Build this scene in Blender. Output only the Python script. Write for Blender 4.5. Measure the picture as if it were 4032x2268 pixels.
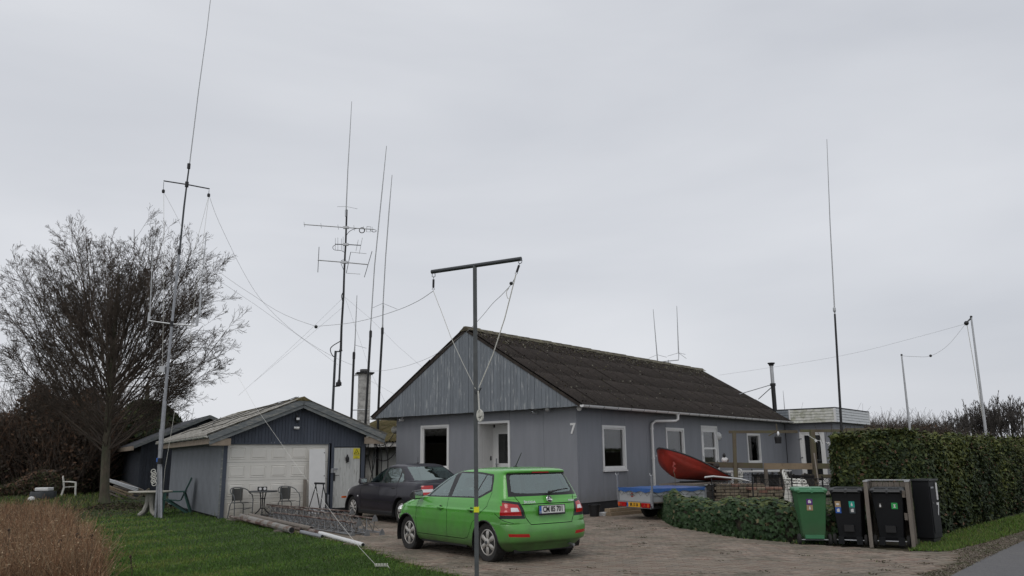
import bpy, bmesh, math, random
import numpy as np
from mathutils import Vector, Matrix
random.seed(7); rng = np.random.default_rng(7)
for o in list(bpy.data.objects): bpy.data.objects.remove(o)
S = bpy.context.scene
COL = S.collection
# ------------------------------------------------------------------ camera
H = 1.67
FPX, PIT, ROL = 3094.17, math.radians(12.248), math.radians(-.6725)
cp, sp = math.cos(PIT), math.sin(PIT)
R0, U0, FW = Vector((1, 0, 0)), Vector((0, -sp, cp)), Vector((0, cp, sp))
RR = math.cos(ROL)*R0 + math.sin(ROL)*U0
UU = -math.sin(ROL)*R0 + math.cos(ROL)*U0
cam = bpy.data.cameras.new('camera'); camo = bpy.data.objects.new('camera', cam); COL.objects.link(camo)
mw = Matrix.Identity(4)
for i in range(3):
    mw[i][0] = RR[i]; mw[i][1] = UU[i]; mw[i][2] = -FW[i]
mw[2][3] = H
camo.matrix_world = mw
cam.sensor_width = 36; cam.lens = 36*FPX/4032; cam.clip_start = .1; cam.clip_end = 3000
S.camera = camo
# ------------------------------------------------------------------ light
S.view_settings.view_transform = 'Standard'; S.view_settings.look = 'None'
S.view_settings.exposure = .14; S.view_settings.gamma = 1
W = bpy.data.worlds.new('World'); S.world = W; W.use_nodes = True
nt = W.node_tree; nt.nodes.clear()
def wn(t, **k):
    n = nt.nodes.new(t)
    for a, b in k.items(): setattr(n, a, b)
    return n
out = wn('ShaderNodeOutputWorld'); bg = wn('ShaderNodeBackground'); bg.inputs[1].default_value = .1
sky = wn('ShaderNodeTexSky', sky_type='NISHITA', sun_disc=False, sun_elevation=math.radians(38), sun_rotation=math.radians(200), dust_density=4)
tc = wn('ShaderNodeTexCoord'); mp = wn('ShaderNodeMapping'); mp.inputs['Scale'].default_value = (1.0, 1.0, 3.6)
mp.inputs['Location'].default_value = (.35, .1, .2)
no = wn('ShaderNodeTexNoise'); no.inputs['Scale'].default_value = 1.5; no.inputs['Detail'].default_value = 5; no.inputs['Roughness'].default_value = .45
no.inputs['Distortion'].default_value = .3
cr = wn('ShaderNodeValToRGB'); cr.color_ramp.elements[0].position = .30; cr.color_ramp.elements[1].position = .70
cr.color_ramp.elements[0].color = (5.3, 5.5, 5.95, 1); cr.color_ramp.elements[1].color = (6.9, 7.05, 7.4, 1)
mx = wn('ShaderNodeMix', data_type='RGBA'); mx.inputs[0].default_value = .95
L_ = nt.links.new
L_(tc.outputs['Generated'], mp.inputs[0]); L_(mp.outputs[0], no.inputs[0]); L_(no.outputs[0], cr.inputs[0])
L_(sky.outputs[0], mx.inputs[6]); L_(cr.outputs[0], mx.inputs[7]); L_(mx.outputs[2], bg.inputs[0]); L_(bg.outputs[0], out.inputs[0])
sd = bpy.data.lights.new('sun', 'SUN'); sd.energy = .5; sd.angle = math.radians(25); sd.color = (1, .97, .93)
so = bpy.data.objects.new('sun', sd); COL.objects.link(so)
so.rotation_euler = (math.radians(38), 0, math.radians(-25)); so.location = (0, 0, 40)
# ------------------------------------------------------------------ pixel -> place (px measured on a 2576 wide view)
K = 4032/2576
def ray(x, y): return (x*K-2016)/FPX*RR + (1134-y*K)/FPX*UU + FW
def G(x, y, z=0.):
    d = ray(x, y); t = (z-H)/d.z; return Vector((0, 0, H)) + d*t
def A(x, y, Y):
    d = ray(x, y); return Vector((0, 0, H)) + d*(Y/d.y)
class Frame:
    def __init__(s, o, yaw):
        s.o = Vector((o[0], o[1], 0)); s.yaw = yaw; c, n = math.cos(yaw), math.sin(yaw)
        s.a = Vector((c, n, 0)); s.b = Vector((-n, c, 0))
    def w(s, x, y, z=0): return s.o + s.a*x + s.b*y + Vector((0, 0, z))
    def loc(s, p): q = Vector(p)-s.o; return Vector((q.dot(s.a), q.dot(s.b), q.z))
    def pl(s, ax, v, x, y):
        d = ray(x, y); n = (s.a, s.b)[ax]; o = Vector((0, 0, H))
        return s.loc(o + d*((v + s.o.dot(n) - o.dot(n))/d.dot(n)))
HS = Frame(G(1457, 1298), math.radians(-38.755))
GS = Frame(G(551, 1304.6), math.radians(31.8))
# ------------------------------------------------------------------ materials
MATS = {}
def mat(name, col, rough=.7, metal=0., var=.12, scale=4., bump=0., bscale=None, rand=0., col2=None, c2scale=2., c2pos=(.45, .6), spec=None, coat=0., stretch=None, alpha=None, dirt=None):
    if name in MATS: return MATS[name]
    m = bpy.data.materials.new(name); m.use_nodes = True; t = m.node_tree; N = t.nodes; L = t.links.new
    b = N['Principled BSDF']; b.inputs['Roughness'].default_value = rough; b.inputs['Metallic'].default_value = metal
    if spec is not None: b.inputs['Specular IOR Level'].default_value = spec
    if coat: b.inputs['Coat Weight'].default_value = coat; b.inputs['Coat Roughness'].default_value = .06
    tc = N.new('ShaderNodeTexCoord'); co = tc.outputs['Object']
    if stretch:
        mp = N.new('ShaderNodeMapping'); mp.inputs['Scale'].default_value = stretch; L(co, mp.inputs[0]); co = mp.outputs[0]
    cur = None
    rgb = N.new('ShaderNodeRGB'); rgb.outputs[0].default_value = (*col, 1); cur = rgb.outputs[0]
    if col2:
        n2 = N.new('ShaderNodeTexNoise'); n2.inputs['Scale'].default_value = c2scale; n2.inputs['Detail'].default_value = 6; n2.inputs['Roughness'].default_value = .65
        L(co, n2.inputs[0]); r = N.new('ShaderNodeValToRGB'); r.color_ramp.elements[0].position = c2pos[0]; r.color_ramp.elements[1].position = c2pos[1]
        L(n2.outputs[0], r.inputs[0]); mm = N.new('ShaderNodeMix'); mm.data_type = 'RGBA'; L(r.outputs[0], mm.inputs[0]); L(cur, mm.inputs[6]); mm.inputs[7].default_value = (*col2, 1); cur = mm.outputs[2]
    if dirt:  # (colour, z0, z1) road dirt that thins out with height
        sx = N.new('ShaderNodeSeparateXYZ'); L(tc.outputs['Object'], sx.inputs[0])
        n3 = N.new('ShaderNodeTexNoise'); n3.inputs['Scale'].default_value = 5; n3.inputs['Detail'].default_value = 6; L(tc.outputs['Object'], n3.inputs[0])
        ma = N.new('ShaderNodeMath'); ma.operation = 'MULTIPLY_ADD'; ma.inputs[1].default_value = .5; L(n3.outputs[0], ma.inputs[0]); L(sx.outputs[2], ma.inputs[2])
        mr = N.new('ShaderNodeMapRange'); mr.inputs[1].default_value = dirt[1]+.25; mr.inputs[2].default_value = dirt[2]+.25; mr.inputs[3].default_value = dirt[3]; mr.inputs[4].default_value = 0
        L(ma.outputs[0], mr.inputs[0]); mm = N.new('ShaderNodeMix'); mm.data_type = 'RGBA'; L(mr.outputs[0], mm.inputs[0]); L(cur, mm.inputs[6]); mm.inputs[7].default_value = (*dirt[0], 1); cur = mm.outputs[2]
        mr2 = N.new('ShaderNodeMapRange'); mr2.inputs[3].default_value = rough; mr2.inputs[4].default_value = .75; L(mr.outputs[0], mr2.inputs[0]); L(mr2.outputs[0], b.inputs['Roughness'])
    if var or rand:
        hv = N.new('ShaderNodeHueSaturation'); L(cur, hv.inputs['Color'])
        n1 = N.new('ShaderNodeTexNoise'); n1.inputs['Scale'].default_value = scale; n1.inputs['Detail'].default_value = 5; n1.inputs['Roughness'].default_value = .6; L(co, n1.inputs[0])
        mr = N.new('ShaderNodeMapRange'); mr.inputs[1].default_value = .3; mr.inputs[2].default_value = .7; mr.inputs[3].default_value = 1-var; mr.inputs[4].default_value = 1+var; L(n1.outputs[0], mr.inputs[0])
        v = mr.outputs[0]
        if rand:
            oi = N.new('ShaderNodeObjectInfo'); m2 = N.new('ShaderNodeMapRange'); m2.inputs[3].default_value = 1-rand; m2.inputs[4].default_value = 1+rand; L(oi.outputs['Random'], m2.inputs[0])
            mu = N.new('ShaderNodeMath'); mu.operation = 'MULTIPLY'; L(v, mu.inputs[0]); L(m2.outputs[0], mu.inputs[1]); v = mu.outputs[0]
        L(v, hv.inputs['Value']); cur = hv.outputs[0]
    L(cur, b.inputs['Base Color'])
    if bump:
        nb = N.new('ShaderNodeTexNoise'); nb.inputs['Scale'].default_value = bscale or scale*6; nb.inputs['Detail'].default_value = 4; L(co, nb.inputs[0])
        bp = N.new('ShaderNodeBump'); bp.inputs['Strength'].default_value = min(1, bump*8); bp.inputs['Distance'].default_value = .01; L(nb.outputs[0], bp.inputs['Height']); L(bp.outputs[0], b.inputs['Normal'])
    if alpha is not None: b.inputs['Alpha'].default_value = alpha
    MATS[name] = m; return m
def glassmat(name, tint, rough=.02, fac=.5, lo=.07, gc=(1, 1, 1, 1)):
    """tinted car glass / pane: see-through tint under a sharp reflection"""
    m = bpy.data.materials.new(name); m.use_nodes = True; t = m.node_tree; N = t.nodes; L = t.links.new; N.clear()
    o = N.new('ShaderNodeOutputMaterial'); tr = N.new('ShaderNodeBsdfTransparent'); tr.inputs[0].default_value = (*tint, 1)
    gl = N.new('ShaderNodeBsdfGlossy'); gl.inputs['Roughness'].default_value = rough; gl.inputs[0].default_value = gc
    fr = N.new('ShaderNodeLayerWeight'); fr.inputs[0].default_value = fac
    ma = N.new('ShaderNodeMapRange'); ma.inputs[3].default_value = lo; ma.inputs[4].default_value = .9
    L(fr.outputs['Fresnel'], ma.inputs[0])
    x = N.new('ShaderNodeMixShader'); L(ma.outputs[0], x.inputs[0]); L(tr.outputs[0], x.inputs[1]); L(gl.outputs[0], x.inputs[2]); L(x.outputs[0], o.inputs[0])
    return m
M = dict(
 wall=mat('grey_painted_panel', (.225, .235, .258), .78, var=.07, scale=1.1, rand=.03, bump=.02, bscale=60, dirt=((.13, .12, .105), .25, .75, .5), stretch=(3, 3, .6)),
 plinth=mat('black_tarred_plinth', (.018, .018, .021), .7, var=.2),
 white=mat('white_paint', (.72, .72, .71), .45, var=.04),
 whitedirty=mat('white_weathered_paint', (.62, .62, .57), .6, var=.1, col2=(.26, .27, .17), c2scale=3.5, c2pos=(.44, .68)),
 whiteclean=mat('white_boards', (.66, .68, .69), .6, var=.08, col2=(.42, .43, .42), c2scale=4, c2pos=(.5, .75)),
 cladding=mat('grey_blue_flaking_boards', (.18, .20, .222), .7, var=.1, rand=.08, col2=(.38, .40, .41), c2scale=2.2, c2pos=(.57, .66), stretch=(7, 7, .8)),
 gcladding=mat('dark_blue_grey_boards', (.066, .078, .104), .7, var=.12, rand=.07, col2=(.11, .12, .14), c2scale=2.2, c2pos=(.62, .7), stretch=(7, 7, .8)),
 roof=mat('dark_corrugated_fibre_cement', (.031, .024, .020), .95, var=.4, scale=6, rand=.08, col2=(.080, .070, .048), c2scale=2.6, c2pos=(.55, .8), bump=.12, bscale=30),
 ridge=mat('mossy_ridge', (.075, .063, .042), .95, var=.4, scale=8, rand=.15, col2=(.15, .14, .09), c2scale=4, c2pos=(.45, .65), bump=.12, bscale=22),
 groof=mat('pale_corrugated_fibre_cement', (.40, .385, .35), .95, var=.35, scale=9, rand=.05, col2=(.16, .145, .10), c2scale=5.5, c2pos=(.46, .66), bump=.1, bscale=25),
 moss=mat('moss', (.095, .085, .035), 1, var=.4, scale=9, bump=.15, bscale=25, col2=(.16, .12, .06), c2scale=5),
 barge=mat('weathered_grey_board', (.16, .175, .18), .8, var=.2, scale=3, stretch=(1.5, 1.5, 6), col2=(.26, .25, .22), c2scale=3, c2pos=(.5, .7)),
 bargewood=mat('bare_weathered_board', (.27, .22, .17), .85, var=.25, scale=4),
 metalwall=mat('grey_corrugated_metal', (.19, .205, .225), .5, metal=.2, var=.12, scale=2, rand=.03),
 gdoor=mat('cream_garage_door', (.70, .68, .63), .5, var=.05, scale=2, dirt=((.42, .36, .27), .0, .6, .4)),
 whitedoor=mat('flaking_white_boards', (.52, .53, .51), .7, var=.1, rand=.05, col2=(.26, .25, .23), c2scale=3, c2pos=(.58, .68), stretch=(8, 8, .9)),
 shed=mat('blue_black_shed_boards', (.026, .031, .042), .8, var=.15, rand=.1),
 felt=mat('dark_roofing_felt', (.035, .037, .043), .9, var=.2, scale=2),
 block=mat('white_washed_concrete', (.60, .59, .56), .85, var=.12, scale=5, col2=(.34, .33, .31), c2scale=4, c2pos=(.45, .62), bump=.06),
 concrete=mat('concrete', (.30, .29, .26), .9, var=.2, scale=6, bump=.08),
 black=mat('black_plastic', (.012, .012, .013), .45, var=.1),
 blackmetal=mat('black_coated_metal', (.02, .02, .022), .5, metal=.2),
 rubber=mat('tyre_rubber', (.022, .021, .02), .85, var=.25, scale=10, bump=.05),
 galv=mat('galvanised_steel', (.33, .34, .36), .5, metal=.55, var=.15, scale=8),
 darkpole=mat('dark_steel_pole', (.07, .075, .08), .5, metal=.4, var=.2),
 postgrey=mat('weathered_grey_post', (.085, .092, .095), .7, var=.25, scale=5),
 alu=mat('pale_aluminium', (.48, .49, .50), .4, metal=.6, var=.08),
 fibre=mat('pale_fibreglass_rod', (.46, .47, .48), .6),
 rope=mat('white_rope', (.62, .61, .56), .9, var=.15, scale=40),
 stone=mat('pale_stone', (.42, .40, .34), .8, var=.12, scale=8),
 lattice=mat('dull_galvanised_lattice', (.20, .205, .21), .6, metal=.4, var=.25, scale=8, col2=(.11, .08, .055), c2scale=5, c2pos=(.55, .65)),
 wire=mat('grey_wire', (.34, .34, .34), .7),
 rust=mat('rusty_steel', (.085, .045, .033), .9, var=.35, scale=6, col2=(.22, .19, .17), c2scale=3),
 rustgrey=mat('grey_and_rust_pipe', (.27, .26, .24), .75, var=.2, scale=6, col2=(.13, .075, .05), c2scale=3, c2pos=(.5, .62)),
 wood=mat('weathered_timber', (.135, .11, .075), .85, var=.25, scale=3, rand=.15, stretch=(1, 1, 1), col2=(.10, .10, .05), c2scale=3, c2pos=(.45, .65)),
 newwood=mat('pale_timber', (.25, .19, .125), .8, var=.2, scale=3, rand=.1, col2=(.14, .10, .06), c2scale=2.5, c2pos=(.6, .7)),
 greywood=mat('grey_timber', (.19, .165, .14), .85, var=.2, scale=4, rand=.12, stretch=(6, 6, .8)),
 whiteplastic=mat('white_garden_plastic', (.68, .67, .62), .45, var=.08, scale=6),
 greenplastic=mat('green_garden_plastic', (.025, .085, .07), .5, var=.12),
 bingreen=mat('green_bin_plastic', (.032, .125, .045), .55, var=.08, scale=3, bump=.01, dirt=((.07, .08, .05), .1, .5, .4)),
 binlid=mat('green_lid_plastic', (.05, .20, .095), .45, var=.06),
 binblack=mat('black_bin_plastic', (.008, .009, .011), .55, spec=.3, var=.12, bump=.01),
 binlidb=mat('dark_lid_plastic', (.03, .032, .034), .4, var=.1),
 tarp=mat('blue_tarpaulin', (.03, .10, .30), .4, var=.15, scale=3, bump=.04, bscale=8),
 trailerw=mat('pale_trailer_panel', (.50, .52, .53), .4, metal=.3, var=.06, scale=2),
 red=mat('faded_red_gelcoat', (.36, .035, .022), .4, var=.15, scale=2, col2=(.28, .035, .022), c2scale=1.6),
 redlamp=mat('red_lamp_lens', (.45, .010, .012), .15, var=.05, coat=.6),
 clearlamp=mat('clear_lamp_lens', (.75, .75, .75), .12, metal=.2),
 orange=mat('orange_lamp_lens', (.65, .13, .02), .25),
 plate=mat('white_plate', (.72, .72, .70), .4, var=.03), plateY=mat('yellow_plate', (.80, .42, .03), .4, var=.03),
 blue=mat('blue_print', (.03, .12, .45), .5), ink=mat('black_print', (.01, .01, .01), .5),
 yellow=mat('yellow_sign', (.75, .65, .03), .5, var=.03), tape=mat('yellow_tape', (.80, .80, .02), .5, var=.03),
 brick=mat('tan_paver', (.23, .19, .14), .9, var=.25, scale=9, rand=.28, col2=(.13, .12, .08), c2scale=7, c2pos=(.5, .7)),
 redbrick=mat('red_paver', (.24, .135, .10), .9, var=.25, scale=9, rand=.2),
 screen=mat('dark_reed_screen', (.045, .04, .035), .9, var=.4, scale=10),
 chrome=mat('chrome', (.7, .7, .7), .15, metal=1, var=0),
 hub=mat('silver_wheel_cover', (.46, .44, .41), .4, metal=.35, var=.1, scale=8),
 cloth=mat('dark_seat_fabric', (.03, .03, .032), .9), mesh=mat('grey_seat_mesh', (.075, .075, .07), .8),
 purple=mat('purple_print', (.12, .02, .22), .5), tan=mat('tan_print', (.40, .28, .16), .5), teal=mat('teal_print', (.02, .38, .28), .5),
 greenp=mat('green_print', (.03, .38, .09), .5), greyp=mat('dark_grey_print', (.07, .09, .10), .5),
 panereflection=mat('brown_painted_reflection', (.42, .34, .27), .9, var=.2, scale=3),  # brown of the gable window's reflection, put into a board's colour
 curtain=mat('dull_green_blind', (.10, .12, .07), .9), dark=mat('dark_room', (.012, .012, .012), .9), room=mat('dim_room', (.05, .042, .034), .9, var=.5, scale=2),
)
M['glass'] = glassmat('window_glass', (.35, .36, .36), fac=.22)
M['carglass'] = glassmat('car_glass', (.66, .86, .82), fac=.5, lo=.15, gc=(.86, 1, .97, 1))
M['darkglass'] = glassmat('tinted_car_glass', (.30, .38, .38), fac=.5)
# ------------------------------------------------------------------ mesh helpers
class MB:
    def __init__(s): s.v = []; s.f = []; s.m = []
    def add(s, vs, fs, mi=0):
        n = len(s.v); s.v += [tuple(p) for p in vs]; s.f += [tuple(i+n for i in f) for f in fs]; s.m += [mi]*len(fs); return s
    def bb(s, x0, x1, y0, y1, z0, z1, mi=0, T=None):
        v = [Vector((x, y, z)) for z in (z0, z1) for y in (y0, y1) for x in (x0, x1)]
        if T: v = [T @ p for p in v]
        return s.add(v, [(0, 2, 3, 1), (4, 5, 7, 6), (0, 1, 5, 4), (2, 6, 7, 3), (0, 4, 6, 2), (1, 3, 7, 5)], mi)
    def bar(s, p, q, w, h, mi=0, up=Vector((0, 0, 1))):
        p = Vector(p); q = Vector(q); d = (q-p).normalized()
        if abs(d.dot(up)) > .97: up = Vector((1, 0, 0))
        a = d.cross(up).normalized(); b = a.cross(d)
        v = [e + a*sx*w/2 + b*sz*h/2 for e in (p, q) for sx, sz in ((-1, -1), (1, -1), (1, 1), (-1, 1))]
        return s.add(v, [(0, 1, 2, 3), (7, 6, 5, 4), (0, 4, 5, 1), (1, 5, 6, 2), (2, 6, 7, 3), (3, 7, 4, 0)], mi)
    def tube(s, pts, r, n=6, mi=0, cap=True):
        pts = [Vector(p) for p in pts]; k = len(pts); rs = r if isinstance(r, (list, tuple)) else [r]*k
        vs = []; up = None
        for i, p in enumerate(pts):
            d = (pts[min(i+1, k-1)]-pts[max(i-1, 0)])
            d = d.normalized() if d.length > 1e-9 else Vector((0, 0, 1))
            if up is None: up = Vector((0, 0, 1)) if abs(d.z) < .9 else Vector((1, 0, 0))
            a = d.cross(up); a = a.normalized() if a.length > 1e-6 else Vector((1, 0, 0)); b = a.cross(d).normalized(); up = b
            for j in range(n):
                t = 2*math.pi*j/n; vs.append(p + a*math.cos(t)*rs[i] + b*math.sin(t)*rs[i])
        fs = [(i*n+j, i*n+(j+1) % n, (i+1)*n+(j+1) % n, (i+1)*n+j) for i in range(k-1) for j in range(n)]
        if cap: fs += [tuple(range(n))[::-1], tuple((k-1)*n+j for j in range(n))]
        return s.add(vs, fs, mi)
    def lathe(s, prof, n=16, c=(0, 0, 0), ax='z', mi=0):
        c = Vector(c); vs = []
        for r, h in prof:
            for j in range(n):
                t = 2*math.pi*j/n; x, y = r*math.cos(t), r*math.sin(t)
                vs.append(c + {'z': Vector((x, y, h)), 'y': Vector((x, h, y)), 'x': Vector((h, x, y))}[ax])
        k = len(prof); fs = [(i*n+j, i*n+(j+1) % n, (i+1)*n+(j+1) % n, (i+1)*n+j) for i in range(k-1) for j in range(n)]
        if prof[0][0] > 1e-6: fs.append(tuple(range(n))[::-1])
        if prof[-1][0] > 1e-6: fs.append(tuple((k-1)*n+j for j in range(n)))
        return s.add(vs, fs, mi)
    def prism(s, poly, off, fn, mi=0):
        """poly of 2d points mapped by fn(u, v, depth); extruded 0..off"""
        n = len(poly); vs = [fn(u, v, 0) for u, v in poly] + [fn(u, v, off) for u, v in poly]
        return s.add(vs, [tuple(range(n)), tuple(range(2*n-1, n-1, -1))] + [(i, i+n, (i+1) % n+n, (i+1) % n) for i in range(n)], mi)
    def ball(s, c, r, n=10, k=6, mi=0, sc=(1, 1, 1)):
        c = Vector(c); vs = [c+Vector((r*math.sin(math.pi*i/k)*math.cos(2*math.pi*j/n)*sc[0], r*math.sin(math.pi*i/k)*math.sin(2*math.pi*j/n)*sc[1], r*math.cos(math.pi*i/k)*sc[2])) for i in range(k+1) for j in range(n)]
        return s.add(vs, [(i*n+j, (i+1)*n+j, (i+1)*n+(j+1) % n, i*n+(j+1) % n) for i in range(k) for j in range(n)], mi)
    def mesh(s, name, ms):
        me = bpy.data.meshes.new(name); me.from_pydata(s.v, [], s.f); me.validate()
        for m_ in (ms if isinstance(ms, (list, tuple)) else [ms]): me.materials.append(m_)
        if len(me.polygons) == len(s.m): me.polygons.foreach_set('material_index', s.m)
        return me
    def build(s, name, ms, parent=None, smooth=False, bevel=0, world=False, fixn=True):
        me = s.mesh(name, ms)
        return finish(me, name, parent, smooth, bevel, world, fixn)
def finish(me, name, parent=None, smooth=False, bevel=0, world=False, fixn=True):
    if world and parent is not None:
        me.transform(Matrix.LocRotScale(parent.location, parent.rotation_euler, parent.scale).inverted())
    if fixn:
        bm = bmesh.new(); bm.from_mesh(me); bmesh.ops.recalc_face_normals(bm, faces=bm.faces)
        if bevel: bmesh.ops.bevel(bm, geom=[e for e in bm.edges if len(e.link_faces) == 2 and e.calc_face_angle(0) > .6], offset=bevel, segments=1, affect='EDGES')
        bm.to_mesh(me); bm.free()
    o = bpy.data.objects.new(name, me); COL.objects.link(o)
    if parent is not None: o.parent = parent
    if smooth:
        me.polygons.foreach_set('use_smooth', [True]*len(me.polygons))
        try: me.set_sharp_from_angle(angle=math.radians(35))
        except Exception: pass
    return o
def inst(me, name, parent, loc=(0, 0, 0), rot=(0, 0, 0), scale=(1, 1, 1)):
    o = bpy.data.objects.new(name, me); COL.objects.link(o); o.parent = parent
    o.location = loc; o.rotation_euler = rot; o.scale = scale; return o
def npmesh(name, V, F, ms, mi=None, parent=None, kind=None, smooth=False):
    """V (n,3), F (m,k) with k 3 or 4 - fast path for foliage"""
    me = bpy.data.meshes.new(name); V = np.asarray(V, np.float32); F = np.asarray(F, np.int32); k = F.shape[1]
    me.vertices.add(len(V)); me.vertices.foreach_set('co', V.ravel())
    me.loops.add(F.size); me.loops.foreach_set('vertex_index', F.ravel())
    me.polygons.add(len(F)); me.polygons.foreach_set('loop_start', np.arange(0, F.size, k, dtype=np.int32))
    for m_ in (ms if isinstance(ms, (list, tuple)) else [ms]): me.materials.append(m_)
    if mi is not None: me.polygons.foreach_set('material_index', np.asarray(mi, np.int32))
    me.update(calc_edges=True); me.validate()
    if smooth: me.polygons.foreach_set('use_smooth', [True]*len(me.polygons))
    o = bpy.data.objects.new(name, me); COL.objects.link(o)
    if parent is not None: o.parent = parent
    if kind: o['kind'] = kind
    return o
def thing(name, label, cat, loc=(0, 0, 0), rotz=0, group=None):
    o = bpy.data.objects.new(name, None); COL.objects.link(o); o.empty_display_size = .3
    o.location = Vector(loc); o.rotation_euler = (0, 0, rotz); o['label'] = label; o['category'] = cat
    if group: o['group'] = group
    return o
def tag(o, label, cat, group=None):
    o['label'] = label; o['category'] = cat
    if group: o['group'] = group
    return o
def single(mb, name, ms, label, cat, loc, rotz=0, group=None, **k):
    o = mb.build(name, ms, **k); o.location = loc; o.rotation_euler = (0, 0, rotz); return tag(o, label, cat, group)
def dup(root, loc, rotz, label=None, group=None, scale=None):
    r = root.copy(); COL.objects.link(r); r.location = loc; r.rotation_euler = (0, 0, rotz)
    if label: r['label'] = label
    if group: r['group'] = group
    if scale: r.scale = (scale,)*3
    for ch in list(root.children):
        c = ch.copy(); COL.objects.link(c); c.parent = r
        for g in ch.children:
            d = g.copy(); COL.objects.link(d); d.parent = c
    return r
def text_mesh(s, size, depth=.002, bold=0.):
    cu = bpy.data.curves.new('t', 'FONT'); cu.body = s; cu.size = size; cu.extrude = depth; cu.offset = bold; cu.align_x = 'CENTER'; cu.align_y = 'CENTER'; cu.resolution_u = 3
    o = bpy.data.objects.new('t', cu); COL.objects.link(o); bpy.context.view_layer.update()
    me = bpy.data.meshes.new_from_object(o.evaluated_get(bpy.context.evaluated_depsgraph_get()))
    bpy.data.objects.remove(o); bpy.data.curves.remove(cu); return me
def text(s, size, m, parent, mtx, sx=1., name='lettering', bold=0., depth=.002):
    me = text_mesh(s, size, depth, bold); me.materials.clear(); me.materials.append(m)
    me.transform(mtx @ Matrix.Diagonal((sx, 1, 1, 1))); me.name = name
    o = bpy.data.objects.new(name, me); COL.objects.link(o); o.parent = parent; return o
def basis(o, x, y):
    """matrix whose local x and y axes point along x, y in parent space"""
    x = Vector(x).normalized(); y = Vector(y); y = (y - x*y.dot(x)).normalized(); z = x.cross(y)
    m = Matrix.Identity(4)
    for i in range(3): m[i][0] = x[i]; m[i][1] = y[i]; m[i][2] = z[i]; m[i][3] = o[i]
    return m
def strut(o, kind='structure'): o['kind'] = kind; return o
# ================================================================== GROUND
def sheet(name, pts, z, m):
    mb = MB(); mb.add([(p[0], p[1], z) for p in pts], [tuple(range(len(pts)))])
    o = mb.build(name, m, fixn=False); o['kind'] = 'structure'; return o
def inpoly(p, poly):
    x, y = p; c = False; n = len(poly)
    for i in range(n):
        x0, y0 = poly[i][:2]; x1, y1 = poly[(i+1) % n][:2]
        if (y0 > y) != (y1 > y) and x < (x1-x0)*(y-y0)/(y1-y0)+x0: c = not c
    return c
def inpoly_np(P, poly):
    x, y = P[:, 0], P[:, 1]; c = np.zeros(len(P), bool); n = len(poly)
    for i in range(n):
        x0, y0 = poly[i][:2]; x1, y1 = poly[(i+1) % n][:2]
        if y0 == y1: continue
        c ^= ((y0 > y) != (y1 > y)) & (x < (x1-x0)*(y-y0)/(y1-y0)+x0)
    return c
M['field'] = mat('field_grass_and_soil', (.045, .058, .024), 1, var=.4, scale=.6, col2=(.075, .058, .035), c2scale=.25, bump=.1, bscale=20)
M['lawn'] = mat('lawn_turf', (.030, .052, .014), 1, var=.4, scale=3, col2=(.05, .045, .022), c2scale=1.2, c2pos=(.55, .75), bump=.1, bscale=30)
M['sand'] = mat('sandy_joint_soil', (.115, .09, .06), 1, var=.35, scale=5, col2=(.07, .065, .04), c2scale=.9, bump=.1, bscale=40)
M['soil'] = mat('brown_soil', (.11, .085, .06), 1, var=.4, scale=4, col2=(.065, .06, .03), c2scale=1.5, bump=.1, bscale=30)
M['road'] = mat('asphalt', (.115, .113, .115), .9, var=.18, scale=30, bump=.08, bscale=120, col2=(.15, .145, .14), c2scale=1.2, c2pos=(.4, .8))
big = 1500
sheet('ground', [(-big, -60), (big, -60), (big, 1500), (-big, 1500)], -.03, M['field'])
edge = [Vector((1.5, 9.0, 0)), G(1240, 1480), G(1150, 1449), G(1060, 1428), G(1000, 1410), G(955, 1392), G(900, 1375), G(830, 1358), G(760, 1345), G(680, 1326), G(600, 1311)]
gl = GS.w(.1, -.05)
lawn_poly = [p.xy[:] for p in edge] + [gl.xy[:]] + [GS.w(-.05, 0).xy[:], GS.w(-.05, 9.5).xy[:], (-20, 41), (-24, 44), (-34, 44), (-30, 33), (-20, 22), (-12, 9), (1.5, 9)]
sheet('lawn', lawn_poly, 0.0, M['lawn'])
drive = [p.xy[:] for p in edge] + [gl.xy[:], GS.w(4.5, -.05).xy[:], GS.w(4.6, 3).xy[:], HS.w(-7.8, 3).xy[:], HS.w(-7.9, 0).xy[:], HS.w(0, 0).xy[:], HS.w(0, 8).xy[:], (9, 29), (7, 23),
         G(1668, 1303).xy[:], G(1700, 1330).xy[:], G(1850, 1356).xy[:], G(2010, 1372).xy[:], G(2200, 1384).xy[:], G(2300, 1392).xy[:], G(2400, 1392).xy[:], G(2400, 1400).xy[:], (6.6, 12.6), (5.6, 11.6), (4.6, 10.4), (4.0, 9)]
sheet('driveway', drive, 0.004, M['sand'])
dv = Vector((.66, .75, 0)); E0, E1 = G(2395, 1449), G(2576, 1362); E2 = E1+dv*60
def xy(*a): return [p.xy[:] if isinstance(p, Vector) else p for p in a]
sheet('road', xy((4.0, 9.2), E0, G(2440, 1425), G(2480, 1404), E1, E2, E2+Vector((5, -4.4, 0)), (17, 14), (9, 5)), .012, M['road'])
o_ = Vector((.35, -.31, 0)); D0 = G(2576, 1333)
sheet('dirt_strip', xy((3.4, 9.0), (5.0, 10.9), G(2330, 1412), G(2390, 1384), G(2480, 1362), D0, D0+dv*60, E2+o_, E1+o_, E0+o_, (4.3, 8.9)), .008, M['soil'])
verge = xy(G(2288, 1386), G(2390, 1388), G(2480, 1366), G(2576, 1337), G(2576, 1337)+dv*60, G(2576, 1296)+dv*60, G(2576, 1294), G(2355, 1350))
sheet('verge', verge, .006, M['lawn'])
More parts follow.
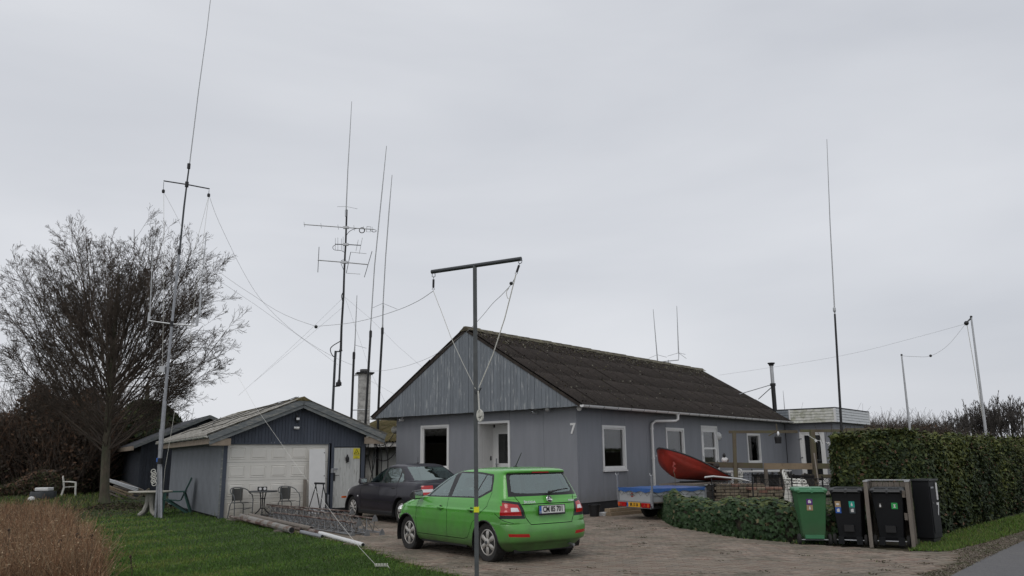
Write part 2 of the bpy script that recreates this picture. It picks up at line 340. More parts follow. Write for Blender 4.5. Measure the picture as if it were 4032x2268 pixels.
# pavers ------------------------------------------------------------
PL, PW, ANG = .215, .108, math.radians(-7)
pav = [mat('paver_tone_%s' % n, c, .92, var=.3, scale=11, bump=.05, col2=(.13, .115, .085), c2scale=1.1, c2pos=(.42, .66)) for n, c in (('warm', (.25, .198, .155)), ('grey', (.215, .178, .145)), ('pale', (.27, .22, .175)), ('red', (.22, .16, .125)))]
ca, sa = math.cos(ANG), math.sin(ANG)
drv = thing('paving', 'tan zigzag concrete paving of the driveway', 'paving', (2, 12, .004)); del drv['category']; del drv['label']; drv['kind'] = 'structure'
cells = []
for j in range(-10, 170):
    for i in range(-45, 60):
        u = (i + (.5 if j % 2 else 0))*PL; v = j*PW + 9.2
        x, y = u*ca - v*sa*0 - (v-9)*sa, u*sa + v*ca
        if y < 10.6 or y > 26 or abs(x) > y*.70: continue
        if not inpoly((x, y), drive): continue
        if rng.random() < 0.0: continue
        cells.append((x, y))
cells = [c for c in cells if rng.random() > .012]
vis = sorted([c for c in cells if c[1] > 12.1 and -.05 < c[0] < 6.5 and not (-1.2 < c[0] < 1.2 and c[1] > 13.2)], key=lambda c: c[0]**2+c[1]**2)[:300]
visset = set(vis)
def paver_verts(cx, cy, dz, rot, lift=.0):
    zg = .017
    P = [(-PL/2, -PW/2-zg), (0, -PW/2+zg), (PL/2, -PW/2-zg), (PL/2, PW/2-zg), (0, PW/2+zg), (-PL/2, PW/2-zg)]
    P = [(x*(1-.002/PL), y*(1-.012/PW)) for x, y in P]
    a = ANG+rot; c, s_ = math.cos(a), math.sin(a)
    top = [(cx+x*.99*c-y*.92*s_, cy+x*.99*s_+y*.92*c, .022+dz) for x, y in P]; mid = [(cx+x*c-y*s_, cy+x*s_+y*c, .014+dz) for x, y in P]
    bot = [(x, y, .0) for x, y, z in mid]
    return top+mid+bot, [tuple(range(6))]+[(i+6, (i+1) % 6+6, (i+1) % 6, i) for i in range(6)]+[(i+12, (i+1) % 6+12, (i+1) % 6+6, i+6) for i in range(6)]
pmes = []
for k_ in range(4):
    b_ = MB(); b_.add(*paver_verts(0, 0, 0, 0)); pmes.append(b_.mesh('paver', pav[k_]))
for c in vis:
    inst(random.choice(pmes), 'paver', drv, (c[0]-2, c[1]-12, rng.normal(0, .0015)), (rng.normal(0, .006), rng.normal(0, .004), rng.normal(0, .012)))
mb = MB()
for c in cells:
    if c in visset: continue
    v, f = paver_verts(c[0]-2, c[1]-12, rng.normal(0, .0015), rng.normal(0, .01)); mb.add(v, f, int(rng.integers(0, 4)))
o = mb.build('paver_field', pav, drv, fixn=False); o['kind'] = 'stuff'

# ================================================================== HOUSE
XL, ZE, XR = -7.88, 3.2, 0.0
RX, RZ, EXL, EXR, EZ = -4.17, 5.98, -8.78, .42, 3.20
house = thing('house', 'long grey bungalow with boarded gable and dark corrugated roof', 'house', HS.o, HS.yaw)
def panel(x0, x1, z0, z1, y=0., side=0, name='wall_panel', m=None, th=.1, par=None):
    """side 0: front (plane y), side 1: right wall (plane x=y)"""
    g = .004; mb = MB()
    if side == 0: mb.bb(x0+g, x1-g, y, y+th, z0+g, z1-g)
    else: mb.bb(y-th, y, x0+g, x1-g, z0+g, z1-g)
    return mb.build(name, m or M['wall'], par or house)
DX0, DX1, DZ0, DZ1 = -3.97, -2.60, .36, 2.86
for x0, x1 in ((XL, -6.62), (-5.26, DX0), (DX1, -1.24), (-1.24, 0)): panel(x0, x1, .35, ZE)
panel(-6.62, -5.26, .35, 1.335); panel(-6.62, -5.26, 2.84, ZE); panel(DX0, DX1, 2.86, ZE)
ys = [0.10, 1.4, 2.8, 4.2, 5.58, 6.97, 8.4, 9.84, 11.3, 12.75, 14.18, 15.7, 17.3]
opens = {1.4: (1.28, 2.67), 5.58: (1.28, 2.69), 8.4: (.42, 2.83), 12.75: (1.37, 2.61)}
for a_, b_ in zip(ys[:-1], ys[1:]):
    if a_ in opens:
        z0, z1 = opens[a_]; panel(a_, b_, .35, z0, 0, 1); panel(a_, b_, z1, ZE, 0, 1)
    else: panel(a_, b_, .35, ZE, 0, 1)
mb = MB(); mb.bb(XL+.03, -.11, .11, .14, .1, ZE+.0); mb.bb(-.14, -.11, .14, 17.2, .1, ZE)
# keep dark backing only where no openings: rebuilt as strips
mb = MB()
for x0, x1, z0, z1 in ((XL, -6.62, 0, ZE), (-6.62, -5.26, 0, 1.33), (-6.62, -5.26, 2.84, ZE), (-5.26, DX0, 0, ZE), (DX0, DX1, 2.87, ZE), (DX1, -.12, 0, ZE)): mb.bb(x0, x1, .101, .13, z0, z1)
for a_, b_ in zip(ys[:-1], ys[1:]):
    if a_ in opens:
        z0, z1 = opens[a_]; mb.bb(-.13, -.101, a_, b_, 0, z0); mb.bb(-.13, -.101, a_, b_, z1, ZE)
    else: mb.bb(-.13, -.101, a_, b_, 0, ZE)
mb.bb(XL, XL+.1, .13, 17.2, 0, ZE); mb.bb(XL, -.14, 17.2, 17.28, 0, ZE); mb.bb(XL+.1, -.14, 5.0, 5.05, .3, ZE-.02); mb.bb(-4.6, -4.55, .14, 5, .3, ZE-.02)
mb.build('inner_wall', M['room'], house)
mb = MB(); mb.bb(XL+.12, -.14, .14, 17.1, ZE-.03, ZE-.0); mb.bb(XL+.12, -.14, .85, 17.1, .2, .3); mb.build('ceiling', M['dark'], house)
mb = MB(); mb.bb(XL+.02, DX0, .02, .1, 0, .35); mb.bb(DX1, -.02, .02, .1, 0, .35); mb.bb(-.1, -.02, .1, 17.3, 0, .35); mb.bb(DX0, DX1, .05, .75, 0, .34)
mb.build('plinth', M['plinth'], house)
def window(x0, x1, z0, z1, side=0, y=0., fw=.075, sill=True, par=None, mull=None, blind_and_reflection=None, inner=.045):
    """white frame standing 2 cm proud, a second sash step, a pane set back"""
    par = par or house
    def bx(mb, a, b, c, d, p, q, mi=0):   # a..b along wall, c..d depth outwards (+ = out), p..q height
        if side == 0: mb.bb(a, b, y-d, y-c, p, q, mi)
        else: mb.bb(y+c, y+d, a, b, p, q, mi)
    mb = MB()
    for (w0, w1, o0, o1) in ((0, fw, -.09, .022), (fw, fw+inner, -.09, -.012)):
        bx(mb, x0+w0, x1-w0, o0, o1, z1-w1, z1-w0); bx(mb, x0+w0, x1-w0, o0, o1, z0+w0, z0+w1)
        bx(mb, x0+w0, x0+w1, o0, o1, z0+w1, z1-w1); bx(mb, x1-w1, x1-w0, o0, o1, z0+w1, z1-w1)
    f = mb.build('window_frame', M['white'], par)
    if sill:
        s_ = MB(); bx(s_, x0-.01, x1+.01, -.02, .06, z0-.045, z0-.003); s_.build('window_sill', M['white'], f)
    g_ = MB(); k = fw+inner; bx(g_, x0+k-.005, x1-k+.005, -.07, -.055, z0+k-.005, z1-k+.005); g_.build('pane', M['glass'], f)
    if blind_and_reflection:
        s_ = MB(); bx(s_, x0+k, x1-k, -.16, -.15, blind_and_reflection, z1-k); s_.build('blind_and_reflection', M['curtain'], f)
    return f
wf_ = window(-6.62, -5.26, 1.335, 2.84, 0)
mb = MB(); mb.bb(-6.5, -5.38, .10, .115, 1.4, 2.22); mb.build('blind_and_reflection', M['panereflection'], wf_); mb = MB(); mb.bb(-6.5, -5.38, .095, .12, 2.22, 2.25); mb.build('reflection_edge', M['dark'], wf_)  # added brown board and dark edge imitate the reflection in the lower pane
window(1.4, 2.8, 1.28, 2.67, 1); window(5.58, 6.97, 1.28, 2.69, 1, blind_and_reflection=2.05); window(12.75, 14.18, 1.37, 2.61, 1, fw=.08, inner=.02, sill=False)
# side door with two panes
def side_door(x, y0, y1, z0, z1, par, mid=None, hside=1):
    mb = MB(); fw = .10
    for (w0, w1, o0, o1) in ((0, .07, -.09, .02), (.07, .22, -.09, -.012)):
        mb.bb(x+o0, x+o1, y0+w0, y1-w0, z1-w1*1.1, z1-w0*1.1); mb.bb(x+o0, x+o1, y0+w0, y1-w0, z0+w0, z0+w1); mb.bb(x+o0, x+o1, y0+w0, y0+w1, z0+w1, z1-w1*1.1); mb.bb(x+o0, x+o1, y1-w1, y1-w0, z0+w1, z1-w1*1.1)
    if mid: mb.bb(x-.09, x-.012, y0+.22, y1-.22, mid-.035, mid+.035)
    d = mb.build('door', M['white'], par)
    g_ = MB(); g_.bb(x-.075, x-.06, y0+.215, y1-.215, z0+.2, z1-.23); g_.build('pane', M['glass'], d)
    hm = MB(); hy = y1-.13 if hside > 0 else y0+.13
    hm.bb(x, x+.012, hy-.03, hy+.03, 1.28, 1.5); hm.tube([(x+.01, hy, 1.42), (x+.06, hy, 1.42), (x+.06, hy-.26*hside, 1.42)], .013)
    hm.build('handle', M['galv'], d)
    h2 = MB(); hy2 = y0+.055 if hside > 0 else y1-.055
    for z in (z0+.3, (z0+z1)/2, z1-.3): h2.bb(x+.02, x+.035, hy2-.02, hy2+.02, z-.07, z+.07)
    h2.build('hinge', M['alu'], d); return d
side_door(0, 8.4, 9.84, .42, 2.83, house, mid=1.97)
# doorway recess on the gable side
mb = MB()
mb.bb(DX0-.02, DX0+.055, -.03, .10, DZ0, DZ1-.06); mb.bb(DX1-.055, DX1+.02, -.03, .10, DZ0, DZ1-.06); mb.bb(DX0-.02, DX1+.02, -.03, .10, DZ1-.06, DZ1+.015)
fr = mb.build('doorway_frame', M['white'], house)
mb = MB(); mb.bb(DX0, DX1, .101, .80, DZ1-.062, DZ1-.045); mb.build('doorway_soffit', M['white'], house)
for i in range(6):
    mb = MB(); mb.bb(DX0+.0, DX0+.035, .105+i*.115, .105+i*.115+.108, DZ0, DZ1-.064); mb.build('reveal_board', M['white'], fr)
mb = MB(); mb.bb(DX1-.03, DX1, .1, .8, DZ0, DZ1-.064); mb.build('doorway_reveal', M['white'], house)
mb = MB(); y = .76
mb.bb(DX0+.03, DX0+.12, y, y+.07, DZ0, DZ1-.16); mb.bb(DX1-.12, DX1-.03, y, y+.07, DZ0, DZ1-.16); mb.bb(DX0+.12, DX1-.12, y, y+.07, DZ1-.26, DZ1-.065)
for a_, b_, c_, d_ in ((DX0+.12, DX0+.27, DZ0, DZ1-.26), (DX1-.27, DX1-.12, DZ0, DZ1-.26), (DX0+.27, DX1-.27, DZ1-.38, DZ1-.26), (DX0+.27, DX1-.27, 1.36, 1.52), (DX0+.27, DX1-.27, DZ0, DZ0+.2)): mb.bb(a_, b_, y-.012, y+.05, c_, d_)
dr = mb.build('door', M['white'], house)
mb = MB(); mb.bb(DX0+.265, DX1-.265, y+.01, y+.02, DZ0+.19, DZ1-.37); mb.build('pane', M['glass'], dr)
mb = MB(); mb.bb(DX0+.17, DX0+.215, y-.03, y-.01, 1.40, 1.68); mb.tube([(DX0+.19, y-.02, 1.5), (DX0+.19, y-.08, 1.5), (DX0+.34, y-.08, 1.5)], .014); mb.build('handle', M['galv'], dr)
mb = MB(); mb.bb(DX0+.035, DX0+.05, .60, .66, 1.62, 1.76); mb.build('bell_push', M['blackmetal'], dr)
# gable cladding
clad = MB(); clad.bb(EXL+.06, EXR-.04, -.30, -.28, 3.205, 3.24); clad = clad.build('gable_cladding', M['cladding'], house)
def topz(x): return RZ-.03 - (RZ-EZ-.02)*(abs(x-RX)/((RX-EXL) if x < RX else (EXR-RX)))
x = EXL+.04; bw = .138
while x < EXR-.05:
    x1 = min(x+bw-.009, EXR-.04); z0 = 3.17+rng.normal(0, .004); y0 = -.36+rng.normal(0, .002)
    pts = [(x, z0), (x1, z0), (x1, max(topz(x1), z0+.02))]
    if x < RX < x1: pts.append((RX, topz(RX)))
    pts.append((x, max(topz(x), z0+.02)))
    mb = MB(); mb.prism(pts, .025, lambda u, v, d: Vector((u, y0+d, v))); mb.build('board', M['cladding'], clad); x += bw
mb = MB(); mb.prism([(EXL+.06, 3.2), (EXR-.06, 3.2), (RX, RZ-.06)], .02, lambda u, v, d: Vector((u, -.325+d, v))); mb.build('gable_backing', M['dark'], house)
mb = MB(); mb.bb(EXL+.04, EXR-.04, -.33, 0.0, 3.175, 3.2); mb.bb(.0, EXR-.04, 0., 17.3, 3.175, 3.2); mb.bb(EXL+.04, XL, 0, 17.3, 3.175, 3.2); mb.build('soffit', M['barge'], house)
# roof: corrugated sheets
roof = MB(); roof.add([(EXL, -.36, EZ), (EXL, 17.4, EZ), (RX, 17.6, RZ-.03), (RX, -.36, RZ-.03), (EXR-.02, -.36, EZ-.01), (EXR-.02, 17.2, EZ-.01)], [(0, 3, 2, 1), (3, 4, 5, 2)])
roof = roof.build('roof', M['roof'], house, fixn=False)
def corrugated(w, l, waves, amp, seg=6, th=.012):
    """sheet in local x (width, across waves) and y (up the slope), z normal"""
    n = waves*seg; v = []; f = []
    for i in range(n+1):
        x = w*i/n; z = amp*math.cos(2*math.pi*i/seg)
        v += [(x, 0, z), (x, l, z), (x, 0, z-th)]
    for i in range(n):
        a = 3*i; f += [(a, a+3, a+4, a+1), (a+2, a+5, a+3, a)]
    m_ = MB(); m_.add(v, f); return m_
def slope_mtx(p0, along, up):
    return basis(p0, along, up)
def sheets(par, p0, along, up, wtot, ltot, w, l, waves, amp, ms, name='roof_sheet', jit=.004, over=.05, seg=6):
    me = corrugated(w+.02, l+over, waves, amp, seg).mesh(name, ms)
    me.polygons.foreach_set('use_smooth', [True]*len(me.polygons))
    nu = round(ltot/l); nw = round(wtot/w)
    base = basis(p0, along, up); 
    for j in range(nu):
        for i in range(nw):
            loc = base @ Vector((i*wtot/nw, j*ltot/nu - over, amp+.012+(nu-j)*0.0025+rng.normal(0, .003)))
            o = bpy.data.objects.new(name, me); COL.objects.link(o); o.parent = par
            mm = base.copy(); mm.translation = loc; 
            tilt = Matrix.Rotation(rng.normal(0, .003)+.002, 4, 'X') @ Matrix.Rotation(rng.normal(0, .002), 4, 'Z')
            o.matrix_local = mm @ tilt @ Matrix.Diagonal((wtot/nw/w, ltot/nu/l, 1, 1))
sl = Vector((RX-EXR, 0, RZ-EZ)); SL = sl.length
sheets(roof, (EXR, -.38, EZ-.0), (0, 1, 0), tuple(sl), 17.75, SL-.10, 1.0, .98, 6, .020, M['roof'])
# that gives the sheet normal pointing up on the right hand slope
sl2 = Vector((RX-EXL, 0, RZ-EZ))
sheets(roof, (EXL, 17.4, EZ), (0, -1, 0), tuple(sl2), 17.8, sl2.length-.1, 1.48, 1.76, 8, .022, M['roof'])
# ridge caps
nc = 26
for i in range(nc):
    y0 = -.42+i*(18.05/nc); mb = MB(); dz = rng.normal(0, .006)
    prof = [(-.25, -.12), (-.12, -.035), (-.05, .035), (.05, .035), (.12, -.035), (.25, -.12)]
    vs = [(RX+u*s_, yy, RZ+.045+w_*s_+dz+(.012 if e else 0)) for e, (yy, s_) in enumerate(((y0, 1.0), (y0+18.05/nc+.05, 1.03))) for u, w_ in prof]
    mb.add(vs, [(k_, k_+1, k_+7, k_+6) for k_ in range(5)]+[(0, 1, 2, 3, 4, 5)])
    mb.build('ridge_cap', M['ridge'], roof)
mb = MB(); mb.bar((EXL+.02, -.37, EZ-.02), (RX, -.37, RZ-.035), .03, .10); mb.bar((EXR-.02, -.37, EZ-.02), (RX, -.37, RZ-.035), .03, .08); mb.build('verge_board', M['roof'], house)
# gutter along the right eave with brackets
def gutter(par, x, y0, y1, z, r=.075, m=None, nb=22, name='gutter'):
    mb = MB(); pr = []
    n = 8; vs = []; fs = []
    for yy in (y0, y1):
        for rr in (r, r-.008):
            for k_ in range(n+1):
                t = math.pi*k_/n; vs.append((x+rr*math.cos(t), yy, z-rr*math.sin(t)))
    q = n+1
    for k_ in range(n): fs += [(k_, k_+1, 2*q+k_+1, 2*q+k_), (q+k_+1, q+k_, 3*q+k_, 3*q+k_+1)]
    fs += [(0, 2*q, 3*q, q), (n, q+n, 3*q+n, 2*q+n)]
    mb.add(vs, fs); mb.prism([(x+r*math.cos(math.pi*k_/n), z-r*math.sin(math.pi*k_/n)) for k_ in range(n+1)], .01, lambda u, v, d: Vector((u, y0+d, v)))
    g_ = mb.build(name, m or M['white'], par, smooth=True)
    for i in range(nb):
        yy = y0+.3+(y1-y0-.5)*i/(nb-1); b_ = MB()
        b_.tube([(x+(r+.012)*math.cos(math.pi*k_/6), yy, z-(r+.012)*math.sin(math.pi*k_/6)) for k_ in range(7)], .009, 5); b_.build('gutter_bracket', M['galv'], g_)
    return g_
gutter(house, EXR+.07, -.42, 17.2, EZ+.0, m=M['white'])
gutter(house, EXL-.06, -.40, 17.2, EZ+.0, m=M['white'], nb=4)
mb = MB(); mb.tube([(EXR+.07, 5.62, EZ-.06), (EXR+.07, 5.62, EZ-.24), (EXR+.0, 5.55, EZ-.3), (.14, 4.62, 2.88), (.09, 4.46, 2.78), (.09, 4.44, 2.6), (.09, 4.44, .1)], .048, 10)
mb.lathe([(.06, 0), (.06, .06)], 10, (EXR+.07, 5.62, EZ-.12)); mb.lathe([(.058, 0), (.058, .05)], 10, (.09, 4.44, 2.6)); mb.lathe([(.058, 0), (.058, .06)], 10, (.09, 4.44, 1.6))
mb.build('downpipe', M['white'], house, smooth=True)
# outside lamps, cameras, number
c = HS.pl(0, .12, (2280+1675/2.994)*.6389, (1570+440/2.994)*.6389)
wl = MB(); wl.lathe([(.0, .10), (.10, .085), (.15, .04), (.16, .0)], 16, (0, 0, 0), 'x'); wl = wl.build('wall_lamp', M['white'], smooth=True); wl.location = HS.w(0.002, c.y, c.z); wl.rotation_euler = (0, 0, HS.yaw)
for z in (-.05, 0.0, .05):
    mb = MB(); mb.tube([(.06, -.15, z), (.12, -.08, z), (.13, 0, z), (.12, .08, z), (.06, .15, z)], .007, 5); mb.build('guard', M['white'], wl)
tag(wl, 'round white bulkhead lamp on grey wall right of glazed side door', 'lamp')
def bullet_cam(frame, x, z, y, label, m='white'):
    t = thing('security_camera', label, 'camera', frame.w(x, y, z), frame.yaw)
    mb = MB(); mb.lathe([(.045, 0), (.045, .03)], 10, (0, 0, 0)); mb.tube([(0, 0, 0), (0, -.03, -.07)], .014); mb.build('mount', M[m], t)
    mb = MB(); mb.lathe([(.0, -.16), (.042, -.15), (.045, .06), (.02, .08)], 10, (0, -.02, -.10), 'y'); mb.build('housing', M[m], t, smooth=True)
    mb = MB(); mb.lathe([(0, -.172), (.03, -.165), (.03, -.15)], 10, (0, -.02, -.10), 'y'); mb.build('lens', M['black'], t)
bullet_cam(HS, -7.45, 3.16, -.12, 'small white security camera under left end of house gable')
bullet_cam(HS, -1.45, 3.16, -.12, 'small camera under the gable soffit to the right of the front door', 'alu')
mb = MB(); mb.lathe([(0, -.1), (.06, -.09), (.09, -.04), (.09, 0)], 12); single(mb, 'soffit_lamp', M['alu'], 'small round grey lamp under gable soffit nearest the house corner', 'lamp', HS.w(-.95, -.16, 3.17), smooth=True)
mb = MB(); mb.lathe([(0, -.13), (.05, -.12), (.085, -.05), (.07, 0)], 12); single(mb, 'eave_lamp', M['white'], 'white lamp at house corner just below the start of gutter', 'lamp', HS.w(.18, -.1, 3.17), smooth=True)
nm = text_mesh('7', .44, .012, .012); nm.transform(basis((-.085-.0, -.012, 2.52), (1, 0, 0), (0, 0, 1)) @ Matrix.Diagonal((.85, 1, 1, 1))); nm.materials.clear(); nm.materials.append(M['white'])
hn = bpy.data.objects.new('house_number', nm); COL.objects.link(hn); hn.location = HS.w(-.05, 0); hn.rotation_euler = (0, 0, HS.yaw); tag(hn, 'white number 7 fixed to the grey wall at house corner', 'house number')
# ---- flat roofed wing
wing = thing('house_wing', 'flat roofed grey wing with algae stained white fascia boards', 'building', HS.w(0, 17.3), HS.yaw)
def wpanel(x0, x1, z0, z1, side=0, y=0): return panel(x0, x1, z0, z1, y, side, par=wing)
wpanel(0.02, .66, 0, 3.1); wpanel(.66, 1.78, 2.72, 3.1); wpanel(.66, 1.78, 0, .35); wpanel(1.78, 2.2, 0, 3.1)
wpanel(.1, 1.6, 0, 3.1, 1, 2.2); wpanel(1.6, 3.2, 0, 3.1, 1, 2.2); wpanel(3.2, 4.9, 0, 3.1, 1, 2.2)
mb = MB(); mb.bb(-1.6, 2.1, 4.85, 4.9, 0, 3.1); mb.bb(-1.6, -1.5, .2, 4.8, 0, 3.1); mb.bb(-1.5, 2.09, 2.5, 2.55, 0, 3.1); mb.build('inner_wall', M['room'], wing)
# French door in the wing front
mb = MB()
for (w0, w1, o0, o1) in ((0, .09, -.02, .09), (.09, .20, .01, .09)):
    mb.bb(.66+w0, 1.78-w0, o0, o1, 2.72-w1*.8, 2.72-w0*.8); mb.bb(.66+w0, 1.78-w0, o0, o1, .35+w0, .35+w1); mb.bb(.66+w0, .66+w1, o0, o1, .35+w1, 2.72-w1*.8); mb.bb(1.78-w1, 1.78-w0, o0, o1, .35+w1, 2.72-w1*.8)
d = mb.build('glazed_door', M['white'], wing); mb = MB(); mb.bb(.85, 1.59, .06, .07, .55, 2.57); mb.build('pane', M['glass'], d)
mb = MB()
for z in (.8, 1.55, 2.4): mb.tube([(.62, -.03, z), (.76, -.05, z+.03)], .02, 6)
mb.build('hinge', M['galv'], d)
mb = MB(); mb.bb(1.19, 1.24, .0, .05, .5, 2.6); mb.build('door_mullion', M['white'], d)
WX0, WX1, WY0, WY1, FZ0, FZ1 = -1.2, 2.44, -.3, 5.1, 3.12, 3.74
mb = MB(); mb.bb(WX0+.02, WX1-.02, WY0+.02, WY1-.02, FZ0+.02, FZ1-.02); mb.build('roof_box', M['felt'], wing)
mb = MB(); mb.bb(WX0-.03, WX1+.03, WY0-.03, WY1+.03, FZ1-.0, FZ1+.035); mb.build('roof_felt', M['felt'], wing)
nb = 5; bh = (FZ1-FZ0)/nb
for i in range(nb):
    z0 = FZ0+i*bh
    mb = MB(); mb.prism([(0, z0), (.022, z0), (.008, z0+bh-.012), (0, z0+bh-.012)], 2.02, lambda u, v, d_: Vector((.42+d_, WY0-u, v))); mb.build('fascia_board', M['whitedirty'], wing)
    mb = MB(); mb.prism([(0, z0), (.022, z0), (.008, z0+bh-.012), (0, z0+bh-.012)], WY1-WY0, lambda u, v, d_: Vector((WX1+u, WY0+d_, v))); mb.build('fascia_board', M['whiteclean'], wing)
    mb = MB(); mb.prism([(0, z0), (.022, z0), (.008, z0+bh-.012), (0, z0+bh-.012)], 1.55, lambda u, v, d_: Vector((-1.18+d_, WY0-u, v))); mb.build('fascia_board', M['cladding'], wing)
mb = MB(); mb.bb(WX1-.05, WX1+.03, WY0-.032, WY0+.05, FZ0-.005, FZ1-.003); mb.bb(.36, .43, WY0-.034, WY0, FZ0-.005, FZ1-.003); mb.bb(WX1, WX1+.032, WY1-.06, WY1+.03, FZ0, FZ1-.003); mb.build('corner_trim', M['white'], wing)
mb = MB(); mb.bb(WX0+.05, WX1-.05, WY0+.04, WY1, FZ0-.02, FZ0+.01); mb.build('soffit', M['barge'], wing)
# ---- steel flue with stays
fl = thing('flue_pipe', 'black and silver stove flue standing at far end of the house roof', 'flue', HS.w(-.3, 17.05, 3.4), HS.yaw)
mb = MB(); mb.lathe([(.10, 0), (.10, 1.55)], 14); mb.build('pipe', M['black'], fl, smooth=True)
mb = MB(); mb.lathe([(.085, 1.55), (.085, 2.45), (.0, 2.45)], 14); mb.build('upper_pipe', M['alu'], fl, smooth=True)
mb = MB(); mb.lathe([(.11, 2.45), (.11, 2.5), (.17, 2.56), (.17, 2.6), (.0, 2.62)], 14); mb.lathe([(.13, 1.5), (.13, 1.62)], 14); mb.build('cowl', M['blackmetal'], fl)
s1 = HS.pl(0, -2.1, 1838, 998); s2 = HS.pl(0, -1.1, 1908, 1004)
mb = MB(); mb.tube([(0, 0, 1.58), (s1.x+.3, s1.y-17.05, s1.z-3.4)], .022, 6); mb.build('stay', M['galv'], fl)
mb = MB(); mb.tube([(0, 0, 1.50), (s2.x+.3, s2.y-17.05, s2.z-3.4)], .018, 6); mb.build('stay', M['darkpole'], fl)

# ================================================================== GARAGE
gar = thing('garage', 'blue grey garage with cream sectional door and lichen grey roof', 'garage', GS.o, GS.yaw)
GW, GD, GRX, GRZ, GEL, GER = 4.55, 9.4, 2.33, 3.62, -.50, 5.16
GEZ, GEZR = 2.47, 2.52
def gtop(x): return GRZ-.09-(GRZ-GEZ)*(abs(x-GRX)/((GRX-GEL) if x < GRX else (GER-GRX)))
x = 0.0; bw = .104
gf = MB(); gf.bb(.01, GW-.01, .03, .06, 2.3, 2.5); gf = gf.build('front_cladding', M['gcladding'], gar)
while x < GW-.02:
    x1 = min(x+bw-.008, GW)
    zb = 0.02 if (x < .05 or 3.335 < x < 3.45 or x > 4.42) else (2.23 if x < 3.335 else 2.12)
    pts = [(x, zb), (x1, zb), (x1, gtop(x1))]
    if x < GRX < x1: pts.append((GRX, gtop(GRX)))
    pts.append((x, gtop(x))); yj = rng.normal(0, .0015)
    mb = MB(); mb.prism(pts, .025, lambda u, v, d_: Vector((u, yj+d_, v))); mb.build('board', M['gcladding'], gf); x += bw
mb = MB(); mb.prism([(.02, 2.28), (GW-.02, 2.28), (GRX, GRZ-.14)], .02, lambda u, v, d_: Vector((u, .04+d_, v))); mb.bb(0.02, GW, GD-.1, GD, 0, 2.4); mb.bb(GW-.1, GW-.02, .05, GD-.1, 0, 2.4); mb.bb(.03, .05, .08, GD, 0, 2.42); mb.build('inner_wall', M['dark'], gar)
mb = MB(); mb.bb(-.03, .12, -.035, -.003, 0, 2.25); mb.bb(.12, 3.33, -.03, -.003, 2.2, 2.245); mb.bb(3.325, 3.37, -.02, -.003, 0, 2.2); mb.bb(GW-.09, GW+.03, -.035, -.003, 0, 2.3); mb.build('door_surround', M['gcladding'], gar)
# sectional door: four sections with raised panels
for i in range(4):
    z0 = .0+i*.552; z1 = z0+.546; mb = MB(); mb.bb(.12, 3.33, .035, .07, z0, z1)
    nP = 5; w = 3.21/nP
    for j in range(nP):
        a_ = .12+j*w+.075; b_ = .12+(j+1)*w-.075; c_, d_ = z0+.09, z1-.09
        q = [(a_, c_), (b_, c_), (b_, d_), (a_, d_)]; e_ = .035
        q2 = [(a_+e_, c_+e_), (b_-e_, c_+e_), (b_-e_, d_-e_), (a_+e_, d_-e_)]
        q3 = [(u+.022*s1_, v+.022*s2_) for (u, v), (s1_, s2_) in zip(q2, ((1, 1), (-1, 1), (-1, -1), (1, -1)))]
        vs = [(u, .0345, v) for u, v in q]+[(u+.012*s1_, .050, v+.012*s2_) for (u, v), (s1_, s2_) in zip(q, ((1, 1), (-1, 1), (-1, -1), (1, -1)))]+[(u, .050, v) for u, v in q2]+[(u, .030, v) for u, v in q3]
        # raised moulding: outer slope out, flat, inner slope
        vs = [(u, .0345, v) for u, v in q]+[(u+.012*s1_, .022, v+.012*s2_) for (u, v), (s1_, s2_) in zip(q, ((1, 1), (-1, 1), (-1, -1), (1, -1)))]+[(u, .034, v) for u, v in q2]+[(u, .018, v) for u, v in q3]
        fs = []
        for r_ in range(3): fs += [(r_*4+k_, r_*4+(k_+1) % 4, (r_+1)*4+(k_+1) % 4, (r_+1)*4+k_) for k_ in range(4)]
        fs.append((12, 13, 14, 15)); mb.add(vs, fs)
    mb.build('door_section', M['gdoor'], gar)
# small boarded door
sdm = MB(); sdm.bb(3.50, 4.43, .04, .055, .17, 2.09); sdr = sdm.build('side_door', M['whitedoor'], gar)
for i in range(8):
    a_ = 3.5+i*.1165; mb = MB(); mb.bb(a_+.002, a_+.1155, .012, .039, .17+rng.normal(0, .006), 2.09); mb.build('board', M['whitedoor'], sdr)
mb = MB(); mb.bb(3.5, 4.43, .02, .05, 0, .16); mb.build('threshold', M['black'], gar)
mb = MB(); mb.bb(3.52, 3.58, -.005, .011, 1.02, 1.28); mb.tube([(3.55, 0, 1.2), (3.55, -.05, 1.2), (3.70, -.05, 1.2)], .011); mb.build('handle', M['blackmetal'], sdr)
mb = MB(); mb.bb(3.45, 3.66, -.012, .011, 1.38, 1.43); mb.bb(3.42, 3.50, -.05, -.013, 1.28, 1.40); mb.build('padlock', M['galv'], sdr)
wr = MB(); wr.ball((0, 0, 0), .085, 9, 6, sc=(.8, .35, 1.25)); wr.ball((0, 0, .12), .03, 6, 4); wr.tube([(-.05, -.02, .04), (.05, -.02, -.08), (-.04, -.03, -.12)], .012)
single(wr, 'wreath', M['black'], 'small dark door ornament hung on the flaking white garage side door', 'wreath', GS.w(3.97, -.03, 1.72), GS.yaw)
sg = thing('warning_sign', 'yellow warning sign with black triangle at top of white garage door', 'sign', GS.w(4.30, 0.004, 1.87), GS.yaw)
mb = MB(); mb.bb(-.115, .115, -.006, 0, -.02, .20); mb.build('sign_plate', M['yellow'], sg)
mb = MB(); mb.bb(-.115, .115, -.006, 0, -.14, -.035); mb.build('sign_plate', M['yellow'], sg)
mb = MB(); T3 = [Vector((-.085, -.008, .01)), Vector((.085, -.008, .01)), Vector((0, -.008, .165))]
for k_ in range(3): mb.bar(T3[k_], T3[(k_+1) % 3], .004, .014)
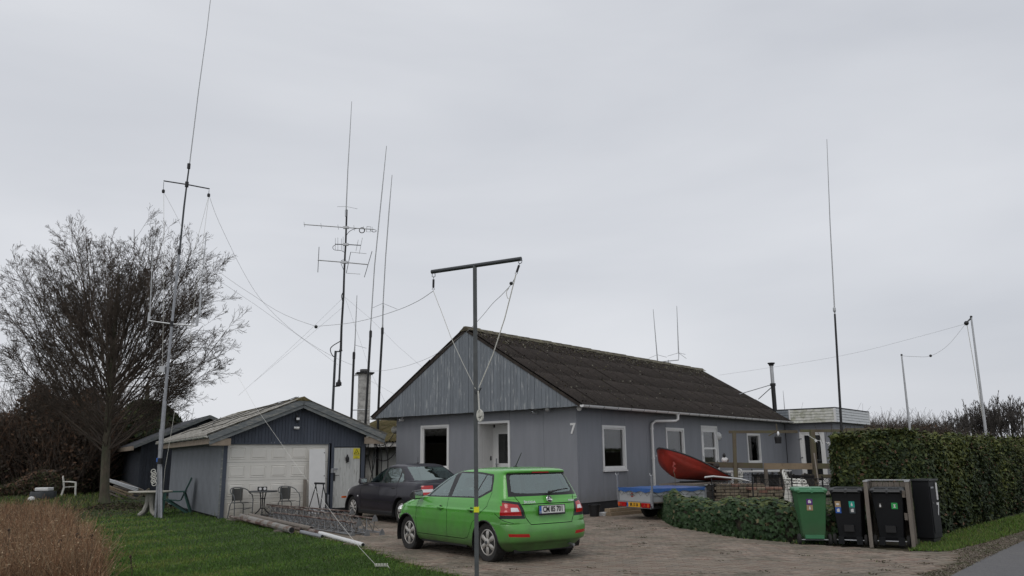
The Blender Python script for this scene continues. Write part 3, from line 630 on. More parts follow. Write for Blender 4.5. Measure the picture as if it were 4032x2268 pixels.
mb.bar((-.035, -.008, .04), (.035, -.008, .085), .004, .018); mb.bb(-.09, .09, -.008, -.006, -.125, -.119); mb.bb(-.09, .09, -.008, -.006, -.052, -.047); mb.bb(-.075, .075, -.008, -.006, -.085, -.078); mb.bb(-.03, .045, -.008, -.006, -.105, -.098); mb.build('sign_print', M['ink'], sg)
# lamp and camera under garage apex
fx = GS.pl(1, -.1, (600+1080/1.887)*.6389, (1500+285/1.887)*.6389)
t = thing('floodlight', 'small floodlight under the apex of the garage gable', 'lamp', GS.w(fx.x, -.02, fx.z), GS.yaw)
mb = MB(); mb.bb(-.03, .03, -.02, .02, -.02, .14); mb.build('bracket', M['black'], t)
mb = MB(); mb.bb(-.07, .06, -.12, -.02, -.03, .06); mb.build('housing', M['blackmetal'], t, bevel=.008); mb = MB(); mb.bb(-.055, .045, -.128, -.121, -.02, .05); mb.build('lens', M['clearlamp'], t)
mb = MB(); mb.ball((0, -.07, -.09), .035, 8, 6); mb.build('sensor', M['black'], t, smooth=True)
t = thing('security_camera', 'white bullet camera below floodlight on garage gable', 'camera', GS.w(fx.x, -.02, fx.z-.27), GS.yaw)
mb = MB(); mb.tube([(-.10, -.06, .0), (.06, -.10, -.01)], .042, 10); mb.build('housing', M['white'], t, smooth=True); mb = MB(); mb.tube([(.061, -.10, -.01), (.085, -.105, -.012)], .036, 10); mb.build('lens', M['black'], t); mb = MB(); mb.tube([(-.02, 0, .02), (-.02, -.07, .0)], .016); mb.build('mount', M['white'], t)
# left wall of corrugated metal: sheets
mwp = 9
me = corrugated(1.03, 2.32, 9, .022, 4, .004).mesh('metal_sheet', M['metalwall'])
for i in range(mwp):
    o = bpy.data.objects.new('metal_sheet', me); COL.objects.link(o); o.parent = gar
    b_ = basis((-.026-.001*(i % 2), .02+(i+1)*1.03, .06), (0, -1, 0), (0, 0, 1)); o.matrix_local = b_ @ Matrix.Diagonal((1, 1, 1, 1))
mb = MB(); mb.bb(-.045, .0, -.04, .03, 0, 2.35); mb.build('corner_trim', M['barge'], gar)
# roof
gr = MB(); gr.add([(GEL+.02, -.3, GEZ-.02), (GRX, -.3, GRZ-.03), (GER-.02, -.3, GEZR-.02), (GEL+.02, 9.9, GEZ-.02), (GRX, 9.9, GRZ-.03), (GER-.02, 9.9, GEZR-.02)], [(0, 1, 4, 3), (1, 2, 5, 4)]); gr = gr.build('roof', M['groof'], gar, fixn=False)
u1 = Vector((GRX-GEL, 0, GRZ-GEZ)); sheets(gr, (GEL-.03, 9.95, GEZ-.015), (0, -1, 0), tuple(u1), 10.3, u1.length+.0, 1.03, 1.0, 6, .026, M['groof'])
u2 = Vector((GRX-GER, 0, GRZ-GEZR)); sheets(gr, (GER+.03, -.35, GEZR-.015), (0, 1, 0), tuple(u2), 10.3, u2.length+.0, 1.03, 1.0, 6, .026, M['groof'])
for i in range(10):
    y0 = -.38+i*1.03; mb = MB(); dz = rng.normal(0, .008)
    vs = [(GRX+u*s_, yy, GRZ+.06+w_*s_+dz) for yy, s_ in ((y0, 1.), (y0+1.05, 1.05)) for u, w_ in [(-.26, -.11), (-.10, -.03), (0, .03), (.10, -.03), (.26, -.11)]]
    mb.add(vs, [(k_, k_+1, k_+6, k_+5) for k_ in range(4)]+[(0, 1, 2, 3, 4)]); mb.build('ridge_cap', M['moss'], gr)
def bargeb(par, ex, ez, yb, m, h=.17):
    mb = MB(); mb.bar((ex, yb, ez-.09), (GRX, yb, GRZ-.07), .03, h); return mb.build('barge_board', m, par)
bargeb(gar, GEL-.02, GEZ, -.345, M['barge']); bargeb(gar, GER+.02, GEZR, -.345, M['barge'])
mb = MB(); mb.bar((GEL+.0, -.32, GEZ-.24), (GRX, -.32, GRZ-.22), .02, .10); mb.bar((GER, -.32, GEZR-.24), (GRX, -.32, GRZ-.22), .02, .10); mb.build('lower_barge_board', M['barge'], gar)
mb = MB(); mb.bb(GEL+.02, .14, -.31, -.28, GEZ-.31, GEZ-.10); mb.bb(GEL+.0, GEL+.03, -.28, 9.9, GEZ-.26, GEZ-.09); mb.bb(GW-.1, GER-.02, -.31, -.28, GEZR-.31, GEZR-.10); mb.build('eave_board', M['bargewood'], gar)
mb = MB(); mb.bb(GEL+.03, .0, -.28, 9.9, GEZ-.26, GEZ-.24); mb.bb(GW, GER-.02, -.28, 9.9, GEZR-.26, GEZR-.24); mb.build('soffit', M['barge'], gar)
gutter(gar, GEL-.07, -.30, 9.9, GEZ-.02, .055, M['whiteplastic'], nb=11)
mb = MB()
for (w_, s_) in ((0, 1), (1, -1)):
    mb.lathe([(.03, -.26), (.02, -.25)], 5, (1, 1, 1))
# black cables sagging over the roof
for k_, (a_, b_, sag) in enumerate((((-.3, 2.0), (2.2, -.2), .10), ((-.2, 6.5), (2.3, .4), .2), ((.3, 9), (2.4, 1.5), .25), ((.4, 4.0), (1.6, 8.5), .2))):
    pts = []
    for i in range(13):
        f_ = i/12; x_ = a_[0]+(b_[0]-a_[0])*f_; y_ = a_[1]+(b_[1]-a_[1])*f_+math.sin(f_*math.pi)*sag*2
        pts.append((x_, y_, gtop(x_)+.21+.02*math.sin(i*1.7)))
    mb = MB(); mb.tube([p for p in pts], .013, 5); o = mb.build('cable', M['black']); o.location = GS.o; o.rotation_euler = (0, 0, GS.yaw)
    tag(o, ['black cable along front edge of the garage roof', 'black cable slanting across middle of the garage roof', 'black cable across the rear of garage roof by the moss', 'short black cable looped on the garage roof'][k_], 'cable')

# ================================================================== SHED behind, on the left
SS = Frame(G(344.5, 1249), math.radians(31.8))
shed = thing('shed', 'blue black boarded shed with dark felt roof behind the tree', 'shed', SS.o, SS.yaw)
SW = 9.0; pk = SS.pl(1, -.4, 528, 1044); el = SS.pl(1, -.4, 337, 1120); bk = SS.pl(0, el.x, 273, 1132)
SRX, SRZ, SEX, SEZ = pk.x, pk.z, el.x, el.z; SD = 6.5
SBK = min(max(bk.y, 3), 12)
x = 0.0
while x < 2*SRX-.1:
    x1 = x+.145; zt = SRZ-.12-(SRZ-SEZ)*abs((x+x1)/2-SRX)/(SRX-SEX); mb = MB(); mb.bb(x, x1, 0, .03, 0, zt); mb.build('board', M['shed'], shed); x += .155
y = 0.0
while y < SBK-.8:
    mb = MB(); mb.bb(0, .03, y+.035, y+.18, 0, SEZ-.12); mb.build('board', M['shed'], shed); y += .155
mb = MB(); mb.bb(.035, .06, .04, SBK-.8, 0, SEZ-.1); mb.bb(.04, 2*SRX-.1, SBK-.9, SBK-.8, 0, SEZ); mb.prism([(.04, 0), (2*SRX-.1, 0), (2*SRX-.1, SEZ-.1), (SRX, SRZ-.15), (.04, SEZ-.1)], .02, lambda u, v, d_: Vector((u, .035+d_, v))); mb.build('inner_wall', M['dark'], shed)
mb = MB(); ER_ = 2*SRX-SEX
v = [(SEX, -.4, SEZ), (SRX, -.4, SRZ), (ER_, -.4, SEZ)]; v = v+[(a_, b_, c_-.08) for a_, b_, c_ in v]; n_ = len(v); v = v+[(a_, SBK, c_) for a_, b_, c_ in v]
mb.add(v, [(0, 1, 7, 6), (1, 2, 8, 7), (3, 9, 10, 4), (4, 10, 11, 5), (0, 3, 4, 1), (1, 4, 5, 2), (6, 7, 10, 9), (7, 8, 11, 10), (0, 6, 9, 3), (2, 5, 11, 8)]); mb.build('roof', M['felt'], shed)
mb = MB(); mb.bar((SEX, -.42, SEZ-.08), (SRX, -.42, SRZ-.08), .03, .17); mb.bar((ER_, -.42, SEZ-.08), (SRX, -.42, SRZ-.08), .03, .17); mb.build('barge_board', M['barge'], shed)
mb = MB(); mb.bb(SEX-.02, SEX+.01, -.40, SBK, SEZ-.25, SEZ-.03); mb.build('eave_board', M['bargewood'], shed)

# ================================================================== LINK building between garage and house, chimney
lk = thing('outbuilding', 'low white outbuilding with mossy roof between garage and house', 'outbuilding', HS.w(-13.5, 2.0), HS.yaw)
mb = MB(); mb.bb(0, 5.5, .12, 5.0, 0, 2.35); mb.build('wall', M['block'], lk)
mb = MB(); mb.bb(4.55, 5.55, -.02, .1, 0, 1.75); mb.build('grey_board', M['wall'], lk)
for i in range(5):
    mb = MB(); mb.bb(2.0+i*.5, 2.44+i*.5, .08, .12, .1, 2.3); mb.build('wall_board', M['whitedoor'], lk)
u3 = Vector((0, 2.6, 1.0)); ro = MB(); ro.add([(-.2, -.5, 2.33), (5.7, -.5, 2.33), (5.7, 2.3, 3.35), (-.2, 2.3, 3.35), (5.7, 5.2, 2.3), (-.2, 5.2, 2.3)], [(0, 1, 2, 3), (3, 2, 4, 5)]); ro = ro.build('roof', M['moss'], lk, fixn=False)
sheets(ro, (-.25, -.55, 2.36), (1, 0, 0), (0, 2.8, 1.02), 6.0, 2.98, 1.0, 1.0, 6, .028, M['moss'])
mb = MB(); mb.bb(-.2, 5.7, -.54, -.5, 2.18, 2.34); mb.build('eave_board', M['block'], lk)
cy = 33.0
ct, cb = A(916, 941, cy), A(914, 1060, cy)
ch = thing('chimney', 'tall whitewashed block chimney between garage and house', 'chimney', (cb.x, cy, 1.9), math.radians(18))
hh = ct.z-1.9; nb_ = 12
mb = MB(); mb.bb(-.20, .20, -.20, .20, 0, hh); mb.build('core', M['block'], ch)
for i in range(nb_):
    z0 = hh*i/nb_; z1 = hh*(i+1)/nb_-.012
    for q in range(2):
        a_, b_ = (-.235, .0) if q == 0 else (.006, .235)
        if i % 2: a_, b_ = (-.235, .09) if q == 0 else (.096, .235)
        j_ = rng.normal(0, .003); mb = MB(); mb.bb(a_, b_, -.235+j_, .235-j_, z0, z1); mb.build('block', M['block'], ch)
mb = MB(); mb.bb(-.36, .36, -.36, .36, hh, hh+.05); mb.build('cap', M['blackmetal'], ch); mb = MB(); mb.lathe([(.2, 0), (.2, .14), (.17, .14)], 12, (0, 0, hh+.05)); mb.build('pot', M['black'], ch)
# cables and pipes hanging in the gap
for k_, (px0, px1) in enumerate(((948, 955), (957, 940), (962, 971), (930, 944), (939, 930))):
    P0 = A(px0, 1102, 28.5); P1 = A(px1, 1172, 28.0); mb = MB()
    t = thing('hanging_cable', ['black cable hanging beside the garage corner', 'slack black cable hanging in gap left of house', 'thick black cable running down by the grey wall', 'looped black cable close to the garage side door', 'thin black cable drooping next to garage corner'][k_], 'cable', (P0.x, P0.y, 0))
    mid = (P0+P1)/2+Vector((.25*(-1)**k_, 0, -.1)); pts = [P0*(1-f)**2+mid*2*f*(1-f)+Vector((P1.x, P1.y, max(P1.z-.6, .2)))*f*f for f in [i/10 for i in range(11)]]
    mb.tube([Vector((P0.x, P0.y, P0.z+.25))]+pts, .016, 5, ); mb.build('strand', M['black'], t, world=True)
for (x0, y0, x1, y1, s_) in ((940, 1112, 990, 1092, .25), (935, 1105, 992, 1112, .3), (945, 1150, 995, 1138, .2)):
    P0, P1 = A(x0, y0, 28.3), A(x1, y1, 27.6); pts = [P0.lerp(P1, i/10)-Vector((0, 0, s_*4*(i/10)*(1-i/10))) for i in range(11)]
    t = thing('cable_swag', {1112: 'black cable swag from garage eave up to house wall', 1105: 'sagging black cable strung level between garage and house', 1150: 'lowest black cable crossing the gap beside the house'}[y0], 'cable', (P0.x, P0.y, 0)); mb = MB(); mb.tube(pts, .014, 5); mb.build('strand', M['black'], t, world=True)
t = thing('vent_pipe', 'white plastic pipe elbow on the house wall above the cables', 'pipe', HS.w(-8.1, .5, 0), HS.yaw)
pz = HS.pl(1, .5, 972, 1083).z; mb = MB(); mb.tube([(.2, 0, pz+.12), (-.05, 0, pz+.12), (-.15, -.02, pz+.05), (-.3, -.04, pz)], [.05, .05, .06, .11], 10); mb.ball((-.36, -.04, pz), .14, 12, 8); mb.build('pipe', M['whiteplastic'], t, smooth=True)
# ================================================================== CARS
M['fpaint'] = mat('bright_green_car_paint', (.10, .40, .055), .26, var=.03, coat=.5, dirt=((.08, .10, .055), .2, .80, .8))
M['vpaint'] = mat('dark_aubergine_car_paint', (.013, .011, .019), .30, var=.05, spec=.35, coat=.25, dirt=((.045, .038, .035), .1, .55, .65))
M['trim'] = mat('black_car_trim', (.012, .012, .013), .35, var=.05)
def interp(L, z, k):
    for a, b in zip(L[:-1], L[1:]):
        if z <= b[0]: t = (z-a[0])/(b[0]-a[0]); return a[k]+(b[k]-a[k])*t
    return L[-1][k]
def body_mesh(L, caps, nz_mul=3, NS=44, NC=13):
    """L: rows (z, x_rear, x_front, half_width).  Horizontal slices lofted upwards."""
    rows = []
    n = len(L)
    P = np.array(L, float)
    # catmull-rom style densification
    def cr(p0, p1, p2, p3, t):
        return .5*((2*p1)+(-p0+p2)*t+(2*p0-5*p1+4*p2-p3)*t*t+(-p0+3*p1-3*p2+p3)*t**3)
    for i in range(n-1):
        p0, p1, p2, p3 = P[max(i-1, 0)], P[i], P[i+1], P[min(i+2, n-1)]
        for s_ in range(nz_mul):
            t = s_/nz_mul; q = p1*(1-t)+p2*t; qc = cr(p0, p1, p2, p3, t)
            q[1:] = .5*q[1:]+.5*qc[1:]; rows.append(q)
    rows.append(P[-1])
    vs = []; 
    for z, xr, xf, w in rows:
        Lr, nr, Lf, nf, tap = caps(z)
        Lr = min(Lr, (xf-xr)*.4); Lf = min(Lf, (xf-xr)*.45)
        xm = (xr+xf)/2
        half = []
        for j in range(NC):
            t = math.pi/2*j/NC; half.append((xr+Lr-Lr*math.cos(t)**(2/nr), math.sin(t)**(2/nr)))
        for j in range(NS):
            half.append((xr+Lr+(xf-Lf-xr-Lr)*j/NS, 1.))
        for j in range(NC+1):
            t = math.pi/2*(1-j/NC); c_ = max(math.cos(t), 0)
            half.append((xf-Lf+Lf*c_**(2/nf), max(math.sin(t), 0)**(2/nf)))
        pts = []
        for x, yy in half:
            T_ = 1-tap*max(0, (x-xm)/(xf-xm))**3 - tap*.45*max(0, (xm-x)/(xm-xr))**3
            pts.append((x, yy*w*T_))
        ring = [(x, y, z) for x, y in pts]+[(x, -y, z) for x, y in pts[-2:0:-1]]
        vs.append(ring)
    bm = bmesh.new(); R = [[bm.verts.new(p) for p in r] for r in vs]; m = len(R[0])
    for i in range(len(R)-1):
        for j in range(m):
            bm.faces.new((R[i][j], R[i+1][j], R[i+1][(j+1) % m], R[i][(j+1) % m]))
    bm.faces.new(R[-1]); bm.faces.new(R[0][::-1])
    bmesh.ops.remove_doubles(bm, verts=bm.verts, dist=1e-5)
    bmesh.ops.recalc_face_normals(bm, faces=bm.faces)
    return bm
def cut_poly(bm, poly, view, filt):
    """conform the mesh to polygon edges seen along y ('side') or along x ('rear')"""
    n = len(poly)
    for i in range(n):
        (a0, b0), (a1, b1) = poly[i], poly[(i+1) % n]
        lo0, hi0, lo1, hi1 = min(a0, a1)-.12, max(a0, a1)+.12, min(b0, b1)-.12, max(b0, b1)+.12
        fs = []
        for f in bm.faces:
            c = f.calc_center_median(); u = c.x if view == 'side' else c.y
            if lo0 < u < hi0 and lo1 < c.z < hi1 and filt(c, f.normal): fs.append(f)
        if not fs: continue
        if view == 'side': co = (a0, 0, b0); no = Vector((-(b1-b0), 0, a1-a0))
        else: co = (0, a0, b0); no = Vector((0, -(b1-b0), a1-a0))
        ge = set(fs)
        for f in fs: ge.update(f.edges); ge.update(f.verts)
        bmesh.ops.bisect_plane(bm, geom=list(ge), dist=1e-4, plane_co=co, plane_no=no.normalized())
def circ(cx, cz, r, n=22): return [(cx+r*math.cos(2*math.pi*i/n), cz+r*math.sin(2*math.pi*i/n)) for i in range(n)]
def strip(pts, w=.009):
    out = []
    for (a0, b0), (a1, b1) in zip(pts[:-1], pts[1:]):
        d = math.hypot(a1-a0, b1-b0); nx, ny = -(b1-b0)/d*w/2, (a1-a0)/d*w/2
        ex, ey = (a1-a0)/d*w*.3, (b1-b0)/d*w*.3
        out.append([(a0+nx-ex, b0+ny-ey), (a1+nx+ex, b1+ny+ey), (a1-nx+ex, b1-ny+ey), (a0-nx-ex, b0-ny-ey)])
    return out
def grow(poly, d):
    cx = sum(p[0] for p in poly)/len(poly); n = len(poly); out = []
    ar = sum(poly[i][0]*poly[(i+1) % n][1]-poly[(i+1) % n][0]*poly[i][1] for i in range(n)); sg_ = 1 if ar > 0 else -1
    for i in range(n):
        p0, p1, p2 = poly[i-1], poly[i], poly[(i+1) % n]
        def nrm(a, b): l = math.hypot(b[0]-a[0], b[1]-a[1]); return ((b[1]-a[1])/l*sg_, -(b[0]-a[0])/l*sg_)
        n1, n2 = nrm(p0, p1), nrm(p1, p2); k = 1+n1[0]*n2[0]+n1[1]*n2[1]
        out.append((p1[0]+(n1[0]+n2[0])/k*d, p1[1]+(n1[1]+n2[1])/k*d))
    return out
def classify(bm, regs):
    """regs: (label, view, poly, filt) - first match wins"""
    for lab, view, poly, filt in regs: cut_poly(bm, poly, view, filt)
    out = {}
    bm.normal_update()
    for f in bm.faces:
        c = f.calc_center_median(); hit = 'body'
        for lab, view, poly, filt in regs:
            p = (c.x, c.z) if view == 'side' else (c.y, c.z)
            if filt(c, f.normal) and inpoly(p, poly): hit = lab; break
        if hit.endswith('*'): hit = hit[:-1]+('L' if c.y > 0 else 'R')
        out.setdefault(hit, []).append(f)
    return out
def part_mesh(faces, name, m, parent, off=0.):
    idx = {}; v = []; fs = []; nr = []
    for f in faces:
        r = []
        for x in f.verts:
            if x not in idx: idx[x] = len(v); v.append(x.co - x.normal*off); nr.append(x.normal.copy())
            r.append(idx[x])
        fs.append(r)
    me = bpy.data.meshes.new(name); me.from_pydata([tuple(p) for p in v], [], fs)
    me.materials.append(m); me.polygons.foreach_set('use_smooth', [True]*len(me.polygons))
    try: me.normals_split_custom_set_from_vertices([tuple(n) for n in nr])
    except Exception: pass
    o = bpy.data.objects.new(name, me); COL.objects.link(o); o.parent = parent; return o
def wheel(par, x, y, r, w, side, style, rimr):
    """side +1: outer face towards +y"""
    t = MB(); hw = w/2
    prof = [(rimr-.01, -hw*.8), (rimr+.02, -hw), (r-.03, -hw), (r-.005, -hw*.75), (r, -hw*.4), (r, hw*.4), (r-.005, hw*.75), (r-.03, hw), (rimr+.02, hw), (rimr-.01, hw*.8)]
    t.lathe(prof, 36, (x, y, r), 'y')
    wo = MB(); wo.lathe([(0, 0), (rimr, 0), (rimr, .02)], 24, (x, y-side*hw*.2, r), 'y'); 
    whl = wo.build('wheel', M['black'], par); t.build('tyre', M['rubber'], whl, smooth=True)
    tr = MB()
    for k_ in range(0, 44):   # tread blocks
        a = 2*math.pi*k_/44
        for q in (-.55, .0, .55):
            c_, s_ = math.cos(a), math.sin(a); rr = r+.002
            p = [Vector((x+rr*math.cos(a+d_), y+q*hw+e_, r+rr*math.sin(a+d_))) for d_, e_ in ((-.05, -.022), (.05, -.022), (.05, .022), (-.05, .022))]
            tr.add(p, [(0, 1, 2, 3)])
    o = tr.build('tread', M['rubber'], whl, fixn=False)
    yo = y+side*(hw*.78)
    def P(rad, a, d=0): return Vector((x+rad*math.cos(a), yo+side*d, r+rad*math.sin(a)))
    rim = MB(); n = 36
    for (r0, d0, r1, d1) in ((rimr, .0, rimr-.022, .008), (rimr-.022, .008, rimr-.034, -.006)):
        vs = [P(r0, 2*math.pi*j/n, d0) for j in range(n)]+[P(r1, 2*math.pi*j/n, d1) for j in range(n)]
        rim.add(vs, [(j, (j+1) % n, n+(j+1) % n, n+j) for j in range(n)])
    ns, a0, wi, wo_ = style
    for k_ in range(ns):
        a = a0+2*math.pi*k_/ns
        prof = [(.055, wi*.6, .012), (rimr*.45, wi, .018), (rimr*.75, wo_*.85, .012), (rimr-.03, wo_, .0)]
        vs = []
        for rad, hwid, d_ in prof:
            for s_, dd in ((-1, -.014), (-.6, 0), (0, .004), (.6, 0), (1, -.014)): vs.append(P(math.hypot(rad, hwid*s_), a+math.atan2(hwid*s_, rad), d_+dd))
        rim.add(vs, [(i*5+j, i*5+j+1, (i+1)*5+j+1, (i+1)*5+j) for i in range(3) for j in range(4)])
    rim.lathe([(.068, 0), (.066, .012*side), (.045, .022*side), (0, .026*side)], 18, (x, yo+side*.004, r), 'y')
    rim.build('wheel_cover', M['hub'], whl, smooth=True)
    b = MB(); b.lathe([(rimr-.03, 0), (rimr-.03, -.001)], 24, (x, yo-side*.018, r), 'y'); b.build('rim_back', M['black'], whl)
    b = MB(); b.lathe([(.028, 0), (.026, .006*side), (0, .007*side)], 14, (x, yo+side*.028, r), 'y'); b.build('hub_badge', M['darkpole'], whl)
    return whl
def arch_liner(par, x, r, y0, y1):
    mb = MB(); n = 20; vs = []
    for yy in (y0, y1):
        for k_ in range(n+1):
            a = math.pi*(-.12+1.24*k_/n); vs.append((x+r*math.cos(a), yy, .30+r*math.sin(a)))
    mb.add(vs, [(k_, k_+1, n+2+k_, n+1+k_) for k_ in range(n)]); mb.add(vs[n+1:], [tuple(range(n+1))]); return mb.build('wheel_arch', M['black'], par, fixn=False)
def seat(par, x, y, m, hr=True, w=.25):
    mb = MB(); mb.prism([(x+.05, .45), (x-.12, .50), (x-.30, 1.05), (x-.20, 1.09), (x+.05, .62), (x+.45, .62), (x+.5, .45)], 2*w, lambda u, v, d: Vector((u, y-w+d, v)))
    s_ = mb.build('seat', m, par, bevel=.03, smooth=True)
    if hr:
        h = MB(); h.prism([(x-.30, 1.13), (x-.34, 1.28), (x-.26, 1.30), (x-.20, 1.14)], .24, lambda u, v, d: Vector((u, y-.12+d, v))); h.build('headrest', m, s_, bevel=.02, smooth=True)
    return s_
def emblem(par, mtx, r):
    """round winged-arrow badge"""
    e = MB(); n = 24
    for r0, r1, z0, z1 in ((r, r*.86, 0, .006), (r*.86, r*.8, .006, .002)):
        e.add([mtx @ Vector((r0*math.cos(2*math.pi*j/n), r0*math.sin(2*math.pi*j/n), z0)) for j in range(n)]+[mtx @ Vector((r1*math.cos(2*math.pi*j/n), r1*math.sin(2*math.pi*j/n), z1)) for j in range(n)], [(j, (j+1) % n, n+(j+1) % n, n+j) for j in range(n)])
    def pr(pl): e.prism(pl, .004, lambda u, v, d: mtx @ Vector((u*r, v*r, .003+d)))
    pr([(-.62, -.30), (.25, -.30), (.25, -.5), (.66, -.18), (.25, .12), (.25, -.08), (-.5, -.08)])
    for k_ in range(3): pr([(-.30+k_*.24, .0), (-.16+k_*.24, .0), (.02+k_*.17, .62-k_*.13), (-.14+k_*.20, .60-k_*.13)])
    o = e.build('badge', M['chrome'], par)
    d = MB(); d.add([mtx @ Vector((r*.84*math.cos(2*math.pi*j/n), r*.84*math.sin(2*math.pi*j/n), .0015)) for j in range(n)], [tuple(range(n))]); d.build('badge_field', M['ink'], o)
    return o
# ---------------------------------------------------------------- green hatchback
rl, fl_, = G(1229.1, 1416.5), G(1040.2, 1385.0)
hd = (fl_-rl).normalized(); lf = Vector((-hd.y, hd.x, 0)); org = rl - lf*.80
hb = thing('hatchback_car', 'bright green small hatchback parked on the paving behind the pole', 'car', org, math.atan2(hd.y, hd.x)); hb.scale = (1.04,)*3
L = [(.19, -.50, 3.02, .70), (.235, -.53, 3.15, .79), (.30, -.60, 3.22, .83), (.345, -.68, 3.25, .845), (.40, -.70, 3.27, .853), (.46, -.705, 3.28, .858), (.54, -.70, 3.285, .862), (.60, -.675, 3.28, .866), (.62, -.655, 3.275, .866),
     (.70, -.635, 3.25, .866), (.76, -.63, 3.21, .864), (.795, -.632, 3.16, .866), (.815, -.63, 3.12, .852), (.86, -.615, 2.98, .843), (.90, -.595, 2.82, .835), (.93, -.575, 2.66, .826), (.955, -.555, 2.46, .818), (.975, -.54, 2.27, .808), (1.0, -.525, 2.18, .798),
     (1.08, -.485, 2.04, .772), (1.18, -.435, 1.86, .738), (1.28, -.385, 1.66, .700), (1.35, -.35, 1.48, .672), (1.385, -.37, 1.36, .656), (1.405, -.385, 1.27, .640), (1.425, -.36, 1.13, .608), (1.443, -.28, .96, .55), (1.456, -.12, .78, .46), (1.465, .1, .58, .32), (1.468, .25, .45, .15)]
def caps(z):
    if z < .62: return (.34, 3.0, .75, 2.3, .05)
    if z < .93: return (.30, 3.2, .80, 2.3, .06)
    if z < .98: return (.28, 3.2, .60, 2.4, .05)
    return (.24, 3.2, .50, 2.5, .06)
bm = body_mesh(L, caps)
side = lambda c, n: abs(n.y) > .42 and abs(c.y) > .35
sider = lambda c, n: abs(n.y) > .42 and abs(c.y) > .35 and c.x < 1.3
rear = lambda c, n: c.x < .05 and n.x < -.08
rearw = lambda c, n: c.x < -.40
fw_ = [(2.02, .985), (1.15, .995), (1.08, 1.372), (1.36, 1.352), (1.58, 1.25), (1.83, 1.10)]
rw_ = [(1.03, .995), (.23, 1.01), (-.05, 1.125), (-.02, 1.25), (.02, 1.335), (.35, 1.365), (.93, 1.375)]
div = [(.33, 1.0), (.365, 1.0), (.175, 1.36), (.14, 1.36)]
band = [(2.16, .962), (.20, .985), (-.10, 1.10), (-.06, 1.28), (-.02, 1.36), (.35, 1.392), (1.05, 1.402), (1.37, 1.382), (1.62, 1.265), (1.88, 1.10)]
tri = [(2.12, .975), (1.97, .985), (1.90, 1.09)]
fdoor = [(2.07, .34), (2.10, .60), (2.08, .80), (2.02, .965), (1.11, .985), (1.10, .60), (1.12, .34)]
rdoor = [(1.09, .34), (1.08, .60), (1.09, .985), (.22, .99), (-.02, .98), (-.04, .86), (.10, .76), (.34, .60), (.43, .45), (.50, .36), (.60, .34)]
fdl = strip([(2.10, .34), (2.13, .60), (2.11, .80), (2.05, .975)]) + strip([(1.105, .985), (1.09, .60), (1.105, .34)]) + strip([(2.10, .335), (.60, .335), (.49, .36), (.42, .45), (.33, .605), (.09, .77), (-.05, .87), (-.10, 1.08)]) + strip([(-.28, .77), (-.45, .68), (-.62, .615)], .008)
sillline = strip([(1.95, .43), (.55, .405)], .012)
rwg = [(-.58, 1.075), (-.625, 1.10), (-.565, 1.33), (-.53, 1.35), (.53, 1.35), (.565, 1.33), (.625, 1.10), (.58, 1.075), (.3, 1.06), (-.3, 1.06)]
rwb = [(-.70, 1.02), (-.60, 1.378), (.60, 1.378), (.70, 1.02)]
tl = [(.56, .935), (.90, .99), (.92, .76), (.92, .695), (.50, .69)]
tlin = [(.595, .90), (.815, .94), (.85, .80), (.85, .745), (.56, .735)]
tlw = [(.62, .855), (.72, .86), (.73, .80), (.60, .80)]
hatch = strip([(-.60, 1.02), (-.56, .94), (-.49, .70), (-.42, .60), (.42, .60), (.49, .70), (.56, .94), (.60, 1.02)], .011)
crease = strip([(-.53, .90), (.53, .90)], .014)
refl = [(.46, .415), (.78, .43), (.79, .475), (.48, .465)]
regs = [('cut', 'side', circ(0, .30, .345), side), ('cut', 'side', circ(2.47, .30, .345), side)]
regs += [('window*', 'side', p, side) for p in (fw_,)] + [('trim', 'side', div, side)] + [('rear_side_window*', 'side', rw_, side)]
regs += [('trim', 'side', band, side)]
regs += [('gap', 'side', p, side) for p in fdl]
regs += [('front_door*', 'side', fdoor, side), ('rear_door*', 'side', rdoor, side)]
mir = lambda P_: [(-u, v) for u, v in P_]
for P_ in (tl, mir(tl)):
    pass
regs += [('lampclear*', 'rear', tlw, rearw), ('lampclear*', 'rear', mir(tlw), rearw), ('lampred*', 'rear', tlin, rearw), ('lampred*', 'rear', mir(tlin), rearw), ('lampblack*', 'rear', tl, rearw), ('lampblack*', 'rear', mir(tl), rearw)]
regs += [('rear_window', 'rear', rwg, rear), ('trim', 'rear', rwb, rear)]
regs += [('gap', 'rear', p, rear) for p in hatch+crease]
regs += [('reflector*', 'rear', refl, rear), ('reflector*', 'rear', mir(refl), rear), ('reflector*', 'rear', refl, rear)]
regs += [('windscreen', 'rear', [(-.74, .99), (-.60, 1.375), (.60, 1.375), (.74, .99)], lambda c, n: c.x > 1.1 and n.x > .25 and abs(n.y) < .6)]
regs += [('bumper', 'side', [(-.8, .1), (-.8, .60), (-.52, .60), (-.42, .58), (-.30, .45), (-.30, .1)], lambda c, n: c.x < -.25), ('bumper_valance', 'side', [(-.8, .0), (-.8, .10), (-.3, .10), (-.3, .0)], rear)]
regs.insert(0, ('bumper_valance', 'side', [(-.8, .1), (-.8, .292), (-.33, .292), (-.33, .1)], lambda c, n: c.x < -.30))
parts = classify(bm, regs)
bm.normal_update()
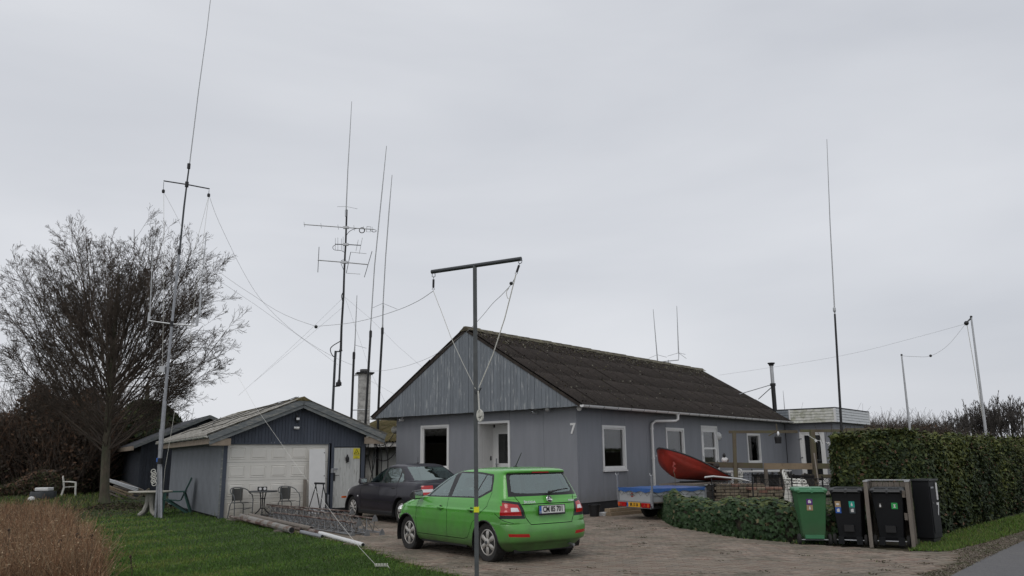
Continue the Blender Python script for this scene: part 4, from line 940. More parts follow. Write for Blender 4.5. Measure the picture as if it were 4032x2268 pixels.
mm_ = {'body': ('body', 'fpaint'), 'trim': ('window_surround', 'trim'), 'windowL': ('window', 'carglass'), 'windowR': ('window', 'carglass'), 'rear_side_windowL': ('window', 'carglass'), 'rear_side_windowR': ('window', 'carglass'),
       'gap': ('panel_gap', 'black'), 'front_doorL': ('door', 'fpaint'), 'front_doorR': ('door', 'fpaint'), 'rear_doorL': ('door', 'fpaint'), 'rear_doorR': ('door', 'fpaint'), 'lampclearL': ('reversing_lamp', 'clearlamp'), 'lampclearR': ('reversing_lamp', 'clearlamp'),
       'lampredL': ('tail_lamp', 'redlamp'), 'lampredR': ('tail_lamp', 'redlamp'), 'lampblackL': ('lamp_surround', 'trim'), 'lampblackR': ('lamp_surround', 'trim'), 'rear_window': ('rear_window', 'carglass'), 'reflectorL': ('reflector', 'redlamp'), 'reflectorR': ('reflector', 'redlamp'), 'windscreen': ('windscreen', 'carglass'), 'bumper': ('bumper', 'fpaint'), 'bumper_valance': ('bumper_valance', 'fpaint')}
hp = {}
for k_, fs in parts.items():
    if k_ == 'cut': continue
    nm_, mt_ = mm_[k_]; hp[k_] = part_mesh(fs, nm_, M[mt_], hb, {'gap': .012, 'rear_window': .006}.get(k_, 0.))
bm.free()
for x in (0, 2.47):
    for s_ in (1, -1): arch_liner(hb, x, .345, s_*.855, s_*.52)
for x, rsp in ((0, 0), (2.47, 0)):
    for s_ in (1, -1): wheel(hb, x, s_*.712, .312, .19, s_, (6, math.pi/6, .034, .050), .21)
# arch lips
for x in (0, 2.47):
    for s_ in (1, -1):
        mb = MB(); pts = []
        for k_ in range(17):
            a = math.pi*(-.10+1.2*k_/16); zz = .30+.349*math.sin(a); pts.append((x+.349*math.cos(a), s_*(interp(L, max(zz, .2), 3)-.012), zz))
        mb.tube(pts, .014, 5); mb.build('arch_lip', M['trim'], hb)
mb = MB(); mb.bb(-.45, 3.0, -.60, .60, .17, .42); mb.build('underbody', M['black'], hb)
mb = MB(); mb.prism([(.6, .26), (2.05, .26), (2.05, .20), (.6, .20)], 1.56, lambda u, v, d: Vector((u, -.78+d, v))); mb.build('sill', M['black'], hb)
for s_ in (.36, -.36): seat(hb, 1.35, s_, M['cloth'])
seat(hb, .35, .0, M['cloth'], False, .6)
for s_ in (.38, -.38): 
    h = MB(); h.bb(.02, .10, s_-.12, s_+.12, 1.08, 1.20); h.build('headrest', M['cloth'], hb, bevel=.02)
mb = MB(); mb.prism([(1.75, .7), (1.85, .95), (2.2, .97), (2.3, .7)], 1.4, lambda u, v, d: Vector((u, -.7+d, v))); mb.build('dashboard', M['black'], hb)
mb = MB(); mb.tube([(1.68+.03*math.sin(a), .36+.18*math.cos(a), .92+.17*math.sin(a)) for a in [2*math.pi*i/16 for i in range(17)]], .014, 6); mb.build('steering_wheel', M['black'], hb)
# door mirrors
for s_ in (1, -1):
    mb = MB(); mb.tube([(1.98, s_*.80, .99), (1.96, s_*.88, 1.0)], .03); mb.prism([(1.90, .93), (1.90, 1.075), (1.98, 1.09), (2.07, 1.03), (2.07, .95)], .20, lambda u, v, d: Vector((u, s_*(.84+d*.95), v-.1*d))); mo = mb.build('door_mirror', M['trim'], hb, bevel=.02, smooth=True)
    mb = MB(); mb.add([(1.892, s_*.86, .945), (1.892, s_*1.015, .94), (1.892, s_*1.015, 1.045), (1.892, s_*.86, 1.06)], [(0, 1, 2, 3)]); mb.build('mirror_glass', M['chrome'], mo)
# handles
for x in (1.27, .33):
    for s_ in (1, -1):
        d_ = hp.get(('front_door' if x > 1 else 'rear_door')+('L' if s_ > 0 else 'R'))
        mb = MB(); mb.tube([(x+.13, s_*.842, .80), (x+.09, s_*.885, .805), (x-.05, s_*.888, .80), (x-.10, s_*.845, .80)], [.012, .016, .016, .012], 8); mb.build('handle', M['fpaint'], d_, smooth=True)
        mb = MB(); mb.lathe([(.045, 0), (.045, .004*s_), (0, .004*s_)], 12, (x+.02, s_*.8605, .795), 'y'); mb.build('handle_recess', M['trim'], d_)
# plate, badge, letters, wiper, antenna, spoiler lamp, exhaust
pm = basis((-.655, 0, .815), (0, -1, 0), (.02, 0, 1)); Z = Vector((-1, 0, .06)).normalized()
def onrear(u, v, d=0): return pm @ Vector((u, v, d))
pl_ = MB(); pl_.add([onrear(a, b, c) for a, b, c in [(-.265, -.06, 0), (.265, -.06, 0), (.265, .06, 0), (-.265, .06, 0), (-.265, -.06, .012), (.265, -.06, .012), (.265, .06, .012), (-.265, .06, .012)]], [(4, 5, 6, 7), (0, 3, 2, 1), (0, 1, 5, 4), (1, 2, 6, 5), (2, 3, 7, 6), (3, 0, 4, 7)])
npl = pl_.build('number_plate', M['plate'], hb)
fr_ = MB()
for a, b, c, d in ((-.272, .272, -.085, -.058), (-.272, .272, .058, .066), (-.272, -.263, -.06, .06), (.263, .272, -.06, .06)): fr_.add([onrear(u, v, w_) for w_ in (0, .016) for u, v in ((a, c), (b, c), (b, d), (a, d))], [(4, 5, 6, 7), (0, 1, 5, 4), (1, 2, 6, 5), (2, 3, 7, 6), (3, 0, 4, 7)])
fr_.build('plate_frame', M['trim'], npl)
bl = MB(); bl.add([onrear(u, v, .0135) for u, v in ((-.258, -.055), (-.215, -.055), (-.215, .055), (-.258, .055))], [(0, 1, 2, 3)]); bl.build('country_band', M['blue'], npl)
text('CM 85 701', .115, M['ink'], npl, pm @ Matrix.Translation((.022, -.002, .014)), .80, bold=.0035, depth=.0005)
text('DK', .028, M['plate'], npl, pm @ Matrix.Translation((-.236, -.035, .015)), 1, depth=.0005)
text('ŠKODA', .052, M['chrome'], hb, basis((-.625, .42, .935), (0, -1, 0), (.2, 0, 1)), 1.35, bold=.001, depth=.004)
text('FABIA', .042, M['chrome'], hb, basis((-.625, -.44, .935), (0, -1, 0), (.2, 0, 1)), 1.1, bold=.001, depth=.004)
emblem(hb, basis((-.606, 0, .97), (0, -1, 0), (.35, 0, 1)), .055)
wp = MB(); wp.tube([(-.57, -.05, 1.075), (-.55, -.16, 1.09), (-.535, -.43, 1.12)], [.02, .013, .006], 6); wp.tube([(-.55, -.08, 1.09), (-.535, -.46, 1.115)], .006, 5); wp.ball((-.575, -.03, 1.07), .03, 8, 5); wp.build('wiper', M['black'], hb)
mb = MB(); mb.ball((.28, 0, 1.468), .04, 10, 6, sc=(1.3, 1, .5)); mb.tube([(.28, 0, 1.475), (.11, 0, 1.70)], [.009, .005], 6); mb.build('aerial', M['black'], hb, smooth=True)
mb = MB(); mb.bb(-.395, -.375, -.17, .17, 1.378, 1.392); mb.build('brake_lamp', M['redlamp'], hb)
mb = MB(); mb.tube([(-.50, -.45, .26), (-.66, -.45, .24)], .022, 8); mb.build('exhaust', M['galv'], hb)
for s_ in (.42, -.42):
    mb = MB(); mb.ball((3.06, s_*1.38, .70), .12, 10, 6, sc=(.8, 1.0, .6)); mb.build('headlight', M['clearlamp'], hb, smooth=True)

# ---------------------------------------------------------------- dark saloon
SC = 1.12
rl, fl_ = G(1010, 1322), G(876.5, 1306)
hd = (fl_-rl).normalized(); lf = Vector((-hd.y, hd.x, 0)); org = rl - lf*.78*SC
sl_ = thing('saloon_car', 'dark aubergine saloon car parked beside the garage door', 'car', org, math.atan2(hd.y, hd.x)); sl_.scale = (SC,)*3
V = [(.20, -.85, 3.15, .70), (.24, -.93, 3.28, .80), (.30, -.98, 3.34, .83), (.40, -1.02, 3.38, .845), (.50, -1.03, 3.40, .853), (.58, -1.02, 3.39, .858), (.66, -1.0, 3.36, .858), (.74, -.985, 3.30, .852), (.80, -.975, 3.18, .845), (.84, -.97, 3.02, .838), (.88, -.965, 2.76, .828), (.91, -.955, 2.50, .815),
     (.935, -.94, 2.26, .795), (.955, -.90, 2.12, .778), (.97, -.78, 2.06, .765), (.98, -.60, 2.03, .757), (.99, -.46, 2.0, .75), (1.02, -.39, 1.95, .738), (1.10, -.24, 1.80, .708), (1.20, -.05, 1.60, .665), (1.28, .10, 1.42, .628), (1.33, .20, 1.28, .60), (1.355, .27, 1.17, .578), (1.375, .36, 1.02, .54), (1.39, .46, .90, .47), (1.40, .58, .82, .35), (1.402, .65, .75, .2)]
def caps2(z):
    if z < .95: return (.36, 2.7, .80, 2.2, .07)
    if z < 1.0: return (.36, 3.0, .50, 2.4, .05)
    return (.30, 3.0, .45, 2.5, .06)
bm = body_mesh(V, caps2)
WB = 2.55
side = lambda c, n: abs(n.y) > .4 and abs(c.y) > .35
fw_ = [(1.88, .955), (1.06, .955), (1.00, 1.30), (1.22, 1.29), (1.45, 1.19), (1.70, 1.06)]
rw_ = [(.99, .955), (.28, .96), (.24, 1.10), (.28, 1.25), (.36, 1.29), (.93, 1.305)]
qw = [(.22, .97), (.03, .98), (.0, 1.03), (.10, 1.15), (.20, 1.19), (.18, 1.1)]
band = [(1.95, .945), (-.02, .95), (-.06, 1.02), (.10, 1.19), (.32, 1.31), (1.0, 1.325), (1.24, 1.312), (1.50, 1.20), (1.76, 1.07)]
gl_ = strip([(2.0, .35), (2.03, .60), (1.98, .94)]) + strip([(1.03, .95), (1.02, .60), (1.03, .35)]) + strip([(2.0, .345), (.40, .345), (.36, .42), (.28, .60), (.12, .72), (.20, .95)])
mould = [(1.98, .52), (.40, .50), (.40, .525), (1.98, .545)]
tl = [(.50, .915), (.90, .90), (.90, .66), (.56, .64), (.50, .70)]
tlc = [(.50, .835), (.90, .825), (.90, .765), (.50, .765)]
rg = [(-.62, 1.02), (-.50, 1.325), (.50, 1.325), (.62, 1.02)]
rearw = lambda c, n: c.x < -.82 and c.z < .95
regs = [('cut', 'side', circ(0, .30, .34), side), ('cut', 'side', circ(WB, .30, .34), side), ('wa', 'side', fw_, side), ('wb', 'side', rw_, side), ('wc', 'side', qw, side), ('trim', 'side', band, side)]
regs += [('gap', 'side', p, side) for p in gl_] + [('mould', 'side', mould, side)]
regs += [('front_door', 'side', [(1.995, .35), (2.025, .6), (1.975, .94), (1.035, .945), (1.025, .6), (1.035, .35)], side), ('rear_door', 'side', [(1.02, .35), (1.01, .6), (1.02, .945), (.20, .945), (.13, .725), (.29, .605), (.37, .42), (.41, .35)], side)]
regs += [('lampc', 'rear', tlc, rearw), ('lampc', 'rear', mir(tlc), rearw), ('lampr', 'rear', tl, rearw), ('lampr', 'rear', mir(tl), rearw), ('rear_window', 'rear', rg, lambda c, n: c.x < .4 and c.z > 1.0 and n.x < -.1), ('windscreen', 'rear', [(-.70, .96), (-.55, 1.32), (.55, 1.32), (.70, .96)], lambda c, n: c.x > 1.0 and n.x > .2 and abs(n.y) < .6)]
regs += [('gap', 'rear', p, lambda c, n: c.x < -.8) for p in strip([(-.52, .93), (-.50, .62), (.50, .62), (.52, .93)])]
parts = classify(bm, regs); bm.normal_update()
mm_ = {'body': ('body', 'vpaint'), 'trim': ('window_surround', 'trim'), 'wa': ('window', 'carglass'), 'wb': ('window', 'carglass'), 'wc': ('window', 'carglass'), 'gap': ('panel_gap', 'black'), 'mould': ('side_moulding', 'trim'), 'front_door': ('door', 'vpaint'), 'rear_door': ('door', 'vpaint'), 'lampc': ('reversing_lamp', 'clearlamp'), 'lampr': ('tail_lamp', 'redlamp'), 'rear_window': ('rear_window', 'carglass'), 'windscreen': ('windscreen', 'carglass')}
for k_, fs in parts.items():
    if k_ == 'cut': continue
    nm_, mt_ = mm_[k_]
    if k_ in ('body', 'trim', 'gap', 'rear_window', 'windscreen'): part_mesh(fs, nm_, M[mt_], sl_, .01 if k_ == 'gap' else 0)
    else:
        for s_ in (1, -1):
            q = [f for f in fs if f.calc_center_median().y*s_ > 0]
            if q:
                o = part_mesh(q, nm_, M[mt_], sl_, -.008 if k_ == 'mould' else 0)
                if nm_ == 'door':
                    xh = 1.14 if k_ == 'front_door' else .32
                    mb = MB(); mb.bb(xh-.07, xh+.09, s_*.832-.012, s_*.832+.012, .815, .855); mb.build('handle', M['black'], o, bevel=.008)
bm.free()
for x in (0, WB):
    for s_ in (1, -1): arch_liner(sl_, x, .34, s_*.85, s_*.5); wheel(sl_, x, s_*.705, .30, .185, s_, (9, .2, .022, .034), .205)
mb = MB(); mb.bb(-.75, 3.1, -.58, .58, .17, .42); mb.build('underbody', M['black'], sl_)
mb = MB(); mb.prism([(.40, .30), (2.15, .30), (2.15, .19), (.40, .19)], 1.68, lambda u, v, d: Vector((u, -.84+d, v))); mb.build('sill', M['trim'], sl_, bevel=.02)
for s_ in (.36, -.36): seat(sl_, 1.3, s_, M['cloth'])
seat(sl_, .40, 0, M['cloth'], False, .58)
for s_ in (.36, -.36): 
    h = MB(); h.bb(.02, .11, s_-.12, s_+.12, 1.03, 1.17); h.build('headrest', M['cloth'], sl_, bevel=.02)
mb = MB(); mb.prism([(1.7, .7), (1.78, .93), (2.05, .94), (2.15, .7)], 1.3, lambda u, v, d: Vector((u, -.65+d, v))); mb.build('dashboard', M['black'], sl_)
for s_ in (1, -1):
    mb = MB(); mb.prism([(1.74, .92), (1.74, 1.05), (1.84, 1.06), (1.90, .94)], .19, lambda u, v, d: Vector((u, s_*(.80+d), v))); mo = mb.build('door_mirror', M['vpaint'], sl_, bevel=.02, smooth=True)
    mb = MB(); mb.add([(1.733, s_*.82, .935), (1.733, s_*.97, .935), (1.733, s_*.97, 1.035), (1.733, s_*.82, 1.035)], [(0, 1, 2, 3)]); mb.build('mirror_glass', M['chrome'], mo)
    mb = MB(); mb.bb(3.24, 3.30, s_*.70-.06, s_*.70+.06, .52, .57); mb.build('side_marker', M['orange'], sl_)
    mb = MB(); mb.bb(2.12, 2.17, s_*.853-.005, s_*.853+.01, .60, .63); mb.build('indicator', M['clearlamp'], sl_)
    mb = MB(); mb.ball((3.14, s_*.52, .70), .12, 10, 6, sc=(.8, 1.1, .6)); mb.build('headlight', M['clearlamp'], sl_, smooth=True)
mb = MB(); mb.tube([(.62, 0, 1.39), (.62, 0, 1.56)], [.008, .004], 6); mb.ball((.62, 0, 1.40), .03, 8, 5); mb.build('aerial', M['black'], sl_)
pm = basis((-.995, 0, .76), (0, -1, 0), (.04, 0, 1))
pl_ = MB(); pl_.add([pm @ Vector(p) for p in [(-.26, -.055, 0), (.26, -.055, 0), (.26, .055, 0), (-.26, .055, 0), (-.26, -.055, .012), (.26, -.055, .012), (.26, .055, .012), (-.26, .055, .012)]], [(4, 5, 6, 7), (0, 3, 2, 1), (0, 1, 5, 4), (1, 2, 6, 5), (2, 3, 7, 6), (3, 0, 4, 7)])
npl = pl_.build('number_plate', M['plate'], sl_)
text('VV 57 700', .11, M['ink'], npl, pm @ Matrix.Translation((.01, 0, .014)), .82, bold=.003, depth=.0005)
text('VOLVO', .06, M['chrome'], sl_, basis((-.985, 0, .87), (0, -1, 0), (.04, 0, 1)), 1.3, bold=.001, depth=.004)
# ================================================================== MASTS, AERIALS, WIRES
def W3(t, pts): return [p - t.location for p in pts]
def mast(name, label, cat, base, group=None): return thing(name, label, cat, (base.x, base.y, 0), 0, group)
def wtube(par, name, m, pts, r, n=6, smooth=True):
    mb = MB(); mb.tube(pts, r, n); return mb.build(name, M[m] if isinstance(m, str) else m, par, world=True, smooth=smooth)
def polyA(px, Y0, Y1=None):
    n = len(px); Y1 = Y0 if Y1 is None else Y1
    return [A(x, y, Y0+(Y1-Y0)*i/(n-1)) for i, (x, y) in enumerate(px)]
def smoothp(p, k=6):
    """catmull-rom through points"""
    out = []; n = len(p)
    for i in range(n-1):
        a, b, c, d = p[max(i-1, 0)], p[i], p[i+1], p[min(i+2, n-1)]
        for j in range(k):
            t = j/k; out.append(.5*((2*b)+(c-a)*t+(2*a-5*b+4*c-d)*t*t+(-a+3*b-3*c+d)*t**3))
    out.append(p[-1]); return out
# ---- T shaped post in the foreground
Yp = 11.0; pb = A(1199.5, 1480, Yp); pt = A(1194.5, 668, Yp)
tp = mast('t_shaped_post', 'grey steel post with crossbar standing in front of green car', 'post', pb)
mb = MB(); mb.bar((pb.x, pb.y, 0), pt, .056, .056); mb.build('pole', M['postgrey'], tp, world=True, bevel=.004)
L1, R1 = A(1086, 684, 11.37), A(1311, 651, 10.63)
wtube(tp, 'crossbar', 'darkpole', [L1, R1], .031, 12)
q = A(1198.5, 1282, Yp-.03); mb = MB(); mb.bb(q.x-.034, q.x+.034, Yp-.034, Yp+.034, q.z-.036, q.z+.036); mb.build('yellow_tape', M['tape'], tp, world=True)
q = A(1200, 985, Yp-.03); mb = MB(); mb.bb(q.x-.036, q.x+.036, Yp-.036, Yp+.036, q.z-.02, q.z+.02); mb.tube([q+Vector((.03, -.02, 0)), q+Vector((.06, -.05, .05))], .01); mb.build('cleat', M['darkpole'], tp, world=True)
def shackle(par, top, bot, m='blackmetal'):
    d = bot-top; a, b = top+d*.18, top+d*.36; c_, e = top+d*.84, bot
    mb = MB(); mb.tube([top+Vector((-.02, 0, 0)), a+Vector((-.022, 0, 0)), a+Vector((0, 0, -.012)), a+Vector((.022, 0, 0)), top+Vector((.02, 0, 0))], .006, 5); mb.tube([a, b], .005, 5)
    mb.tube([c_, c_*.4+e*.6+Vector((-.02, 0, 0)), e, c_*.4+e*.6+Vector((.02, 0, 0)), c_], .005, 5); mb.build('shackle', M['galv'], par, world=True)
    wtube(par, 'turnbuckle', m, [b, c_], .016, 8)
hl = thing('insulator_strain', 'dark turnbuckle hanging from left end of the post crossbar', 'shackle', (L1.x, L1.y, 0)); shackle(hl, A(1091, 688, 11.36), A(1090, 730, 11.36))
hr_ = thing('insulator_strain', 'dark turnbuckle hanging from right end of the post crossbar', 'shackle', (R1.x, R1.y, 0)); shackle(hr_, A(1310, 655, 10.64), A(1298, 690, 10.64))
hr_['group'] = 'turnbuckles under the crossbar'; hl['group'] = 'turnbuckles under the crossbar'
wc = [0]
def rope(name, label, cat, px, Y0, Y1, r, m, sm=False, group=None, n=5):
    p = polyA(px, Y0, Y1); p = smoothp(p) if sm else p
    if name in ('aerial_wire', 'stay_wire', 'guy_rope', 'halyard'): r *= .62
    t = thing(name, label, cat, (p[0].x, p[0].y, 0), 0, group); wtube(t, 'strand', m, p, r, n); return t
rope('rope', 'thin rope from left turnbuckle down to the cleat on post', 'rope', [(1090, 732), (1110, 783), (1135, 850), (1165, 915), (1196, 978)], 11.36, 10.97, .0045, 'rope')
rope('rope', 'white rope from the right turnbuckle down to post cleat', 'rope', [(1298, 690), (1270, 800), (1240, 892), (1205, 975)], 10.64, 10.95, .008, 'rope')
rope('rope', 'white rope tail hanging down the front of grey post', 'rope', [(1203, 983), (1204, 1000), (1206, 1035)], 10.93, 10.93, .011, 'rope')
cl = thing('rope_coil', 'bundled coil of white rope hanging on the grey post', 'rope', A(1208, 1045, 10.9)*1)
cl.location = (A(1208, 1045, 10.9).x, 10.9, 0); cz = A(1208, 1045, 10.9).z
mb = MB()
for i in range(9):
    t0 = rng.uniform(-.3, .3); ww = .03+rng.uniform(-.008, .008); hh_ = .075+rng.uniform(-.012, .01); dx = rng.uniform(-.012, .012); dy = rng.uniform(-.02, .02)
    mb.tube([(dx+ww*math.cos(a)+.2*t0*hh_*math.sin(a), dy, cz+hh_*math.sin(a)) for a in [2*math.pi*k/12 for k in range(13)]], .007, 5)
for i in range(4): mb.tube([(.035*math.cos(a), .03*math.sin(a), cz+.03-.014*i+.012*math.cos(a)) for a in [2*math.pi*k/10 for k in range(11)]], .007, 5)
o = mb.build('loops', M['rope'], cl, smooth=True)
# ---- wires
rope('aerial_wire', 'long sagging aerial wire from tall left mast past the black ball to post crossbar', 'wire', [(1090, 732), (1050, 758), (1000, 780), (930, 802), (870, 814), (795, 821)], 11.36, 20, .0075, 'wire', True)
rope('aerial_wire', 'thin wire rising from black ball to the top of left mast', 'wire', [(795, 821), (740, 802), (690, 778), (640, 745), (590, 712), (540, 675), (500, 640), (470, 600), (445, 545), (414, 487)], 20, 25, .008, 'wire', True)
bl_ = A(795, 822, 20); t = thing('insulator_ball', 'small black ball on the sagging wire above the garage', 'insulator', (bl_.x, bl_.y, 0)); mb = MB(); mb.ball(bl_, .045, 10, 8); mb.build('ball', M['black'], t, world=True, smooth=True)
b2 = A(1286, 713, 10.75); t = thing('insulator_ball', 'black ball knot on rope below the right end of crossbar', 'insulator', (b2.x, b2.y, 0)); mb = MB(); mb.ball(b2, .026, 10, 8); mb.build('ball', M['black'], t, world=True, smooth=True)
rope('aerial_wire', 'wavy wire from right crossbar end sagging over the gable peak to the chimney', 'wire', [(1296, 698), (1284, 718), (1262, 742), (1238, 765), (1215, 793), (1190, 820), (1172, 836), (1150, 852), (1120, 875), (1085, 897), (1040, 915), (1000, 926), (955, 933), (900, 932)], 10.7, 33, .0085, 'wire', True)
rope('rope', 'short loose rope end hanging near black knot', 'rope', [(1280, 725), (1274, 735), (1276, 747), (1279, 752)], 10.8, 10.8, .005, 'rope', True)
rope('aerial_wire', 'thin wire from right arm of left mast drooping across to the chimney', 'wire', [(527, 495), (545, 545), (575, 610), (610, 680), (650, 745), (700, 800), (760, 850), (830, 893), (890, 920)], 25, 33, .008, 'wire', True)
rope('aerial_wire', 'thin wire from middle of left mast running down toward the link roof', 'wire', [(452, 637), (500, 668), (560, 712), (640, 765), (720, 822), (800, 880), (850, 918)], 25, 33, .007, 'wire')
for lab, px, Y0, Y1 in (('thin stay wire from yagi mast down left to the tree', [(862, 750), (780, 830), (700, 905), (600, 995)], 33, 36), ('second thin stay wire from yagi mast down left', [(863, 772), (760, 860), (640, 960)], 33, 36), ('thin stay wire from yagi mast down to house ridge', [(866, 746), (930, 800), (1000, 870), (1075, 935)], 33, 33), ('steep thin stay wire from yagi mast down behind the gable', [(868, 748), (900, 840), (930, 930), (968, 1010)], 33, 33),
    ('thin wire sloping from chimney toward the house roof', [(900, 940), (980, 985), (1005, 1000)], 33, 33)):
    rope('stay_wire', lab, 'wire', px, Y0, Y1, .006, 'wire')
rope('guy_rope', 'white guy rope running over the garage front down to spring in the lawn', 'rope', [(600, 950), (640, 1020), (700, 1105), (755, 1185), (800, 1242), (850, 1310), (905, 1378), (948, 1424)], 26, 13.2, .0055, 'rope')
sp_ = G(955, 1430); t = thing('spring_anchor', 'coiled white rope spring where guy rope meets the grass edge', 'spring', sp_)
mb = MB(); mb.tube([(-.08+.0035*i, .025*math.cos(i*.9), .05+.025*math.sin(i*.9)) for i in range(60)], .006, 5); mb.tube([(.12, 0, .05), (.2, -.05, -.05)], .008, 5); mb.build('coil', M['rope'], t, smooth=True)
# ---- big left mast
YM = 25.3; mbp = G(398, 1303)
bm_ = mast('antenna_mast', 'tall leaning grey antenna mast with two crossarms standing beside the oval table', 'antenna mast', mbp)
def Lp(x, y): return A(x, y, YM)
wtube(bm_, 'lower_pole', 'galv', [Vector((Lp(403, 1303).x, YM, 0)), Lp(402, 1160), Lp(414, 1010)], [.075, .068, .06], 10)
wtube(bm_, 'twin_pole', 'galv', [Vector((Lp(391, 1300).x, YM, 0)), Lp(400, 1160), Lp(404, 1080)], .04, 8)
wtube(bm_, 'brace', 'galv', [Vector((Lp(413, 1303).x, YM-.2, 0)), Lp(406, 1175)], .035, 8)
wtube(bm_, 'upper_pole', 'galv', [Lp(412, 1030), Lp(430, 840), Lp(451, 632)], [.052, .045, .04], 8)
wtube(bm_, 'top_pole', 'darkpole', [Lp(451, 640), Lp(463, 520), Lp(471, 455), Lp(475, 425)], [.035, .032, .028, .026], 8)
wtube(bm_, 'crossarm', 'darkpole', [Lp(412, 455), Lp(470, 464), Lp(527, 475)], .022, 6)
wtube(bm_, 'lower_crossarm', 'alu', [Lp(374, 807), Lp(432, 815), Lp(494, 820)], .024, 6)
for nm_, (x, y), rr in (('collar', (475, 418), .055), ('clamp', (470, 464), .06), ('clamp', (451, 634), .055), ('clamp', (432, 815), .06), ('clamp', (402, 1160), .09)):
    p = Lp(x, y); mb = MB(); mb.lathe([(rr, -.09), (rr, .09)], 10, p); mb.build(nm_, M['blackmetal'], bm_, world=True)
p = Lp(400, 1157); mb = MB(); mb.lathe([(.08, -.06), (.08, .06)], 10, p); mb.build('blue_strap', M['blue'], bm_, world=True)
wtube(bm_, 'whip', 'fibre', [Lp(476, 420), Lp(500, 225), Lp(520, 80), Lp(534, -40), Lp(545, -120)], [.018, .015, .013, .011, .008], 6)
for (x, y, x2, y2, x3) in ((412, 458, 411, 487, 411), (526, 478, 525, 497, 525)):
    mb = MB(); p = Lp(x2, y2-6); mb.lathe([(.04, -.06), (.05, -.03), (.05, .03), (.03, .06)], 10, p); mb.build('pulley', M['black'], bm_, world=True)
    wtube(bm_, 'pulley_link', 'darkpole', [Lp(x, y), Lp(x2, y2-8)], .008, 5)
for (x, yb, yt, xt) in ((376, 808, 640, 384), (497, 820, 585, 519)):
    wtube(bm_, 'dipole_rod', 'fibre', [Lp(x, yb), Lp(xt, yt)], [.02, .012], 6)
    wtube(bm_, 'dipole_stub', 'alu', [Lp(x-3, yb), Lp(x-1, yb-22)], .028, 6)
wtube(bm_, 'dipole_rod', 'alu', [Lp(502, 790), Lp(505, 740)], .03, 6)
for lab, px in (('halyard hanging from left pulley of leaning mast', [(412, 487), (413, 640), (411, 800), (408, 930)]), ('halyard hanging from right pulley of leaning mast', [(525, 497), (512, 600), (500, 690), (487, 770), (478, 860)]), ('second halyard from right pulley of leaning mast', [(524, 497), (505, 570), (485, 640)]), ('light cord running down beside garage eave to the mast foot', [(445, 1000), (432, 1080), (415, 1180), (408, 1260)])):
    rope('halyard', lab, 'rope', px, YM, YM, .009, 'rope')
p = Lp(412, 930); jb = MB(); jb.bb(p.x-.10, p.x+.08, YM-.14, YM-.06, p.z-.10, p.z+.10); jb.build('junction_box', M['alu'], bm_, world=True, bevel=.01)
t = mast('hose_bundle', 'small coil of white cord tied at leaning mast foot', 'cord', mbp); mb = MB()
for i in range(6):
    c_ = Lp(390+2*(i % 2), 1186+6*i); mb.tube([c_+Vector((.07*math.cos(a), -.12, .07*math.sin(a))) for a in [2*math.pi*k/10 for k in range(11)]], .014, 5)
mb.build('loops', M['rope'], t, world=True)
# ---- yagi mast
Y1 = 33.0
def Q(x, y): return A(1150*.6389+x*.6389/2.07, 350*.6389+y*.6389/2.07, Y1)     # upper crop
def Q2(x, y): return A(1150*.6389+x*.6389/2.07, 1000*.6389+y*.6389/2.07, Y1)   # lower crop
y1 = mast('yagi_mast', 'tall black mast with stacked yagi aerials behind the garage', 'antenna mast', Q2(335, 1270))
def YT(n, m, pts, r): return wtube(y1, n, m, pts, r, 6)
b0 = Q2(330, 1280); YT('lower_pole', 'darkpole', [Vector((b0.x, Y1, 0)), b0, Q2(350, 870), Q2(356, 790)], .055)
YT('offset_pole', 'darkpole', [Q2(384, 1040), Q2(396, 790)], .045)
YT('main_pole', 'black', [Q2(398, 780), Q2(403, 600), Q2(420, 330), Q2(425, 160), Q2(432, 0), Q(437, 1270), Q(446, 985)], [.055, .05, .048, .045, .042, .042, .04])
YT('bracket', 'darkpole', [Q2(350, 795), Q2(398, 795)], .03); YT('bracket', 'darkpole', [Q2(345, 1080), Q2(390, 1075)], .03)
for (x, y, r1, r2) in ((397, 780, .08, .04), (383, 1040, .09, .05), (380, 1062, .12, .12)):
    p = Q2(x, y); mb = MB(); mb.lathe([(r1, -.06), (r2, .08)], 12, p); mb.build('insulator', M['black'], y1, world=True)
YT('feed_cable', 'black', smoothp([Q2(395, 710), Q2(330, 750), Q2(312, 780), Q2(325, 820), Q2(350, 845)]), .02)
YT('feed_cable', 'black', smoothp([Q2(418, 310), Q2(404, 340), Q2(410, 380)]), .02)
YT('whip', 'fibre', [Q(441, 985), Q(455, 650), Q(472, 360), Q(486, 102)], [.028, .022, .018, .012])
YT('radial', 'alu', [Q(368, 960), Q(440, 958), Q(534, 978)], .008); YT('whip_base', 'alu', [Q(440, 1040), Q(440, 988)], .05)
# top yagi
YT('boom', 'alu', [Q(96, 1105), Q(440, 1130), Q(665, 1145)], .022)
for x, y, d in ((100, 1105, 20), (237, 1115, 20), (376, 1126, 20), (506, 1134, 22), (585, 1140, 20), (655, 1146, 22)): YT('element', 'alu', [Q(x-3, y-d), Q(x+3, y+d)], .011)
YT('loop', 'alu', [Q(610, 1122), Q(642, 1124), Q(638, 1166), Q(606, 1164), Q(610, 1122)], .013)
YT('feed_cable', 'darkpole', smoothp([Q(440, 1200), Q(470, 1160), Q(530, 1138), Q(640, 1144), Q(680, 1150), Q(684, 1162), Q(660, 1166), Q(636, 1150)]), .012)
mb = MB(); mb.tube([Q(570, 1152)+Vector((.12*math.cos(a), 0, .12*math.sin(a))) for a in [2*math.pi*i/12 for i in range(13)]], .02, 5); mb.build('cable_loop', M['black'], y1, world=True)
